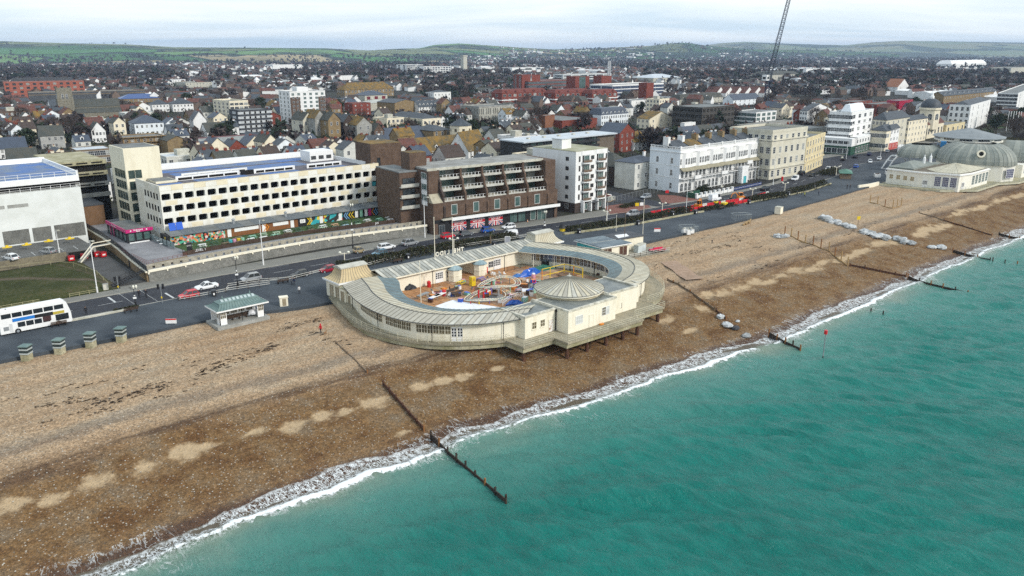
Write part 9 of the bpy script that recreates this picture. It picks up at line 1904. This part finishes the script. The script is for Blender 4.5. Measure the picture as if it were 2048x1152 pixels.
# ------------------------------------------------------------------ inside the lido court
def court():
 z=.37
 def P(px,py,zz=z):return at(px,py,zz)
 for px,py,m,nm in [(922,569,yelp,'yellow'),(962,562,purplep,'purple'),(970,571,M('grey_green_paint',(.2,.25,.18)),'grey green')]:picnic(*P(px,py),z,.25,m,f'{nm} picnic table in the lido court')
 for k,(px,py) in enumerate(((858,574),(972,545),(888,592))):x,y=P(px,py);simple('red_bin',('red bin by the western double door of the court','red bin beside the eastern ticket kiosk','red barrel among the stacked tables')[k],'bin',x,y,z,[('bin_body',redp,lambda b:b.lathe([(.38,0),(.42,1.1)],0,0,8,0)),('bin_lid',redp,lambda b:b.lathe([(.45,1.1),(.2,1.35)],0,0,8,0))])
 x,y=P(945,571);simple('yellow_locker','tall yellow locker box in the lido court','locker',x,y,z,[('locker_body',yelp,lambda b:b.box(-.5,.5,-.45,.45,0,1.9)),('door_panel',M('tan_label',(.5,.3,.05)),lambda b:b.box(-.3,.3,-.47,-.45,1.0,1.6))])
 x,y=P(1067,558);simple('pink_barrel','pink barrel near the blue sheeting in the court','barrel',x,y,z,[('barrel_body',paint('pink_paint',(.62,.30,.36)),lambda b:b.lathe([(.4,0),(.48,.5),(.4,1.1)],0,0,8,0)),('barrel_lid',whitep,lambda b:b.lathe([(.36,1.1),(.3,1.3)],0,0,8,0))])
 # toy car track: two looping lanes on coloured legs
 cx,cy=P(985,588);t=thing('toy_track','looping children\'s ride track with white rails and coloured legs','ride',(cx,cy,z));rr=random.Random(5);cols=[yelp,redp,purplep,paint('mint_paint',(.25,.5,.38)),orangep,tealp,M('grey_track',(.3,.3,.3))]
 for lo,(ox,oy,ra,rb,zz) in enumerate(((-2.4,-1.4,4.6,3.2,.5),(3.4,1.8,4.4,3.0,1.25))):
  n=40;f=lambda k,q:(cx+ox+(ra+q)*cos(2*pi*k / n),cy+oy+(rb+q)*sin(2*pi*k / n),z+zz+.35*sin(4*pi*k / n))
  for q in (-.55,0,.55):b=MB();b.path([f(k,q) for k in range(n+1)],.075,0,4);part(b,'rail',lido_cream if q else lconc,t)
  for k in range(0,n):b=MB();b.bar(f(k,-.65),f(k,.65),.06);part(b,'sleeper',cols[-1] if k % 4 else rr.choice(cols),t)
  for k in range(0,n,3):p=f(k,.3);b=MB();b.bar((p[0],p[1],z),p,.09);part(b,'leg',rr.choice(cols),t)
 for k in range(6):x,y=cx - 2.4+rr.uniform(-2,2),cy - 1.2+rr.uniform(-1.2,1.2);b=MB();b.box(x - .12,x+.12,y - .12,y+.12,z,z+1.6);part(b,'coloured_post',rr.choice(cols),t)
 b=MB();b.lathe([(3.6,.38),(3.6,.40)],cx - 2.4,cy - 1.4,20,0,1,.66);part(b,'track_mat',M('grey_mat',(.22,.21,.20),.9),t)
 for k,(px,py,w,d,h,m,lb) in enumerate([(1060,547,3.6,1.6,.9,paint('tarp_blue',(.01,.09,.42)),'crumpled bright blue sheeting heap in the court'),(1085,538,3.4,1.5,.8,paint('tarp_green',(.02,.12,.08)),'dark green sheeting heap behind the blue one'),(1035,553,1.5,1.0,.6,paint('tarp_blue2',(.03,.13,.36)),'small blue sheet over a bench in the court'),(1028,608,2.0,.8,.8,paint('tarp_blue',(.01,.1,.4)),'blue covered ride car by the rotunda'),(818,578,1.8,.8,1.1,M('black_sheet',(.025,.025,.028),.5),'black sheeted heap at the west end of the court'),(1064,583,.8,.5,.9,paint('tarp_navy',(.02,.05,.2)),'navy covered bundle left of the rotunda')]):
  x,y=P(px,py);b=MB();r2=random.Random(k+3);n=12
  V=[]
  for j,(rad,zz) in enumerate(((1,0),(.92,.35),(.6,.8),(.2,1.0))):
   for i in range(n):a=2*pi*i / n;q=rad*r2.uniform(.75,1.15);V.append((w*q*cos(a),d*q*sin(a),h*zz*r2.uniform(.6,1.2)))
  b.add(V,[(j*n+i,j*n+(i+1) % n,(j+1)*n+(i+1) % n,(j+1)*n+i) for j in range(3) for i in range(n)]+[tuple(range(3*n,4*n))]);t=thing('sheeting_heap',lb,'sheeting',(x,y,z),r2.uniform(-.3,.3));b.build('sheet',m,t);b=MB();b.bar((-w*.7,0,h*.4),(w*.7,.2,h*.75),.03);b.build('tie_rope',whitep,t)
 x,y=P(1096,531);simple('black_crate','black equipment crate at the east of the court','crate',x,y,z,[('crate_body',black,lambda b:b.box(-1.4,1.4,-.7,.7,0,1.3)),('crate_lid',M('grey_lid',(.2,.24,.27)),lambda b:b.box(-1.45,1.45,-.75,.75,1.3,1.4))])
 yt=thing('frame_ride','yellow and orange ride frame behind the rotunda','ride',(*P(1128,556),z));F=[P(px,py) for px,py in ((1084,560),(1100,556),(1128,549),(1147,553),(1165,558))]
 for j,(x,y) in enumerate(F):b=MB();b.bar((x,y,z),(x,y,z+2.4),.1,0,5);part(b,'upright',orangep if j % 3==0 else yelp,yt)
 for a,c in zip(F,F[1:]):
  for q in (.9,2.35):b=MB();b.bar((*a,z+q),(*c,z+q),.08);part(b,'top_rail',yelp,yt)
 b=MB();b.lathe([(2.0,z),(2.0,z+.35),(1.7,z+.4)],F[2][0],F[2][1] - 1,16,0);part(b,'ride_base',M('brown_ride',(.2,.12,.07),.8),yt)
 r3=random.Random(8);mts=[wmetal,gmetal,wood_d,redp,gmetal,wmetal,black]
 for k,(px,py) in enumerate(sorted(r3.choice([(r3.uniform(815,930),r3.uniform(575,602)),(r3.uniform(1040,1075),r3.uniform(560,590)),(r3.uniform(975,1010),r3.uniform(548,560))]) for _ in range(34))):
  x,y=P(px,py);m=r3.choice(mts);cn={wmetal:'white',gmetal:'grey',wood_d:'dark wooden',redp:'red',black:'black'}[m]
  simple('chair',f'{cn} stacking chair, {nth(k)} from the west among the stored chairs in the lido court','chair',x,y,z,[('seat',m,lambda b:b.box(-.22,.22,-.22,.22,.43,.47)),('backrest',m,lambda b:b.box(-.22,.22,.18,.22,.5,.88)),('leg',m,lambda b:[b.bar((sx*.2,sy*.2,0),(sx*.2,sy*.2,.43),.02) for sx in (-1,1) for sy in (-1,1)])],r3.uniform(0,6),f'{cn} stacking chairs in the lido court')
 cl=[('rust brown',rust),('orange',orangep),('grey',gmetal),('blue',bluep),('white',wmetal),('mint',paint('mint_paint',(.25,.5,.38))),('dark',wood_d),('pink',paint('pink_paint',(.6,.3,.36)))];from collections import Counter;cc=Counter()
 for px,py in sorted((r3.uniform(830,1075),r3.uniform(562,606)) for _ in range(46)):
  nm,m=r3.choice(cl);x,y=P(px,py);w_,d_,h_=r3.uniform(.25,.9),r3.uniform(.2,.5),r3.uniform(.2,.9);simple('crate',f'{nm} crate or box among the court clutter, {nth(cc[nm])} of its colour from the west','crate',x,y,z,[('crate_body',m,lambda b:b.box(-w_,w_,-d_,d_,0,h_)),('lid',r3.choice(cl)[1],lambda b:b.box(-w_*.9,w_*.9,-d_*.9,d_*.9,h_,h_+.06))],r3.uniform(0,3),'crates and boxes in the lido court');cc[nm]+=1
 for k,(px,py) in enumerate(((870,600),(880,596),(846,596),(905,586),(915,592))):x,y=P(px,py);simple('trestle',('long white folded counter in the court','white bench board behind the counter','grey trolley by the court flagpole','dark wooden table stack in the court','dark wooden table beside the stack')[k],'table',x,y,z,[('board',(wmetal,wmetal,gmetal,wood_d,wood_d)[k],lambda b:b.box(-1.6,1.6,-.4,.4,.7,.85)),('leg',gmetal,lambda b:[b.bar((sx,sy*.3,0),(sx,sy*.3,.7),.05) for sx in (-1.3,1.3) for sy in (-1,1)])],.3)
 for px,py,lb in [(866,575,'black twin headed lamp at the western doors of the court'),(1009,543,'black twin headed lamp at the eastern doors of the court')]:x,y=P(px,py);simple('court_lamp',lb,'street lamp',x,y,z,[('post',black,lambda b:b.bar((0,0,0),(0,0,3.6),.07,0,6)),('arm',black,lambda b:b.path([(-.6,0,3.7),(0,0,3.5),(.6,0,3.7)],.04)),('lamp_head',lido_cream,lambda b:[b.lathe([(.18,3.7),(.05,3.95)],s*.6,0,6,0) for s in (-1,1)])])
 fz=M('orange_mesh',(.5,.16,.07),.8);x,y=P(946,590);t=thing('orange_fence','orange mesh fence curling round the ride track','fence',(x,y,z));pts=[P(px,py) for px,py in ((944,592),(948,584),(965,580),(985,577))];b=MB()
 for a,c in zip(pts,pts[1:]):
  for q in (.2,.6,1.0):b.bar((*a,z+q),(*c,z+q),.04)
  b.bar((*a,z),(*a,z+1.1),.05)
 part(b,'mesh_run',fz,t)
 rl=thing('white_balustrade','white railing round the covered ride by the rotunda','railing',(*P(1030,600),z));railing('rail_run',[P(px,py) for px,py in ((1005,612),(1020,600),(1036,594),(1046,596),(1048,606))],z,rl,whitep,1.0,2,.5,.035)
 railing('court_rail',[P(1014,543),P(1030,540),P(1062,533)],z,None,black,1.0,3,1.5,.03);o=SC.objects['court_rail'];tag(o,'black railing along the raised north east corner of the court','railing')
court()
# ------------------------------------------------------------------ people
def person_mesh(pose,top,legs,hair):
 k=('pm',pose,top.name,legs.name)
 if k in MC:return MC[k]
 s={'walk':.32,'stand':.06}[pose]
 vs=[(0,0,.95),(0,0,1.15),(0,0,1.4),(0,.0,1.52),(0,.01,1.62),(0,.01,1.74),(-.1,0,.9),(-.11,s*.55,.5),(-.11,s*.35+.0,.08),(-.11,s*.35+.14,.04),(.1,0,.9),(.11,-s*.1,.5),(.11,-s*.95,.10),(.11,-s*.85+.1,.04),(-.2,0,1.38),(-.27,-s*.3,1.1),(-.26,-s*.1+.08,.86),(.2,0,1.38),(.27,s*.3,1.1),(.26,s*.5+.05,.88)]
 es=[(0,1),(1,2),(2,3),(3,4),(4,5),(0,6),(6,7),(7,8),(8,9),(0,10),(10,11),(11,12),(12,13),(2,14),(14,15),(15,16),(2,17),(17,18),(18,19)]
 R=[.15,.15,.17,.06,.10,.09,.1,.075,.055,.05,.1,.075,.055,.05,.075,.055,.045,.075,.055,.045]
 me=bpy.data.meshes.new('body');me.from_pydata(vs,es,[]);o=bpy.data.objects.new('body',me);COL.objects.link(o)
 md=o.modifiers.new('skin','SKIN');
 for v,r_ in zip(me.skin_vertices[0].data,R):v.radius=(r_,r_*.8 if r_>.1 else r_)
 me.skin_vertices[0].data[0].use_root=True
 sb=o.modifiers.new('sub','SUBSURF');sb.levels=1;sb.render_levels=1
 out=bpy.data.meshes.new_from_object(o.evaluated_get(bpy.context.evaluated_depsgraph_get()));bpy.data.objects.remove(o);out.materials.clear()
 skin=M('skin',(.42,.25,.18),.6);[out.materials.append(m) for m in (legs,top,skin,hair,black)]
 for p in out.polygons:z=p.center.z;h=abs(p.center.x)>.2 and z<.93;p.material_index=4 if z<.1 else 2 if h else 3 if z>1.68 or (z>1.56 and p.center.y<-.03) else 2 if z>1.5 else 1 if z>.86 else 0;p.use_smooth=True
 MC[k]=out;return out
jk={n:M('jacket_'+n,c,.8) for n,c in dict(red=(.55,.02,.03),black=(.02,.02,.024),navy=(.02,.03,.07),yellow=(.62,.62,.03),grey=(.15,.15,.16),white=(.6,.6,.6)).items()}
tr=M('dark_trousers',(.025,.026,.035),.9);hr=M('dark_hair',(.03,.02,.015),.8)
for px,py,z,pose,j,rz,lb in [(642,669,-.8,'walk','red',1.9,'person in a red hooded coat walking on the shingle left of the lido'),(279,596,-.11,'walk','black',2.8,'person in black crossing the road, left of the two'),(293,595,-.11,'walk','black',2.7,'person in black crossing the road, right of the two'),(173,630,0,'stand','black',0,'person in black waiting at the kerb beside the bus'),(584,570,0,'walk','grey',1.6,'person in grey walking by the promenade fence'),(589,571,0,'walk','navy',1.6,'person in navy walking by the promenade fence'),(599,588,0,'stand','white',0,'person in white standing on the promenade near the lido'),(988,452,0,'stand','black',0,'person in black standing before the third flag hoarding'),(1035,444,0,'walk','grey',.6,'person in grey with a pushchair at the food hall'),(1609,394,0,'walk','yellow',.6,'person in a high visibility yellow jacket on the promenade'),(1637,391,0,'walk','navy',.6,'lone person in navy on the promenade, right of the yellow jacket'),(1694,378,0,'walk','black',.6,'person in black near the pier ramp, left of the pair'),(1700,378,0,'walk','black',.6,'person in black near the pier ramp, right of the pair'),(1282,449,0,'stand','black',0,'person in black beside the litter bin east of the lido'),(1424,486,-.6,'stand','black',1,'person in black sitting low on the eastern beach'),(1216,397,0,'stand','yellow',0,'building worker in a yellow jacket on the site')]:
 x,y=at(px,py,z);zb=bz(x,y) if y<yP(x) else z;t=thing('person',lb,'person',(x,y,zb),rz);body=link('body',person_mesh(pose,jk[j],tr,hr),t)
 if j=='red':b=MB();b.lathe([(.11,1.5),(.14,1.62),(.12,1.76),(.03,1.82)],0,-.02,8,0);b.build('hood',jk['red'],body)
 if 'sitting' in lb:t.scale=(1,1,.62)
for px,py,lb in [(1014,0,''),]:pass
x,y=at(1055,444);simple('traffic_cone','orange and white cones with a red board on the pavement by the food hall','cone',x,y,0,[('cone_body',orangep,lambda b:b.lathe([(.2,0),(.04,.75)],0,0,8,0)),('cone_base',rubber,lambda b:b.box(-.25,.25,-.25,.25,0,.06)),('cone_band',whitep,lambda b:b.lathe([(.15,.3),(.115,.45)],0,0,8,0,cap=False))])
x,y=at(648,668,-.9);d=simple('dog','small brown dog trotting behind the person in red','dog',x - .3,y - 1.0,bz(x,y - 1),[('body',M('dog_fur',(.25,.13,.06),.9),lambda b:(b.lathe([(.06,-.35),(.13,-.25),(.15,0),(.12,.25),(.07,.34)],0,0,8,0),))],.5)
d.children[0].rotation_euler=(0,pi / 2,0);d.children[0].location=(0,0,.36)
fur=MC['dog_fur']
for nm,fn in [('leg',lambda b,s=s,q=q:b.bar((s*.25,q*.08,.32),(s*.27,q*.08,0),.04,0,5,.025)) for s in (-1,1) for q in (-1,1)]+[('head',lambda b:(b.bar((.3,0,.42),(.42,0,.58),.08,0,6,.09),b.bar((.42,0,.57),(.58,0,.53),.075,0,6,.04))),('tail',lambda b:b.bar((-.34,0,.42),(-.5,0,.62),.03,0,5,.012))]:b=MB();fn(b);b.build(nm,fur,d)
